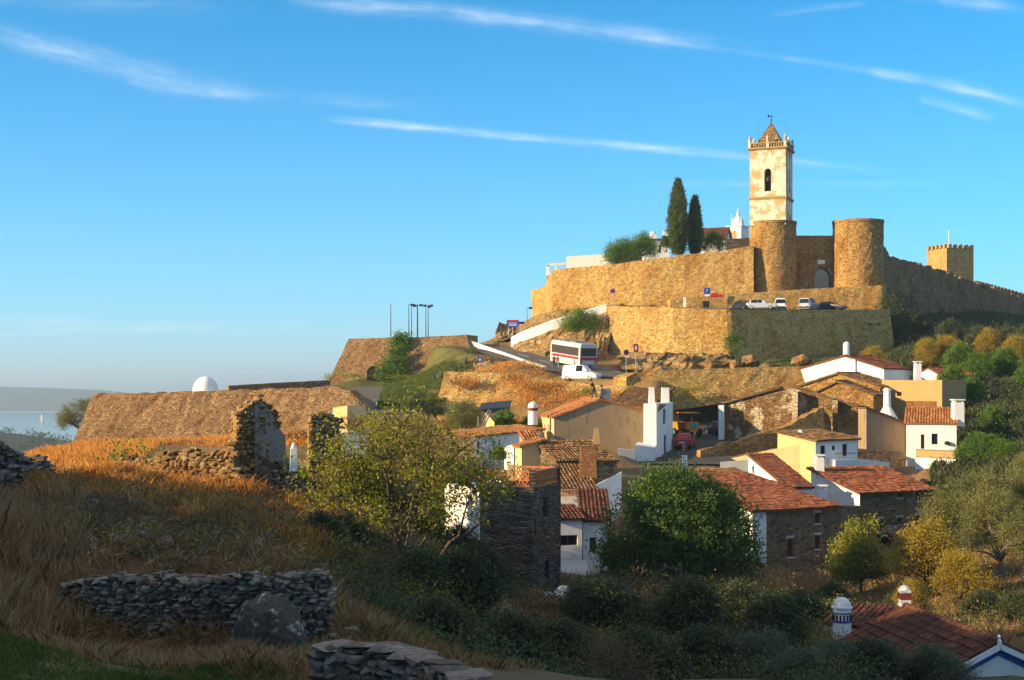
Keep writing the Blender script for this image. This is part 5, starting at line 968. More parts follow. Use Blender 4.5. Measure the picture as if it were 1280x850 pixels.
car('red hatchback parked in the street seen from behind', 'car', st_z(856, 133), R(75), P_RED, hatch(3.8, 1.45), 1.62, **HG)
car('dark blue car half hidden at the right side of the street', 'car', st_z(897, 147), R(100), P_NAVY, hatch(3.9, 1.45), 1.64, **HG)
car('black car parked at the foot of the stone house wall among the trees', 'car', (X_(1131, 108.5), 108.5, Z_(677, 108.5)), R(35), P_BLACK, hatch(4.3, 1.45), 1.74, **HG)
# bus
bg = thing('coach', (0, 0, 0), 'white coach with a red stripe standing on the lower road', 'bus'); BL, BW, BH = 9.0, 2.45, 3.15
mb = MB(); sec = lambda x, k: [(x, y, z) for y, z in ((-BW/2*k, .4), (-BW/2, .6), (-BW/2, 2.6), (-BW/2*.93, BH-.12), (-BW/2*.8, BH), (BW/2*.8, BH), (BW/2*.93, BH-.12), (BW/2, 2.6), (BW/2, .6), (BW/2*k, .4))]
ss = [sec(BL/2-.12, .9), sec(BL/2-.3, 1), sec(-BL/2+.3, 1), sec(-BL/2+.1, .9)]; ss[0] = [(x, y*.95, z*.98+.02) for x, y, z in ss[0]]; ss[3] = [(x, y*.96, z*.985+.02) for x, y, z in ss[3]]
mb.add([p for s in ss for p in s], [(i*10+k, i*10+(k+1) % 10, (i+1)*10+(k+1) % 10, (i+1)*10+k) for i in range(3) for k in range(10)]+[tuple(range(10)), tuple(range(30, 40))]); mb.build('body', P_COACH, bg); mb = MB(); mb.box((0, 0, BH+.004), (BL-.9, BW*.78, .03)); mb.build('roof_panel', STEEL, bg)
for s in (-1, 1):
    mb = MB(); n = 6
    for i in range(n): x0, x1 = -BL/2+.45+i*(BL-1.)/n, -BL/2+.45+(i+1)*(BL-1.)/n-.03; mb.box(((x0+x1)/2, s*(BW/2+.004), 1.58), (x1-x0+.02, .02, 1.05))
    mb.build('side_windows', G_COACH, bg); mb = MB(); mb.box((-.2, s*(BW/2+.006), 1.18), (BL-1.3, .014, .3)); mb.build('stripe', SIGNRED, bg)
    mb = MB(); mb.box((-BL/2+.08, s*BW*.4, .72), (.06, .22, .34)); mb.build('tail_light', SIGNRED, bg); mb = MB(); mb.box((BL/2-.1, s*BW*.38, .7), (.06, .3, .22)); mb.build('headlight', SIGNWHITE, bg)
    for x in (BL*.28, -BL*.27): wheel(bg, x, s*(BW/2-.17), .48, .3)
    mb = MB(); mb.tube([(BL/2-.2, s*BW/2*.98, 2.6), (BL/2+.15, s*(BW/2+.12), 2.5), (BL/2+.15, s*(BW/2+.15), 2.1)], .05, 5); mb.build('wing_mirror', BLACK, bg)
mb = MB(); mb.box((-BL/2+.085, 0, 1.6), (.03, 2.05, 1.0)); mb.build('rear_window', G_COACH, bg); mb = MB(); mb.box((BL/2-.1, 0, 1.4), (.03, 2.1, 1.35)); mb.build('windscreen', GLASS, bg)
mb = MB(); mb.box((-BL/2+.08, 0, 1.1), (.04, 2.3, .36)); mb.build('rear_stripe', SIGNRED, bg); mb = MB(); mb.box((-BL/2+.06, 0, .42), (.1, 2.3, .22)); mb.build('bumper', STEEL, bg); mb = MB(); mb.box((-BL/2+.07, 0, .72), (.04, .5, .12)); mb.build('number_plate', SIGNWHITE, bg)
mb = MB(); mb.box((-1., 0, BH-.01), (1.6, 1.2, .16)); mb.box((2.2, 0, BH-.01), (.7, .6, .1)); mb.build('roof_hatch', STEEL, bg)
bp = at(716, 455.5, 178); d_ = float(near_path(np.array([bp.x]), np.array([bp.y]), ROADS[0])[1][0]); place(bg, (bp.x, bp.y, d_+.07), R(111)); bg.rotation_euler = (0, R(-5), R(113))
# orange dumper with canopy in the street
dm_ = thing('dumper_truck', (0, 0, 0), 'orange construction dumper with a flat canopy parked in the street', 'construction vehicle')
mb = MB(); mb.hexa([(-1.5, -.85, .7), (-.1, -.85, .7), (-.1, .85, .7), (-1.5, .85, .7)], [(-1.8, -1., 1.5), (.1, -1., 1.5), (.1, 1., 1.5), (-1.8, 1., 1.5)]); mb.build('skip', P_ORANGE, dm_)
mb = MB(); mb.box((.2, 0, .55), (3.6, .9, .3)); mb.box((1.35, 0, .8), (1.1, 1.3, .75), 0, .9); mb.build('chassis', P_ORANGE, dm_); mb = MB(); mb.box((.55, 0, .85), (.55, .6, .45)); mb.box((.32, 0, 1.2), (.12, .6, .6)); mb.build('driver_seat', BLACK, dm_)
mb = MB(); mb.box((.5, 0, 2.42), (2.1, 1.7, .1)); mb.build('canopy', P_ORANGE, dm_)
for x in (-.35, 1.35):
    for y in (-.75, .75): mb = MB(); mb.tube([(x, y, .8), (x, y, 2.44)], .04, 6); mb.build('canopy_post', IRON, dm_)
for x in (-.95, 1.35):
    for s in (-1, 1): wheel(dm_, x, s*.85, .45, .34)
mb = MB(); mb.box((1.93, 0, .95), (.04, .7, .5)); mb.build('radiator_panel', P_TEAL, dm_); mb = MB(); mb.tube([(.95, 0, 1.3), (.8, 0, 1.6)], .03, 6); mb.lathe((.78, 0, 1.6), [(.2, 0), (.22, .02), (.2, .04)], 14); mb.build('steering_wheel', BLACK, dm_)
place(dm_, st_z(858, 145), R(-75))

# ---------------------------------------------------------------- people
def person(label, loc, rz, joints, top, legs, skin=(.45, .27, .18), hair=(.03, .02, .015), s=1.):
    "joints: dict of joint positions (x sideways, y forward, z up); one continuous skinned body, clothes coloured by height in the material"
    g = thing('person', (0, 0, 0), label, 'person'); J = joints
    order = ['pelvis', 'waist', 'chest', 'neck', 'head', 'crown', 'shoulderL', 'elbowL', 'handL', 'shoulderR', 'elbowR', 'handR', 'hipL', 'kneeL', 'ankleL', 'toeL', 'hipR', 'kneeR', 'ankleR', 'toeR']
    rad = dict(pelvis=.15, waist=.13, chest=.15, neck=.06, head=.1, crown=.085, shoulderL=.065, elbowL=.047, handL=.042, shoulderR=.065, elbowR=.047, handR=.042, hipL=.095, kneeL=.065, ankleL=.045, toeL=.04, hipR=.095, kneeR=.065, ankleR=.045, toeR=.04)
    E = [(0, 1), (1, 2), (2, 3), (3, 4), (4, 5), (2, 6), (6, 7), (7, 8), (2, 9), (9, 10), (10, 11), (0, 12), (12, 13), (13, 14), (14, 15), (0, 16), (16, 17), (17, 18), (18, 19)]
    me = bpy.data.meshes.new('body'); me.from_pydata([J[k] for k in order], E, []); o = bpy.data.objects.new('body_skin', me); COL.objects.link(o)
    md = o.modifiers.new('skin', 'SKIN'); md.use_smooth_shade = True; o.modifiers.new('sub', 'SUBSURF').levels = 1
    for i, k in enumerate(order): v = me.skin_vertices[0].data[i]; v.radius = (rad[k], rad[k]*(.75 if k in ('pelvis', 'waist', 'chest') else 1)); v.use_root = i == 0
    dg = bpy.context.evaluated_depsgraph_get(); m2 = bpy.data.meshes.new_from_object(o.evaluated_get(dg)); bpy.data.objects.remove(o)
    m2.name = 'body'; m2.materials.clear(); names = []
    for nm, c in (('skin_tone', skin), ('worn_shirt', top), ('worn_trousers', legs), ('dark_shoe', (.03, .025, .02))): m2.materials.append(plain(nm, c, .8, var=.1))
    co = {k: Vector(J[k]) for k in order}
    def nearest(p):
        best = None
        for a, b in E:
            A, B = co[order[a]], co[order[b]]; t_ = max(0, min(1, (p-A).dot(B-A)/max(1e-6, (B-A).length_squared))); d = (p-A-(B-A)*t_).length
            if best is None or d < best[0]: best = (d, order[a], order[b])
        return best[2]
    for f in m2.polygons:
        k = nearest(f.center); f.material_index = 0 if k in ('head', 'crown', 'neck') or k.startswith('hand') else 3 if k.startswith('toe') else 2 if k[:3] in ('hip', 'kne', 'ank') else 1; f.use_smooth = True
    b = bpy.data.objects.new('body', m2); COL.objects.link(b); b.parent = g
    mb = MB(); c, h_ = co['crown'], co['head']; up = (c-h_).normalized(); mb.lathe(h_+Vector((0, -.012, .0)), [(.108, .0), (.118, .06), (.105, .12), (.06, .165), (0, .175)], 14); mb.build('hair', plain('dark_hair', hair, .7), g)
    place(g, loc, rz); g.scale = (s, s, s); return g
STAND = dict(pelvis=(0, 0, .93), waist=(0, .01, 1.08), chest=(0, 0, 1.3), neck=(0, .01, 1.48), head=(0, .03, 1.6), crown=(0, .02, 1.72), shoulderL=(-.19, 0, 1.4), elbowL=(-.25, .0, 1.13), handL=(-.24, .1, .86), shoulderR=(.19, 0, 1.4), elbowR=(.25, 0, 1.13), handR=(.24, .1, .86),
             hipL=(-.1, 0, .88), kneeL=(-.12, .03, .48), ankleL=(-.12, 0, .08), toeL=(-.13, .16, .04), hipR=(.1, 0, .88), kneeR=(.12, .05, .48), ankleR=(.12, -.02, .08), toeR=(.13, .14, .04))
BEND = dict(STAND, waist=(0, .06, 1.07), chest=(0, .16, 1.25), neck=(0, .26, 1.4), head=(0, .33, 1.5), crown=(0, .37, 1.61), shoulderL=(-.19, .2, 1.33), elbowL=(-.24, .3, 1.08), handL=(-.16, .45, .9), shoulderR=(.19, .2, 1.33), elbowR=(.24, .3, 1.08), handR=(.12, .46, .88),
            kneeL=(-.13, .16, .5), ankleL=(-.14, .14, .08), toeL=(-.15, .3, .04), kneeR=(.12, -.02, .47), ankleR=(.13, -.22, .09), toeR=(.14, -.06, .04))
KNEEL = dict(STAND, pelvis=(0, 0, .55), waist=(0, .05, .7), chest=(0, .1, .92), neck=(0, .14, 1.1), head=(0, .17, 1.22), crown=(0, .17, 1.34), shoulderL=(-.19, .1, 1.02), elbowL=(-.27, .28, .85), handL=(-.25, .5, .9), shoulderR=(.19, .1, 1.02), elbowR=(.27, .28, .85), handR=(.25, .5, .9),
             hipL=(-.1, 0, .52), kneeL=(-.14, .4, .5), ankleL=(-.14, .38, .08), toeL=(-.14, .52, .04), hipR=(.1, 0, .5), kneeR=(.13, .2, .12), ankleR=(.13, -.22, .1), toeR=(.13, -.36, .04))
zr_ = Z_(500, 126.56)
pr = person('person in dark clothes stooping on the ridge of the beige gable house', (CB(LB*.47, 1.2, 0).x, CB(LB*.47, 1.2, 0).y, zr_+.12), R(75), BEND, (.05, .025, .025), (.03, .03, .04), s=1.04)
pw = person('person kneeling behind a grey sheet on the roof of the beige gable house', (CB(LB*.58, 2.2, 0).x, CB(LB*.58, 2.2, 0).y, zr_-.05), R(160), KNEEL, (.3, .3, .33), (.06, .08, .14), s=1.02)
q = CB(LB*.6, 1.3, 0); mb = MB(); mb.box((q.x, q.y, zr_-.05), (.95, .06, 1.05), .15); tag(mb.build('grey_sheet', plain('grey_sheet_metal', (.2, .21, .23), .5)), 'upright grey sheet held by the kneeling person on the roof', 'sheet')
for i, (px, dx) in enumerate(((692.5, 0), (697, .3))):
    p = at(px, 456.5, 174); p.z = float(near_path(np.array([p.x]), np.array([p.y]), ROADS[0])[1][0])+.06
    person(['person in dark jacket standing on the road beside the coach, the left of two', 'person in light blue trousers standing close to the coach side, the right of two'][i], p, R(200+120*i), STAND, [(.03, .03, .05), (.25, .06, .05)][i], [(.05, .07, .14), (.2, .27, .36)][i], s=.97)
# ---------------------------------------------------------------- tile stacks on the roof
for i in range(5):
    s = .04+.085*i; q = CB(LB*(.07+.075*i), .8, 0); z = Z_(522, 126.56)+(zr_-Z_(522, 126.56))*(.07+.075*i)/.51+.2; mb = MB(); 
    for k in range(4):
        mb.add([(q.x+math.cos(a)*.09+.24*(k-1.5), q.y+yy, z+.0+math.sin(a)*.09+.03*(k % 2)) for yy in (-.25, .25) for a in [math.pi*m_/5 for m_ in range(6)]], [(m_, m_+1, m_+7, m_+6) for m_ in range(5)]+[tuple(range(6)), tuple(range(6, 12))])
    tag(mb.build('tile_stack', TILE_ORANGE), 'small stack of loose roof tiles laid out along the left slope of the gable roof', 'tiles', 'stacks of loose tiles on the gable roof')
# ---------------------------------------------------------------- signs, lamps, masts
def sign(label, base, h, shape, size, face, rz=0., extra=None, poles=1, back=STEEL):
    g = thing('road_sign', base, label, 'sign'); b = Vector(base); co, si = math.cos(rz), math.sin(rz); W = lambda x, z, d=0.: b+Vector((x*co-d*si, x*si+d*co, z))
    for i in range(poles): x = 0 if poles == 1 else (i/(poles-1)-.5)*size[0]*.7; mb = MB(); mb.tube([W(x, -.5, .06), W(x, h+size[1]/2, .06)], .035, 6); mb.build('post', STEEL, g)
    def disc(r0, z, d, n=24, sq=None):
        if sq: pts = [W(x, z+y, d) for x, y in ((-sq[0]/2, -sq[1]/2), (sq[0]/2, -sq[1]/2), (sq[0]/2, sq[1]/2), (-sq[0]/2, sq[1]/2))]
        else: pts = [W(r0*math.cos(k*6.2832/n), z+r0*math.sin(k*6.2832/n), d) for k in range(n)]
        f = W(0, 0, .02)-W(0, 0, 0); m_ = len(pts); mb = MB(); mb.add(pts+[p+f for p in pts], [tuple(range(m_)), tuple(range(m_, 2*m_))]+[(k, (k+1) % m_, (k+1) % m_+m_, k+m_) for k in range(m_)]); return mb
    zc_ = h+size[1]/2
    if shape == 'round': disc(size[0]/2, zc_, 0).build('plate', face, g)
    else: disc(0, zc_, 0, sq=size).build('plate', face, g)
    if extra: extra(W, disc, zc_, g)
    return g
def ex_nop(W, disc, z, g):
    r = .3; mb = MB(); n = 24; rg = [W(a*math.cos(k*6.2832/n), z+a*math.sin(k*6.2832/n), -.012) for a in (.34, .27) for k in range(n)]; mb.add(rg, [(k, (k+1) % n, (k+1) % n+n, k+n) for k in range(n)]); mb.bar(W(-.2, z+.2, -.012), W(.2, z-.2, -.012), .07, .012); mb.build('red_ring', SIGNRED, g)
def ex_P(W, disc, z, g):
    mb = MB(); mb.bar(W(-.12, z-.26, -.014), W(-.12, z+.28, -.014), .012, .09); pts = [W(-.1+.2*math.cos(a), z+.12+.14*math.sin(a), -.014) for a in [math.pi/2-math.pi*k/8 for k in range(9)]]
    for a, b in zip(pts, pts[1:]): mb.bar(a, b, .012, .075)
    mb.build('letter', SIGNWHITE, g); disc(0, z-.62, 0, sq=(.7, .3)).build('lower_plate', SIGNWHITE, g)
def ex_panels(W, disc, z, g):
    disc(0, z-.0, -.03, sq=(.4, .95)).build('light_panel', STEEL, g); mb = disc(0, z+.3, -.02, sq=(1.6, .28)); mb.build('red_panel', SIGNRED, g)
sign('large blue direction board on three posts at the bend of the road', at(641, 425, 203), 1.9, 'rect', (1.75, 1.0), SIGNBLUE, 0, lambda W, d, z, g: (d(0, z+.36, -.025, sq=(1.7, .26)).build('red_panel', SIGNRED, g), [d(0, z+y, -.025, sq=(1.2, .07)).build('text_line', SIGNWHITE, g) for y in (.05, -.15, -.33)]), 3)
sign('small blue arrow board right of the large direction board', at(651, 420, 205), 1.75, 'rect', (1.1, .34), SIGNBLUE, .3)
sign('round no-parking sign on a tall post beside the town wall', at(766, 386, 203), 2.2, 'round', (.74, .74), SIGNBLUE, 0, ex_nop)
sign('blue parking sign with a white letter above the low car park wall', at(884, 384, 205.5), 1.9, 'rect', (.95, .95), SIGNBLUE, 0, ex_P)
sign('round blue sign on a post at the right end of the lower road', at(783, 470, 164), 2.4, 'round', (.7, .7), SIGNBLUE, .4, ex_nop)
sign('red and white upright sign on a post below the sunlit bastion', at(795, 463, 168), 2.2, 'rect', (.6, .95), SIGNRED, .2, lambda W, d, z, g: d(0, z, -.025, sq=(.25, .5)).build('white_panel', SIGNWHITE, g))
sign('small blue square sign in the weeds below the lower road', at(600, 462, 170), .9, 'rect', (.62, .62), SIGNBLUE, .2, lambda W, d, z, g: d(0, z, -.025, sq=(.3, .3)).build('white_panel', SIGNWHITE, g))
mb = MB(); p = at(893.5, 368.5, 206.9); mb.box((p.x, p.y, p.z-.3), (1.5, .3, .55), 0, .6); mb.box((p.x+.9, p.y, p.z-.3), (.5, .3, .4), 0, .6); tag(mb.build('plastic_barrier', SIGNRED), 'red plastic road barrier beside the parking sign', 'barrier')
wb = thing('waste_bin', at(882, 386, 203), 'dark waste bin against the low car park wall', 'bin'); mb = MB(); b0 = at(882.5, 386, 203); mb.box((b0.x, b0.y, b0.z-.2), (.8, .7, 1.15), 0, 1.1); mb.build('body', IRON, wb); mb = MB(); mb.box((b0.x, b0.y, b0.z+.98), (.95, .82, .12), 0, .9); mb.build('lid', BLACK, wb)
mb = MB(); mb.box((X_(856, 203), 203, Z_(387, 203)), (.35, .3, Z_(371.5, 203)-Z_(387, 203))); tag(mb.build('stone_post', WPAINT), 'white upright post at the entrance to the car park', 'post')
def mast(label, px, pyb, pyt, Y, heads=1, name='floodlight_mast', r=.09, cat='mast'):
    b, t_ = at(px, pyb, Y), at(px, pyt, Y); g = thing(name, b, label, cat); mb = MB(); mb.tube([b, b.lerp(t_, .5), t_], [r, r*.8, r*.6], 6); mb.build('pole', IRON, g)
    for k in range(heads):
        s = (-1) ** k; mb = MB(); p = t_+Vector((s*.42, 0, -.1)); mb.bar(t_+Vector((0, 0, -.1)), p, .06, .06); mb.box((p.x+s*.1, p.y-.05, p.z-.18), (.5, .35, .3)); mb.build('lamp_head', IRON, g)
    return g
mast('thin bare mast standing alone at the left of the floodlight masts', 488.5, 424, 380, 215, 0)
mast('floodlight mast with one lamp, left of the close pair above the bastion', 511, 424, 380, 212, 1)
mast('leaning floodlight mast with one lamp, close beside another mast', 514.5, 424, 381.5, 220, 1)
mast('thickest floodlight mast with two lamps in the middle of the group', 521.8, 424, 380.5, 205, 2, r=.14)
mast('slim floodlight mast, left one of the pair at the right end', 532.3, 424, 382.5, 214, 1)
mast('floodlight mast with two lamps at the right end of the group', 535.2, 424, 381, 218, 2)
mast('very short post on the bastion top between the tall masts', 499.5, 425, 412, 205, 0, 'bollard_post', .05, 'post')
mast('short lamp post against the sky left of the town wall', 659, 402, 384, 212, 1, 'street_lamp', .05, 'lamp post')
mast('street lamp with double lamp head in front of the shaded bastion face', 1092, 440, 404, 176, 2, 'street_lamp', .08, 'lamp post')
mast('wooden utility post behind the yellow tree by the white gable house', 1099, 462, 441, 165, 0, 'utility_post', .1, 'post')
mb = MB(); a, b = P2(416, 113), P2(434, 112); mb.prism([a, b, P2(457, 117), P2(438, 118)], -8, [Z_(510, 113), Z_(507, 112), Z_(507, 117), Z_(508, 118)]); tag(mb.build('block_wall', CREAM), 'low cream block of wall at the end of the dome bastion', 'wall')
mb = MB(); mb.prism([P2(400, 104), P2(462, 106), P2(462, 106.4), P2(400, 104.4)], -9, [Z_(545, 104), Z_(536, 106), Z_(536, 106), Z_(545, 104)]); tag(mb.build('garden_wall', WHITE), 'white garden wall glimpsed through the yellow-green tree', 'wall')
mb = MB(); p = at(367, 580, 80); mb.box((p.x, p.y, p.z-.4), (.42, .42, 1.3), .2, .8); mb.lathe((p.x, p.y, p.z+.9), [(.14, 0), (.16, .06), (.05, .3), (0, .33)], 8); tag(mb.build('gate_pillar', WPAINT), 'small white pointed pillar among bushes by the ruins', 'pillar')
mb = MB(); p = at(856, 590, 112); mb.box((p.x, p.y, p.z-1.), (.34, .34, 1.0+Z_(569, 112)-p.z), .1); tag(mb.build('white_post', WPAINT), 'white pillar with a dark lantern at the near end of the street', 'pillar')
lt = thing('lantern', at(856, 569, 112), 'dark street lantern standing on the white pillar', 'lantern'); mb = MB(); p = at(856, 569, 112); mb.lathe(p, [(.05, 0), (.05, .2), (.13, .25), (.2, .65), (.24, .67), (.08, .85), (0, .95)], 8); mb.build('lantern_head', IRON, lt)
# ---------------------------------------------------------------- bridge over the reservoir
YB = 3317.; br = thing('road_bridge', (X_(-40, YB), YB, -100), 'long white road bridge crossing the reservoir far away', 'bridge'); mb = MB(); xa, xb = X_(-350, YB), X_(230, YB); zd = Z_(516.5, YB); mb.hexa([(xa, YB, zd-3), (xb, YB+260, zd-3), (xb, YB+272, zd-3), (xa, YB+12, zd-3)], [(xa, YB, zd), (xb, YB+260, zd), (xb, YB+272, zd), (xa, YB+12, zd)]); mb.build('deck', WPAINT, br)
for px in (-90, -34, 22, 76.5, 131, 186):
    x = X_(px, YB); Yp = YB+260*(x-xa)/(xb-xa)+6; mb = MB(); mb.box((x, Yp, -108), (7, 9, zd+105)); mb.build('pier', WPAINT, br)
# ---------------------------------------------------------------- rubble walls and rocks
def hull(rng, n=14):
    bm = bmesh.new()
    for _ in range(n):
        v = Vector((rng.uniform(-1, 1), rng.uniform(-1, 1), rng.uniform(-1, 1))); v = v/max(abs(v.x), abs(v.y), abs(v.z))*rng.uniform(.8, 1.); bm.verts.new(v*.5)
    r = bmesh.ops.convex_hull(bm, input=bm.verts); bmesh.ops.delete(bm, geom=[e for e in r['geom_interior'] if isinstance(e, bmesh.types.BMVert)], context='VERTS')
    bm.verts.ensure_lookup_table(); vs = [v.co.copy() for v in bm.verts]; ix = {v: i for i, v in enumerate(bm.verts)}; fs = [tuple(ix[v] for v in f.verts) for f in bm.faces]; bm.free(); return vs, fs
HULLS = [hull(random.Random(k)) for k in range(14)]
def put_stone(mb, rng, c, d, rz, tilt=.1):
    vs, fs = rng.choice(HULLS); M = Matrix.Rotation(rz+rng.choice((0, math.pi)), 3, 'Z') @ Matrix.Rotation(rng.uniform(-tilt, tilt), 3, 'X') @ Matrix.Rotation(rng.uniform(-tilt, tilt), 3, 'Y'); c = Vector(c)
    mb.add([M @ Vector((v.x*d[0], v.y*d[1], v.z*d[2]))+c for v in vs], fs)
def rubble(name, path, top, zb, th, size, mat, label, cat='wall', seed=1, rag=.3, tilt=.12):
    "dry stone wall: path of (x,y), top: list of heights at the path points"
    rng = random.Random(seed); mb = MB(); pts = [Vector((*p, 0)) for p in path]; zb = zb if hasattr(zb, '__len__') else [zb]*len(pts)
    for (a, b), (ta, tb), (ba, bb) in zip(zip(pts, pts[1:]), zip(top, top[1:]), zip(zb, zb[1:])):
        L = (b-a).length; u = (b-a)/L; v = Vector((-u.y, u.x, 0)); rz = math.atan2(u.y, u.x); z = min(ba, bb)
        mb.hexa([a-v*th*.3+Vector((0, 0, ba-.3)), b-v*th*.3+Vector((0, 0, bb-.3)), b+v*th*.3+Vector((0, 0, bb-.3)), a+v*th*.3+Vector((0, 0, ba-.3))], [a-v*th*.3+Vector((0, 0, ta-size*.7)), b-v*th*.3+Vector((0, 0, tb-size*.7)), b+v*th*.3+Vector((0, 0, tb-size*.7)), a+v*th*.3+Vector((0, 0, ta-size*.7))])
        while z < max(ta, tb)+.1:
            h = size*rng.uniform(.4, .75); s = rng.uniform(-.3, .1)*size
            while s < L:
                w_ = size*rng.uniform(.6, 1.7); cs = s+w_/2; t_ = ta+(tb-ta)*min(1, max(0, cs/L))+rag*nz((cs*1.3, a.x, z*.2), 1., seed); b_ = ba+(bb-ba)*min(1, max(0, cs/L))
                if b_-.2 < z+h/2 < t_:
                    for sd in ((-1, 1) if z+h < t_-size*.6 else (-1, 0, 1)):
                        dd = th*.45; c = a+u*cs+v*(sd*(th/2-dd/2)+rng.uniform(-.04, .04))+Vector((0, 0, z+h/2+rng.uniform(-.02, .02)))
                        put_stone(mb, rng, c, (w_*1.08, dd*rng.uniform(.9, 1.25), h*1.15), rz, tilt)
                s += w_
            z += h*.92
    return tag(mb.build(name, mat), label, cat)
rubble('stone_wall', [P2(88, 28.5), P2(200, 27.2), P2(320, 26.6), P2(404, 27.6)], [Z_(728, 28.5), Z_(719, 27.2), Z_(722, 26.6), Z_(714, 27.6)], [-4.9, -4.9, -5.0, -5.3], .6, .17, ROCK_GREY, 'mossy grey dry stone wall across the shaded foreground', seed=3, rag=.12)
rubble('ruined_wall', [P2(150, 63.5), P2(210, 61), P2(262, 59.5), P2(297, 58.6)], [Z_(578, 63), Z_(569, 61), Z_(566, 59.5), Z_(548, 58.6)], -5.6, .8, .33, ROCK_GOLD, 'low sunlit rubble wall leading to the tall ruined pillar', seed=5, rag=.4, tilt=.25)
rubble('ruined_pillar', [P2(292, 59), P2(318, 59.6), P2(341, 60.4)], [Z_(512, 59), Z_(493, 59.6), Z_(518, 60.4)], -5.4, .9, .27, ROCK_GOLD, 'tall broken stone pillar of a ruined house', seed=8, rag=.4, tilt=.2)
mb = MB(); arch_poly_wall(mb, (X_(311, 59.5)+.34, 59.5-.34), (X_(337, 60.3)+.34, 60.3-.34), -5.4, [(0, Z_(505, 59.5)), (.35, Z_(500, 59.6)), (.7, Z_(512, 59.9)), (1.0, Z_(524, 60.1)), (1.6, Z_(545, 60.3))], [], .12)
tag(mb.build('plaster_patch', plaster('grey_ruin_plaster', (.26, .235, .2), (.08, .07, .06), .9)), 'grey plastered inner face on the tall ruined pillar', 'plaster')
rubble('ruined_wall', [P2(-60, 49), P2(0, 50.5), P2(40, 52), P2(78, 54), P2(112, 56), P2(150, 58.5)], [Z_(545, 49), Z_(556, 50.5), Z_(578, 52), Z_(600, 54), Z_(598, 56), Z_(584, 58.5)], -4.9, .9, .32, ROCK_GREY, 'collapsed dark stone wall at the left edge', seed=11, rag=.4, tilt=.3)
rubble('ruined_pillar', [P2(385, 85.5), P2(402, 85.8), P2(421, 86.6)], [Z_(522, 85.5), Z_(515, 85.8), Z_(521, 86.6)], -6.8, .9, .3, ROCK_GOLD, 'broken stone gatepost beside the yellow-green tree', seed=14, rag=.4, tilt=.25)
rubble('curved_wall', [P2(401, 20.8), P2(436, 20.4), P2(480, 20), P2(530, 19), P2(562, 18.2), P2(592, 17.2)], [Z_(812, 20.8), Z_(809, 20.4), Z_(811, 20), Z_(826, 19), Z_(838, 18.2), Z_(852, 17.2)], -5.6, .5, .22, ROCK_GREY, 'low curved stone wall with flat capping at the bottom edge', seed=17, rag=.03)
mb = MB(); rng = random.Random(4); pts = resample([at(400, 809, 20.8), at(436, 806, 20.4), at(480, 808, 20), at(530, 823, 19), at(562, 835, 18.2), at(594, 850, 17.2)], .42)
for a, b in zip(pts, pts[1:]): put_stone(mb, rng, (a+b)/2, ((b-a).length*1.05, .62, .13), math.atan2(b.y-a.y, b.x-a.x), .05)
tag(mb.build('wall_capping', ROCK_GREY), 'row of flat capping stones on the low curved wall', 'capping stones')
def boulder(label, c, d, mat, seed):
    bm = bmesh.new(); bmesh.ops.create_icosphere(bm, subdivisions=4, radius=.5); rng = random.Random(seed)
    cuts = [(Vector((rng.uniform(-1, 1), rng.uniform(-1, 1), rng.uniform(-.6, 1))).normalized(), rng.uniform(.3, .42)) for _ in range(9)]
    for v in bm.verts:
        p = v.co.copy()
        for n_, k in cuts:
            e = p.dot(n_)-k
            if e > 0: p -= n_*e*.85
        p += v.co.normalized()*(.05*nz(p, 3., seed)+.03*nz(p, 8., seed)); v.co = Vector((p.x*d[0], p.y*d[1], p.z*d[2]))
    me = bpy.data.meshes.new('boulder'); bm.to_mesh(me); bm.free(); me.materials.append(mat); o = bpy.data.objects.new('boulder', me); COL.objects.link(o); o.location = c; return tag(o, label, 'boulder')
boulder('large lichen-covered boulder in front of the foreground stone wall', at(343, 792, 25.2), (1.45, 1.2, 1.5), ROCK_LICHEN, 2)
boulder('pale boulder in the grass right of the bastion corner', at(938, 452, 175), (2.6, 2., 1.8), ROCKB, 3); boulder('smaller pale boulder at the foot of the bastion corner', at(920, 456, 174), (1.6, 1.4, 1.4), ROCKB, 5)
boulder('flat-topped rock on the grassy strip under the shaded bastion', at(1002, 450, 177), (3., 2., 1.6), ROCKB, 6); boulder('low rock between the two pale boulders and the terrace wall', at(958, 459, 168), (2.2, 1.6, 1.0), ROCKB, 7)
boulder('dark boulder among rubble at the foot of the round bell tower', at(918, 373, 208.6), (2.8, 1.4, 1.7), ROCKB, 8); boulder('pale flat rock at the foot of the round bell tower', at(931, 376, 208.4), (2.4, 1.4, 1.1), ROCKB, 9)
boulder('small pale rock lying in the dry grass right of the tall pillar', at(318, 628, 46), (.55, .5, .45), ROCK_GREY, 10); boulder('pale stone half buried in the grass near the left ruin', at(90, 622, 44), (.6, .5, .3), ROCK_GREY, 12)

rng = random.Random(77); mb = MB()
for _ in range(900):
    px, Y = rng.uniform(-60, 470), rng.uniform(24, 64); d = rng.choice((.1, .14, .2, .3)); x = X_(px, Y)
    if vnoise(np.array([x]), np.array([Y]), .3)[0] < .45: continue
    put_stone(mb, rng, (x, Y, tz(x, Y)+d*.15), (d*1.5, d, d*.7), rng.uniform(0, 3), .4)
tag(mb.build('scattered_stones', ROCK_GREY), kind='stuff')

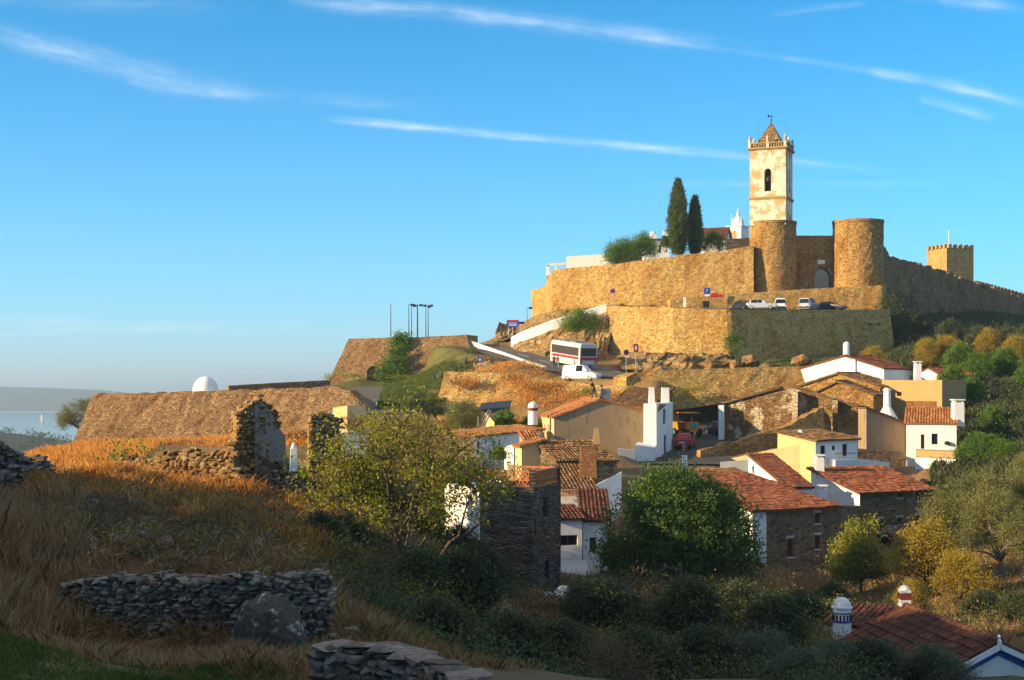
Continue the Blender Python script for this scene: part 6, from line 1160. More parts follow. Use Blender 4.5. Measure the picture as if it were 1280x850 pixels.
rubble('rubble_heap', [P2(333, 59.3), P2(356, 60.3), P2(380, 62)], [Z_(572, 59.3), Z_(592, 60.3), Z_(618, 62)], -5.9, 1.1, .3, ROCK_GREY, 'dark heap of fallen stones at the right foot of the tall ruined pillar', 'rubble', seed=23, rag=.35, tilt=.4)
rng = random.Random(78); mb = MB()
for _ in range(700):
    px, Y = rng.gauss(190, 60), rng.gauss(40, 3.2); d = rng.choice((.1, .14, .2, .3, .4)); x = X_(px, Y); put_stone(mb, rng, (x, Y, tz(x, Y)+d*.2+rng.uniform(0, .12)), (d*1.5, d, d*.7), rng.uniform(0, 3), .5)
tag(mb.build('rubble_scatter', ROCK_GREY), kind='stuff')

# ---------------------------------------------------------------- vegetation
def sample_lobes(R_, lobes, n, shell=.55):
    lob = np.array(lobes, float); vol = lob[:, 3]*lob[:, 4]*lob[:, 5]; k = R_.choice(len(lob), n, p=vol**.8/(vol**.8).sum())
    d = R_.normal(size=(n, 3)); d /= np.linalg.norm(d, axis=1, keepdims=True); r = shell+(1-shell)*R_.random(n)**.7
    r = np.where(R_.random(n) < .18, R_.random(n), r); r *= 1+.17*R_.normal(size=n); r = np.where(R_.random(n) < .12, r*R_.uniform(1.1, 1.32, n), r)
    return lob[k, :3]+d*r[:, None]*lob[k, 3:6], d
def leaf_quads(R_, C, D, ll, lw, droop=0., updir=.35):
    n = len(C); a = R_.normal(size=(n, 3))+D*.7+np.array([0, 0, updir-droop]); a /= np.linalg.norm(a, axis=1, keepdims=True)
    b = np.cross(a, R_.normal(size=(n, 3))); b /= np.linalg.norm(b, axis=1, keepdims=True)
    s = R_.uniform(.65, 1.35, n)[:, None]; L = a*ll*s; W = b*lw*s*.5
    return np.stack([C, C+L*.45+W, C+L, C+L*.45-W], 1)
def foliage(seed, lobes, clumps, per, cr, ll, lw, shell=.55, droop=0., gap=.0, tips=None):
    R_ = np.random.default_rng(seed)
    if tips is not None:
        C = np.repeat(np.array(tips), max(1, clumps//len(tips)), 0); C = C+R_.normal(size=C.shape)*cr*1.6; D = R_.normal(size=C.shape)*.5
    else: C, D = sample_lobes(R_, lobes, clumps, shell)
    if gap: 
        v = vnoise(C[:, 0]+C[:, 2]*.7+seed, C[:, 1]+C[:, 2]*.9, .9); keep = v > gap; C, D = C[keep], D[keep]
    n = len(C); sz = R_.uniform(.5, 1.4, n); P_ = np.repeat(C, per, 0)+R_.normal(size=(n*per, 3))*cr*np.repeat(sz, per)[:, None]*np.array([1, 1, .8]); D = np.repeat(D, per, 0)
    return leaf_quads(R_, P_, D, ll, lw, droop)
def skeleton(seed, lobes, ntips, nmain, fork, r0, tipr=.012, multi=False, n=5, inner=.5):
    rng = random.Random(seed); R_ = np.random.default_rng(seed+99); T, _ = sample_lobes(R_, lobes, ntips, inner); T = [Vector(p) for p in T]; mb = MB(); F0 = Vector(fork)
    mains = [max(T, key=lambda p: p.z)]
    while len(mains) < nmain: mains.append(max(T, key=lambda p: min((p-q).length for q in mains)))
    def curve(a, b, k, amt):
        d = b-a; o = Vector((rng.uniform(-1, 1), rng.uniform(-1, 1), rng.uniform(0, .8)))*d.length*amt
        return [a.lerp(b, i/k)+o*math.sin(math.pi*i/k)+Vector((rng.uniform(-1, 1), rng.uniform(-1, 1), rng.uniform(-1, 1)))*d.length*.025*(0 < i < k) for i in range(k+1)]
    if not multi: tr = curve(Vector((0, 0, -.4)), F0, 4, .1); mb.tube(tr, [r0*1.25, r0, r0*.9, r0*.85, r0*.8], 8)
    paths = []
    for m_ in mains:
        a = F0 if not multi else Vector((rng.uniform(-.25, .25), rng.uniform(-.25, .25), -.4)); p = curve(a, m_, 7, .14); mb.tube(p, [r0*.62*(1-i/7)**.9+tipr for i in range(8)], n); paths.append(p)
    pool = [(q, j/7) for p in paths for j, q in enumerate(p) if 1 <= j < 7]
    for t_ in T:
        if t_ in mains: continue
        q, j = min(pool, key=lambda k: (k[0]-t_).length+abs(k[0].z-t_.z)*.2+(k[0].z > t_.z)*.6); p = curve(q, t_, 4, .12); mb.tube(p, [max(tipr, r0*.26*(1-j))*(1-i/4)+tipr*.7 for i in range(5)], 4, cap=False)
        if rng.random() < .5: pool.append((p[2], .7))
    return mb, T
def tree(name, label, loc, lobes, lm, bm_, seed=1, clumps=900, per=26, cr=.28, ll=.17, lw=.075, fork=None, r0=.16, ntips=60, nmain=6, cat='tree', group=None, shell=.55, gap=.25, droop=0., multi=False, attip=False, twigs=True):
    g = thing(name, (0, 0, 0), label, cat, group)
    top = max(l[2] for l in lobes); mb, T = skeleton(seed, lobes, ntips, nmain, fork or (0, 0, top*.35), r0, multi=multi)
    mb.build('trunk' if cat == 'tree' else 'stem', bm_, g, smooth=True)
    np_mesh('crown' if cat == 'tree' else 'foliage', foliage(seed+5, lobes, clumps, per, cr, ll, lw, shell, droop, gap, T if attip else None), 4, lm, g)
    g.location = loc; return g
def again(src, label, loc, s, rz=0., sz=None, group=None):
    c = copy_tree(src); c['label'] = label; c.location = loc; c.rotation_euler = (0, 0, rz); c.scale = (s, s, sz or s)
    if group: c['group'] = group
    return c
def gp(px, Y, dz=0.): return Vector((X_(px, Y), Y, tzp(px, Y)+dz))

# cypresses and hilltop bushes
def cyp(label, px, Y, h, r, seed):
    g = thing('cypress_tree', (0, 0, 0), label, 'cypress', 'cypresses on the hilltop'); rng = np.random.default_rng(seed); n = 1500
    t_ = rng.random(n)**.8; ang = rng.random(n)*6.283; prof = r*np.clip(np.minimum(1.0, .55+t_*1.6)*(1-t_**2.6)**.75+.02, .05, 1)
    lump = .94+.24*np.sin(ang*3+t_*17+seed)*np.sin(t_*23)+.17*np.sin(ang*7-t_*41); rr = prof*lump*(rng.random(n)**.25)
    C = np.stack([np.cos(ang)*rr, np.sin(ang)*rr, .6+t_*(h-.6)], 1); per = 34; P_ = np.repeat(C, per, 0)+rng.normal(size=(n*per, 3))*np.array([.16, .16, .3]); D = np.stack([np.cos(ang)*.5, np.sin(ang)*.5, np.full(n, 1.6)], 1)
    np_mesh('crown', leaf_quads(rng, P_, np.repeat(D, per, 0), .24, .09), 4, L_CYP, g); mb = MB(); mb.tube([(0, 0, -1), (0, 0, h*.4), (.05, 0, h*.9)], [.3, .2, .04], 8); mb.build('trunk', BARK, g); g.location = (X_(px, Y), Y, Z_(321, Y)-.2); return g
cyp('taller cypress standing left of the pair behind the town wall', 847.5, 216, (321-229)/F*216+.3, 1.5, 1); cyp('shorter slimmer cypress standing right of the pair behind the town wall', 868.5, 217.5, (320-249)/F*217+.3, 1.02, 2)
bush = lambda label, loc, w_, h, lm, seed, name='shrub', group=None, **k: tree(name, label, loc, [(0, 0, h*.55, w_*.36, w_*.36, h*.42), (-w_*.26, .1, h*.45, w_*.26, w_*.3, h*.36), (w_*.26, -.1, h*.5, w_*.25, w_*.3, h*.38), (.05*w_, 0, h*.75, w_*.22, w_*.25, h*.27)], lm, BARK, seed, cat='shrub', group=group, **{**dict(clumps=420, per=26, cr=.2*max(1, w_/3), ll=.17, lw=.08, r0=.08, ntips=26, nmain=5, multi=True, gap=.2), **k})
zt_ = lambda py, Y: Z_(py, Y)
bush('large bright green bush above the town wall, the left of two touching', (X_(776, 220), 220, zt_(334, 220)), 5.2, 4.4, L_GREEN, 3, clumps=700); bush('large bright green bush above the town wall, the right of two touching', (X_(803, 219.5), 219.5, zt_(329, 219.5)), 5., 4.6, L_GREEN, 4, clumps=700)
bush('green bush between the cypresses and the church belfry', (X_(891, 219), 219, zt_(318, 219)), 4.0, 3.4, L_GREEN, 5); bush('small green bush tucked against the left side of the tall cypress', (X_(832, 217), 217, zt_(312, 217)), 1.6, 2.0, L_CYP, 6, clumps=200)
bush('round green bush on the rocky bank behind the coach', at(724, 423, 193), 5.4, 4.0, L_GREEN, 7, clumps=700)
bush('small thin green tree against the corner of the great bastion', at(918, 446, 179), 2.4, 3.4, L_GREEN, 8, clumps=170, gap=.35)
def ivy(label, pts, sx, sz_, Y, lm, seed, n=900, face=-.3):
    R_ = np.random.default_rng(seed); C = []
    for px, py, Yq, w_, h in pts: k = int(n*w_*h); q = R_.normal(size=(k, 3))*np.array([w_*.42, .22, h*.42]); C.append(np.array(at(px, py, Yq))+q)
    C = np.concatenate(C); o = C.mean(0); o[2] = C[:, 2].min(); P_ = np.repeat(C-o, 6, 0)+R_.normal(size=(len(C)*6, 3))*.16; D = np.tile([0, -.6, .1], (len(P_), 1)); q = np_mesh('ivy', leaf_quads(R_, P_, D, .2, .13), 4, lm, None, o); return tag(q, label, 'climbing plant')
ivy('dark green ivy climbing the second bastion beside the arched opening', [(498, 432, 196.6, 1.6, 1.8), (497, 446, 195, 1.7, 1.6), (492, 458, 193.5, 2.2, 1.6), (488, 468, 192, 2.4, 1.4), (503, 425, 197.6, 1.3, 1.2)], 1, 1, 196, L_GREEN, 3, 160)
ivy('dark ivy hanging at the right end of the car park wall', [(1108, 380, 205, 1.4, 3.), (1114, 400, 203, 2.2, 4.), (1124, 418, 201, 3.2, 4.), (1130, 395, 210, 3, 4)], 1, 1, 205, L_DARK, 5, 60)
# shared trees
olive = tree('olive_tree', 'tall gold-lit olive tree right of the stone houses', gp(1212, 97), [(0, 0, 3.4, 1.9, 1.8, 1.4), (-1.6, .3, 3.0, 1.5, 1.5, 1.2), (1.7, -.2, 3.3, 1.7, 1.6, 1.3), (.2, 0, 4.6, 1.4, 1.4, 1.1), (-1.2, 0, 4.1, 1.2, 1.2, 1.), (1.4, .5, 4.5, 1.2, 1.2, .9), (2.4, 0, 2.4, 1.1, 1.1, .9), (-2.2, 0, 2.2, 1., 1., .8)], L_OLIVE, BARKG, 21, clumps=1500, per=26, cr=.24, ll=.15, lw=.05, r0=.2, ntips=110, nmain=7, fork=(.1, 0, 1.1), gap=.3)
yel = tree('almond_tree', 'yellow leaved tree in front of the olives, left of centre', gp(1160, 84), [(0, 0, 2.6, 1.8, 1.6, 1.3), (-1.3, 0, 2.2, 1.2, 1.2, 1.1), (1.3, .2, 2.4, 1.3, 1.3, 1.1), (.2, 0, 3.7, 1.2, 1.2, .9), (-.7, .2, 3.3, 1., 1., .9)], L_YELLOW, BARK, 31, clumps=900, per=22, cr=.24, ll=.15, lw=.065, r0=.14, ntips=100, nmain=7, fork=(0, 0, .7), gap=.32)
grn = tree('young_tree', 'fresh green bushy tree below the stone house facade', gp(1076, 88), [(0, 0, 2.3, 1.4, 1.4, 1.2), (-.9, 0, 1.7, 1., 1., .9), (.9, .1, 1.8, 1., 1., .9), (.15, 0, 3.5, .9, .9, .9)], L_YG, BARK, 41, clumps=800, per=26, cr=.2, ll=.16, lw=.08, r0=.11, ntips=60, nmain=6, fork=(0, 0, .8), gap=.25)
OL = 'olive trees on the right slope'; YE = 'yellow autumn trees'
olive['group'] = OL; yel['group'] = YE; grn.scale = (1.05, 1.05, 1.12)
again(olive, 'grey-green olive tree at the right edge below the tall gold-lit one', gp(1252, 85), .82, 2.1, .95, OL); again(olive, 'olive tree cut off by the right edge of the picture at mid height', gp(1290, 100), .8, 1.1, group=OL)
again(olive, 'silver-green olive on the grassy terrace wall left of the white cottage yard', gp(1075, 112, -.3), .38, 4, group=OL)
again(yel, 'smaller yellow tree to the right of the larger yellow one, partly behind an olive', gp(1200, 80), .72, 2.4, group=YE); again(yel, 'low yellow bush by the banded chimney at the bottom right', gp(1140, 74), .5, 4.0, group=YE)
ROWL = ['round yellow-green tree beside the street lamp under the bastion', 'yellow tree on the hillside, first one right of the white gable house', 'yellow tree on the hillside, second one right of the white gable house', 'bare yellowish tree high on the hillside near the right edge', 'yellowish scrub tree at the right edge above the lane']
for i, (px, Y, s) in enumerate(((1092, 168, .85), (1158, 170, .95), (1184, 172, 1.0), (1236, 176, 1.0), (1268, 170, .9))): again(yel, ROWL[i], gp(px, Y), s*.92, i*1.3, group='yellow trees on the far hillside')
HILL = [(1200, 165, 1.0, 'dark green tree right of the white gable house, upper one'), (1192, 150, .9, 'dark green tree behind the ochre block house, lower one'), (1225, 158, .9, 'dark green tree among scrub on the right slope'), (1215, 145, .7, 'low green tree behind the white cottage chimney'), (1255, 160, .9, 'green tree near the right edge below the yellow scrub'), (1180, 148, .6, 'small green tree touching the right end of the ochre block house'), (1128, 160, .5, 'small dark bush on the white gable house terrace'), (1290, 150, .9, 'green tree at the right edge beside the lane'), (1240, 135, .6, 'small green tree in the yard right of the white cottage')]
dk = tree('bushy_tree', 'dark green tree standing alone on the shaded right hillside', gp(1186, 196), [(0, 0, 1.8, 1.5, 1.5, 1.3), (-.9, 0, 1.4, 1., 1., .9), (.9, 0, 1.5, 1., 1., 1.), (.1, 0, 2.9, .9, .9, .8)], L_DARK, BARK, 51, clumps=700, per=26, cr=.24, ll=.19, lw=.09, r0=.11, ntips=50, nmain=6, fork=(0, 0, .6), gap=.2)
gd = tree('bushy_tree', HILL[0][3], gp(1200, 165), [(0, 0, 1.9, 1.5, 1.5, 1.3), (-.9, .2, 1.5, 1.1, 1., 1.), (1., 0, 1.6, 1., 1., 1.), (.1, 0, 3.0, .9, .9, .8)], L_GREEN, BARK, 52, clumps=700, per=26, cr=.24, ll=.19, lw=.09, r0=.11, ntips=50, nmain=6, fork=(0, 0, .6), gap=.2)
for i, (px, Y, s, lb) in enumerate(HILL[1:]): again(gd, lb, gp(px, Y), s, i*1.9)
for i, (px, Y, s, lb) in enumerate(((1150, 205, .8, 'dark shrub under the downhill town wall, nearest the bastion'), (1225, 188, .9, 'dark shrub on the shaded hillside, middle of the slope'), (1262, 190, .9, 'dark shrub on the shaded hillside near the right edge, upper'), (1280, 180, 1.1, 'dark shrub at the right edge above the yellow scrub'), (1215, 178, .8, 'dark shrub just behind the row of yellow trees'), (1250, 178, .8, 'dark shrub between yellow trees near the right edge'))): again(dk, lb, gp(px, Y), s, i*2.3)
# hedge by the white cottage
for i, (px, Y) in enumerate(((1208, 122), (1222, 121), (1236, 120), (1250, 119), (1262, 118))): again(gd, ['leftmost bush of the bright green hedge by the white cottage', 'second bush of the bright green hedge from the cottage', 'middle bush of the bright green hedge below the right yard', 'fourth bush of the bright green hedge from the cottage', 'rightmost bush of the bright green hedge by the right edge'][i], gp(px, Y, .1), .5+.06*(i*7 % 4), i*1.4, group='hedge bushes beside the white cottage')
# big green tree in the village
tree('broadleaf_tree', 'big dark green broadleaf tree in the middle of the village, sunlit on top', at(845, 752, 81), [(0, 0, 5.0, 2.9, 2.6, 2.3), (-2.4, 0, 4.2, 1.9, 2., 1.8), (2.5, .2, 4.4, 2., 2., 1.9), (-.9, 0, 6.4, 1.7, 1.7, 1.4), (.9, 0, 6.2, 1.6, 1.6, 1.2), (3.4, 0, 2.8, 1.6, 1.6, 1.5), (-3.2, 0, 2.6, 1.5, 1.5, 1.4), (-1.8, 0, 5.6, 1.4, 1.4, 1.2), (2.3, .3, 5.5, 1.5, 1.5, 1.1), (.2, -.4, 2.6, 2.4, 2., 1.5)], L_BROAD, BARK, 61, clumps=2600, per=28, cr=.27, ll=.19, lw=.085, r0=.26, ntips=110, nmain=9, fork=(0, 0, 1.7), gap=.22)
again(grn, 'small yellow-green sapling above the big tree, in front of the red roof', gp(905, 95, 1.2), .7, 1.)
# twiggy yellow-green tree in the left foreground
tree('twiggy_tree', 'large loose yellow-green tree with bare twigs on the left slope', at(505, 722, 55.5), [(-.3, 0, 4.6, 2.3, 1.9, 1.3), (-2.6, .2, 4.0, 1.6, 1.5, 1.0), (2.2, 0, 4.6, 1.7, 1.5, 1.1), (.4, 0, 6.0, 1.6, 1.4, 1.0), (-1.7, 0, 5.4, 1.4, 1.3, 1.0), (-3.4, 0, 3.0, 1.0, 1., .8), (3.2, 0, 3.3, 1., 1., .8), (1.7, -.2, 3., 1.3, 1.2, .9), (-1, -.3, 2.8, 1.3, 1.2, .9)], L_YG, BARK, 71, clumps=1500, per=13, cr=.22, ll=.15, lw=.07, r0=.17, ntips=420, nmain=13, fork=(0, 0, .9), gap=.25, multi=True, attip=True)
again(yel, 'bare twiggy tree with few leaves behind the large yellow-green tree', gp(560, 88), .75, 2.2)
TW = tree('leafless_shrub', 'leafless brown thicket in front of the big green tree', gp(820, 66), [(0, 0, 1.6, 2.3, 1.4, 1.1), (-1.6, 0, 1.2, 1.4, 1., .8), (1.7, 0, 1.3, 1.4, 1., .8)], L_RUST, TWIG, 81, clumps=240, per=6, cr=.25, ll=.12, lw=.05, r0=.07, ntips=420, nmain=16, multi=True, gap=.3, cat='shrub')
again(TW, 'leafless brown thicket beneath the twiggy yellow-green tree', gp(470, 44), .55, 1.2); again(TW, 'thin bare shrub with orange tips at the bottom centre', at(775, 858, 30), .42, 2.2); again(TW, 'bare brown shrub right of the white oven', gp(780, 62), .6, 3.)
again(dk, 'dense dark tree added as shade caster, hidden behind the twiggy yellow-green tree, left half', gp(455, 73), .95, .5); again(dk, 'dense dark tree added as shade caster, hidden behind the twiggy yellow-green tree, right half', gp(520, 72), .9, 2.5); again(dk, 'dark shrub on the bank left of the schist tower, behind the twiggy tree', gp(575, 72), .7, 4.)  # the two hidden dense trees are added to throw shade on the schist tower
again(TW, 'grey twiggy shrub behind the foreground stone wall, left', gp(130, 38), .42, .4); again(TW, 'grey twiggy shrub among grass in front of the tall ruined pillar', gp(360, 47), .4, 5.)
# shaded shrubs filling the gully in the foreground
dsh = tree('gully_shrub', 'dark green shrub right under the schist tower house', gp(596, 64, -.6), [(0, 0, 1.5, 1.4, 1.3, 1.1), (-.9, 0, 1.1, 1., 1., .8), (1., .1, 1.2, 1., 1., .9), (.2, 0, 2.4, .9, .9, .7)], L_DARK, BARK, 91, clumps=900, per=24, cr=.2, ll=.13, lw=.06, r0=.08, ntips=90, nmain=8, multi=True, gap=.25, cat='shrub')
gsh = tree('gully_shrub', 'grey-green feathery shrub at the bottom, left of the white cottage', gp(1105, 47, -.5), [(0, 0, 1.4, 1.5, 1.3, 1.1), (-1., 0, 1.0, 1., 1., .8), (1., .1, 1.1, 1., 1., .9), (-.2, 0, 2.3, .9, .9, .7)], L_GREY, BARKG, 92, clumps=800, per=22, cr=.2, ll=.14, lw=.04, r0=.08, ntips=120, nmain=9, multi=True, gap=.28, cat='shrub')
dsh.scale = (.8, .8, .7); gsh.scale = (.75, .75, .62)
GS = [(dsh, 430, 52, 1.0, 'dark shrub under the left side of the twiggy tree'), (dsh, 520, 50, 1.15, 'dark shrub under the middle of the twiggy tree'), (dsh, 575, 54, 1.25, 'dense dark shrub left of the schist tower base'), (dsh, 632, 68, .7, 'dark shrub at the left foot of the schist tower'), (dsh, 400, 45, .6, 'low dark shrub at the right end of the foreground wall'), (gsh, 740, 66, 1.1, 'grey-green shrub right of the white oven, behind others'), (dsh, 735, 60, .9, 'dark shrub just right of the white oven'), (dsh, 760, 58, 1.3, 'dark shrub at the centre bottom, below the bare thicket'), (dsh, 860, 60, 1.35, 'dark shrub below the right half of the big green tree'), (dsh, 920, 64, 1.35, 'tall dark shrub in front of the stone farmhouse corner'), (dsh, 965, 58, 1.4, 'dark shrub left of the blue banded chimney, upper'), (dsh, 1000, 68, 1.1, 'dark shrub below the farmhouse window wall'), (gsh, 950, 48, 1.1, 'grey-green shrub at the bottom, below the farmhouse corner'), (gsh, 1040, 50, .9, 'grey-green shrub directly under the blue banded chimney'), (dsh, 880, 48, 1.1, 'dark shrub at the bottom edge right of centre'), (dsh, 800, 46, 1.1, 'dark shrub at the bottom edge, right of the orange tipped shrub'), (dsh, 700, 48, 1.0, 'dark shrub at the bottom edge left of centre'), (dsh, 640, 44, .9, 'dark shrub beside the capped curved wall'), (gsh, 1170, 46, .8, 'grey-green shrub touching the dark roof at the bottom right'), (dsh, 1090, 45, .8, 'dark shrub at the bottom edge near the grey-green ones'), (gsh, 1000, 44, .8, 'small grey-green shrub at the very bottom'), (dsh, 1120, 80, .7, 'dark shrub between the fresh green tree and the yellow tree'), (dsh, 1230, 76, .8, 'dark shrub on the rusty bank above the dark cottage roof'), (dsh, 1275, 72, .9, 'dark shrub at the right edge above the blue trimmed cottage'), (dsh, 1040, 84, .7, 'dark shrub at the foot of the dark stone house, left of the green tree'), (dsh, 645, 46, .7, 'dark shrub in shade below the schist tower, nearer the viewer'), (dsh, 545, 40, .7, 'dark shrub on the bank above the curved wall')]
for i, (src, px, Y, s, lb) in enumerate(GS): again(src, lb, gp(px, Y, -.1), s*.76, i*1.7, s*.6, group='shrubs filling the shaded gully')
# greenery by the ruins and walls
again(gd, 'green bush beside the small white pillar near the ruins, larger', gp(352, 84), .62, 1.); again(gd, 'green bush right of the small white pillar near the ruins', gp(378, 86), .5, 2.)
again(olive, 'grey-green tree in front of the golden retaining wall', gp(580, 133), .68, 1.1); again(gd, 'round dark green bush by the leaning poles', gp(631, 133), .8, 1.); again(gd, 'green bush behind the banded round chimney', gp(664, 134), .62, 2.); again(gd, 'low green bush behind the roof of the beige gable house', gp(688, 136), .62, 4.); again(gd, 'clipped green bush in front of the long white house', at(623, 577, 110), .32, 3.)
again(gd, 'pale green bush in the weeds below the road, right of the roof people', gp(815, 148), .5, 2.); again(olive, 'tree peeping out behind the left end of the dome bastion', at(100, 548, 190), .95, .6)
for i, (px, Y, s) in enumerate(((570, 178, .16), (576, 180, .2), (583, 182, .2), (545, 172, .18), (552, 174, .16))): 
    mb = MB(); b0 = gp(px, Y); rng = random.Random(i)
    for k in range(16): a = k*2.4; r1 = rng.uniform(.5, .9); z1 = rng.uniform(.5, 1.3); d = Vector((math.cos(a), math.sin(a), 0)); e = Vector((-d.y, d.x, 0))*.09; mb.poly(b0+e, b0-e, b0+d*r1*.6-e*.8+Vector((0, 0, z1*.6)), b0+d*r1+Vector((0, 0, z1)), b0+d*r1*.6+e*.8+Vector((0, 0, z1*.6)))
    tag(mb.build('agave_plant', L_GREY), ['spiky agave at the top of the green slope, left of three', 'spiky agave at the top of the green slope, middle of three', 'spiky agave at the top of the green slope, right of three', 'spiky agave lower on the green slope, left of two', 'spiky agave lower on the green slope, right of two'][i], 'agave', 'agaves on the green slope')
# far trees on the ridge before the reservoir
ft = again(dk, 'broad dark tree standing out on the far ridge before the reservoir', (X_(33, 640), 640, float(terr(X_(33, 640), 640)[0])), 2.6, 1., 2.2)
for i, (px, Y, s, lb) in enumerate(((-5, 640, 1.9, 'dark tree at the far left end of the far ridge'), (63, 660, 1.2, 'small dark tree right of the broad one on the far ridge'), (86, 640, 1.1, 'pale rounded tree on the far ridge close to the bastion'), (15, 600, 1.2, 'low dark tree on the far ridge left of the broad one'))): again(dk, lb, (X_(px, Y), Y, float(terr(X_(px, Y), Y)[0])), s*1.1, i*1.1)

# ---------------------------------------------------------------- grass and weeds (nobody could count them)
def inpoly(px, Y, poly):
    r = np.zeros(len(px), bool); n = len(poly)
    for i in range(n):
        (x0, y0), (x1, y1) = poly[i], poly[(i+1) % n]; c = ((y0 > Y) != (y1 > Y)) & (px < (x1-x0)*(Y-y0)/(y1-y0+1e-9)+x0); r ^= c
    return r
def grass(name, poly, n, h, w_, mat, seed, clump=.35, lean=.5, dz=0.):
    "poly in (photo column, depth) gives the patch on the ground; every blade is a bent triangle strip"
    R_ = np.random.default_rng(seed); p = np.array(poly, float); px = R_.uniform(p[:, 0].min(), p[:, 0].max(), n*3); Y = R_.uniform(p[:, 1].min(), p[:, 1].max(), n*3); k = inpoly(px, Y, poly); px, Y = px[k], Y[k]; x = (px-640)/F*Y
    px_j = 60*(vnoise(x*1., Y, .25)-.5)+40*(vnoise(x, Y, .9)-.5)
    k = inpoly(px+px_j*(Y < 75), Y+4*(vnoise(x+9, Y, .3)-.5), poly); x, Y = x[k], Y[k]
    v = vnoise(x+seed, Y, .8)*.6+vnoise(x, Y+seed, 2.6)*.4; k = v > clump; x, Y, v = x[k][:n], Y[k][:n], v[k][:n]; z = terr(x, Y)
    z = z+tn(x, Y)+dz; m_ = len(x); hh = h*(.45+R_.random(m_)*.8)*(.5+v*.9); a = R_.random(m_)*6.283; u = np.stack([np.cos(a), np.sin(a), np.zeros(m_)], 1); l = R_.normal(size=(m_, 3))*lean*.5; l[:, 2] = 0
    b = np.stack([x, Y, z-.08], 1); W = u*(w_*R_.uniform(.6, 1.4, m_))[:, None]*.5; mid = b+np.stack([l[:, 0]*hh*.35, l[:, 1]*hh*.35, hh*.6], 1); top = b+np.stack([l[:, 0]*hh, l[:, 1]*hh, hh], 1)
    o = np_mesh(name, np.stack([b-W, b+W, mid+W*.7, top, mid-W*.7], 1), 5, mat); tag(o, kind='stuff'); return o
grass('dry_grass', [(90, 40), (430, 42), (420, 60), (330, 59), (150, 63), (90, 62), (30, 50)], 22000, .66, .036, L_GRASS, 1, .5, .8)
grass('brown_grass', [(90, 40), (430, 42), (420, 60), (330, 59), (150, 63), (90, 62), (30, 50)], 16000, .5, .03, L_GRASSB, 21, .4, 1.)
grass('dry_grass', [(-80, 24), (110, 26), (100, 40), (-80, 44)], 13000, .8, .026, L_GRASSB, 2, .42, .6)
grass('brown_grass', [(-80, 38), (120, 38), (440, 30), (440, 46), (120, 50), (-80, 56)], 30000, .42, .028, L_GRASSB, 3, .42, .9)
grass('brown_grass', [(-80, 22), (440, 20), (470, 34), (100, 40), (-80, 40)], 24000, .28, .02, L_GRASSB, 15, .42, 1.)
grass('brown_grass', [(430, 18), (680, 24), (680, 44), (420, 34)], 20000, .3, .02, L_GRASSB, 17, .3, 1.)
grass('green_grass', [(360, 24), (600, 20), (680, 40), (430, 40)], 9000, .25, .02, L_GRASSG, 18, .45, 1.)
grass('hillside_scrub', [(1100, 200), (1340, 200), (1340, 285), (1210, 270), (1130, 225)], 16000, 1., .2, L_DARK, 19, .2, .6)
grass('brown_grass', [(400, 34), (560, 36), (620, 60), (400, 60)], 25000, .4, .022, L_GRASSB, 16, .3, .9)
grass('brown_grass', [(90, 24.5), (330, 23.5), (330, 25.2), (90, 26)], 5000, .4, .022, L_GRASSB, 4, .25, .6)
grass('green_grass', [(-80, 15), (440, 17), (330, 23), (-80, 25)], 70000, .16, .014, L_GRASSG, 5, .1, .6)
grass('dry_grass', [(20, 84), (150, 86), (210, 118), (400, 112), (460, 116), (455, 140), (330, 145), (84, 152), (30, 130)], 60000, .6, .05, L_GRASS, 6, .3, .6)
grass('green_grass', [(470, 150), (545, 148), (560, 160), (592, 170), (596, 192), (560, 190), (490, 192)], 40000, .35, .06, L_GRASSG, 7, .15, .6)
grass('dry_grass', [(545, 140), (745, 142), (785, 148), (700, 150), (560, 150)], 12000, .5, .05, L_GRASS, 8, .2, .6)
grass('dry_grass', [(560, 163), (700, 161), (690, 168), (600, 176), (570, 175)], 6000, .35, .05, L_GRASS, 9, .3, .6)
grass('green_grass', [(915, 168), (1110, 172), (1115, 194), (1010, 184), (915, 180)], 26000, .3, .06, L_GRASSG, 10, .2, .6)
grass('dry_grass', [(1010, 60), (1300, 60), (1300, 92), (1160, 96), (1010, 90)], 30000, .45, .035, L_GRASSB, 11, .35, .7)
grass('brown_grass', [(640, 40), (1060, 44), (1060, 95), (640, 80)], 50000, .5, .04, L_GRASSB, 12, .3, .7)
grass('hillside_scrub', [(1150, 100), (1320, 95), (1320, 200), (1120, 215), (1110, 180), (1180, 150)], 60000, .8, .14, L_DARK, 13, .25, .7)
grass('brown_grass', [(430, 62), (600, 66), (600, 128), (520, 146), (430, 110)], 40000, .6, .045, L_GRASSB, 14, .25, .7)
def weeds(name, spots, mat, seed, ll=.3, lw=.06):
    R_ = np.random.default_rng(seed); Q = []
    for px, py, Y, w_, h, n in spots:
        c = np.array(at(px, py, Y)); b = c+R_.normal(size=(n, 3))*np.array([w_*.4, .35, h*.3]); d = R_.normal(size=(n, 3))*.6; d[:, 2] = np.abs(d[:, 2])+.6; Q.append(leaf_quads(R_, b, d, ll, lw))
    return tag(np_mesh(name, np.concatenate(Q), 4, mat), kind='stuff')
weeds('rusty_weeds', [(588, 478, 158, 1.4, 1., 500), (640, 478, 156, 2.4, 1.6, 900), (660, 486, 155, 2.2, 2., 1200), (690, 484, 155, 2.2, 1.6, 900), (710, 497, 153, 2.4, 1.6, 900), (735, 503, 151, 2., 1.4, 700), (660, 500, 152, 2.5, 1.6, 900), (625, 505, 151, 1.6, 1.2, 500), (690, 505, 151.5, 2.4, 1.4, 800), (770, 495, 151, 1.6, 1., 500)], L_GRASS, 3)
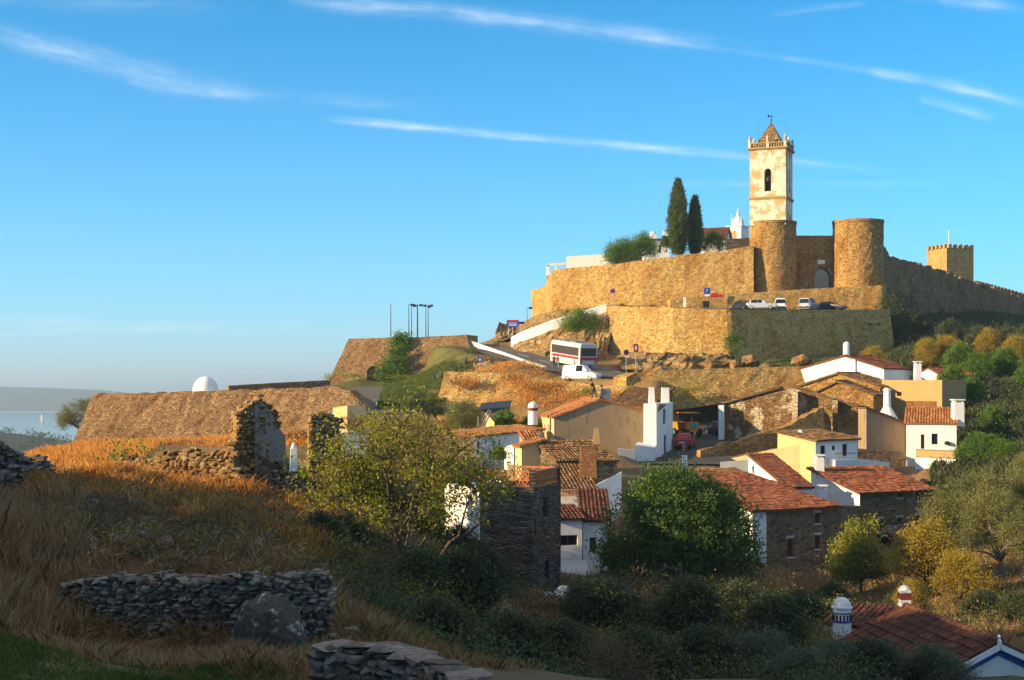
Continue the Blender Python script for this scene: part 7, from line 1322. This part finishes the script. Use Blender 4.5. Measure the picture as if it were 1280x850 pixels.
weeds('rusty_weeds', [(570, 478, 158, 1.2, .9, 300), (645, 474, 156.4, 2.2, 1., 600), (612, 452, 181, 2., 1., 500), (640, 461, 174, 2., .8, 400), (390, 545, 112, 2., .8, 600), (445, 530, 112, 1.6, 1., 600), (350, 545, 116, 2., .7, 400)], L_RUST, 4)
weeds('green_weeds', [(735, 490, 154, 1.4, 1., 400), (790, 490, 152, 1.8, .9, 500), (852, 490, 154.6, 1.6, .8, 400), (870, 487, 154.6, 1.6, .7, 300), (440, 470, 188, 3., .5, 500), (500, 472, 190, 2.5, .6, 500), (410, 472, 192, 1., .8, 200)], L_YG, 5)
# low wood on the far ridge
R_ = np.random.default_rng(8); n = 900; x = R_.uniform(-520, -120, n); y = R_.uniform(330, 1000, n); z = terr(x, y); C = np.stack([x, y, z+1.2], 1); P_ = np.repeat(C, 40, 0)+R_.normal(size=(n*40, 3))*np.array([2.2, 2.2, 1.1]); tag(np_mesh('ridge_scrub', leaf_quads(R_, P_, np.zeros_like(P_), 1.3, .8), 4, L_DARK), kind='stuff')

R_ = np.random.default_rng(5); sp = []
for i in range(46):
    px, Y = R_.uniform(-40, 470), R_.uniform(27.5, 56); g_ = gp(px, Y, .2); sp.append((px, 475-g_.z/Y*F, Y, R_.uniform(.5, 1.2), R_.uniform(.3, .5), int(R_.uniform(90, 240))))
weeds('dry_brush', sp, L_RUST, 6, .42, .022)
R_ = np.random.default_rng(9); sp = []
for i in range(30):
    px, Y = R_.uniform(60, 430), R_.uniform(40, 60); g_ = gp(px, Y, .25); sp.append((px, 475-g_.z/Y*F, Y, R_.uniform(.5, 1.1), R_.uniform(.3, .5), int(R_.uniform(120, 260))))
weeds('golden_brush', sp, L_GRASS, 7, .5, .026)

# low tangled undergrowth filling the gully
def undergrowth(name, poly, n, lm, seed, h=.7, ll=.13, lw=.055, per=110):
    R_ = np.random.default_rng(seed); p = np.array(poly, float); px = R_.uniform(p[:, 0].min(), p[:, 0].max(), n*3); Y = R_.uniform(p[:, 1].min(), p[:, 1].max(), n*3); k = inpoly(px, Y, poly); px, Y = px[k][:n], Y[k][:n]; x = (px-640)/F*Y; m_ = len(x)
    sz = R_.uniform(.35, 1.1, m_)*(.6+.8*vnoise(x, Y, .4)); C = np.stack([x, Y, terr(x, Y)+tn(x, Y)+sz*h*.45], 1); P_ = np.repeat(C, per, 0)+R_.normal(size=(m_*per, 3))*np.repeat(sz, per)[:, None]*np.array([.42, .42, h*.42]); D = P_-np.repeat(C, per, 0)
    return tag(np_mesh(name, leaf_quads(R_, P_, D*1.5, ll, lw), 4, lm), kind='stuff')
undergrowth('undergrowth', [(560, 40), (1080, 42), (1080, 70), (960, 84), (740, 78), (735, 56), (560, 52)], 560, L_DARK, 3)
undergrowth('undergrowth', [(620, 46), (1120, 44), (1060, 72), (750, 72), (735, 52)], 220, L_OLIVE, 4, .9)
undergrowth('undergrowth', [(640, 44), (1000, 46), (980, 70), (740, 66), (735, 50)], 130, L_RUST, 5, .9, .16, .03)
undergrowth('undergrowth', [(380, 36), (560, 38), (600, 62), (410, 58)], 150, L_DARK, 6, .6)
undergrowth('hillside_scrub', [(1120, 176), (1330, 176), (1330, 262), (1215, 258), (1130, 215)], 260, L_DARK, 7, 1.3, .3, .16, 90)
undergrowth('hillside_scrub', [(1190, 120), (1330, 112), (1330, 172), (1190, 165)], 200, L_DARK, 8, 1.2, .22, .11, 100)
undergrowth('dry_brush', [(-40, 28), (450, 30), (430, 52), (-40, 50)], 140, L_RUST, 9, .5, .16, .025, 120)
undergrowth('dry_brush', [(20, 30), (460, 30), (440, 46), (20, 44)], 60, L_DARK, 10, .5, .1, .04, 120)
undergrowth('leafy_weeds', [(140, 63.6), (240, 62.5), (235, 67), (145, 68)], 26, L_GREEN, 11, 1.5, .17, .1, 110)

undergrowth('thorny_scrub', [(40, 31), (330, 31), (420, 44), (60, 47)], 60, L_RUST, 12, 1.1, .2, .022, 170)
undergrowth('thorny_scrub', [(80, 34), (420, 33), (430, 52), (300, 50), (80, 44)], 46, L_DARK, 13, .9, .11, .045, 170)
undergrowth('wall_weeds', [(86, 25.4), (330, 24.9), (330, 26.3), (86, 27.6)], 22, L_RUST, 14, .7, .2, .022, 130)
undergrowth('wall_weeds', [(90, 26.8), (240, 26.4), (240, 28.6), (90, 29)], 16, L_YG, 15, .6, .07, .03, 120)
undergrowth('undergrowth', [(590, 54), (745, 54), (745, 76), (600, 72)], 130, L_DARK, 16, .5)
undergrowth('undergrowth', [(400, 32), (600, 30), (640, 52), (560, 62), (420, 60)], 200, L_DARK, 17, .9)
undergrowth('undergrowth', [(400, 40), (580, 44), (600, 62), (410, 60)], 90, L_YG, 18, .9)
undergrowth('undergrowth', [(600, 30), (1100, 32), (1080, 50), (620, 48)], 260, L_DARK, 19, .9)
undergrowth('undergrowth', [(740, 60), (1060, 60), (1040, 84), (760, 80)], 200, L_OLIVE, 20, 1.0)
undergrowth('undergrowth', [(1010, 66), (1300, 64), (1300, 84), (1010, 86)], 90, L_DARK, 22, .8)

undergrowth('undergrowth', [(1010, 70), (1300, 66), (1300, 96), (1160, 98), (1010, 96)], 130, L_OLIVE, 23, .8)
undergrowth('straw_tufts', [(20, 28), (440, 30), (430, 58), (20, 54)], 70, leaf('pale_straw', [(.3, .2, .09), (.5, .37, .18), (.6, .46, .25)], .3, (1.1, 1., .7)), 24, .8, .24, .018, 70)
undergrowth('leafy_weeds', [(40, 30), (440, 30), (440, 56), (120, 52)], 34, L_YG, 25, .6, .09, .045, 80)
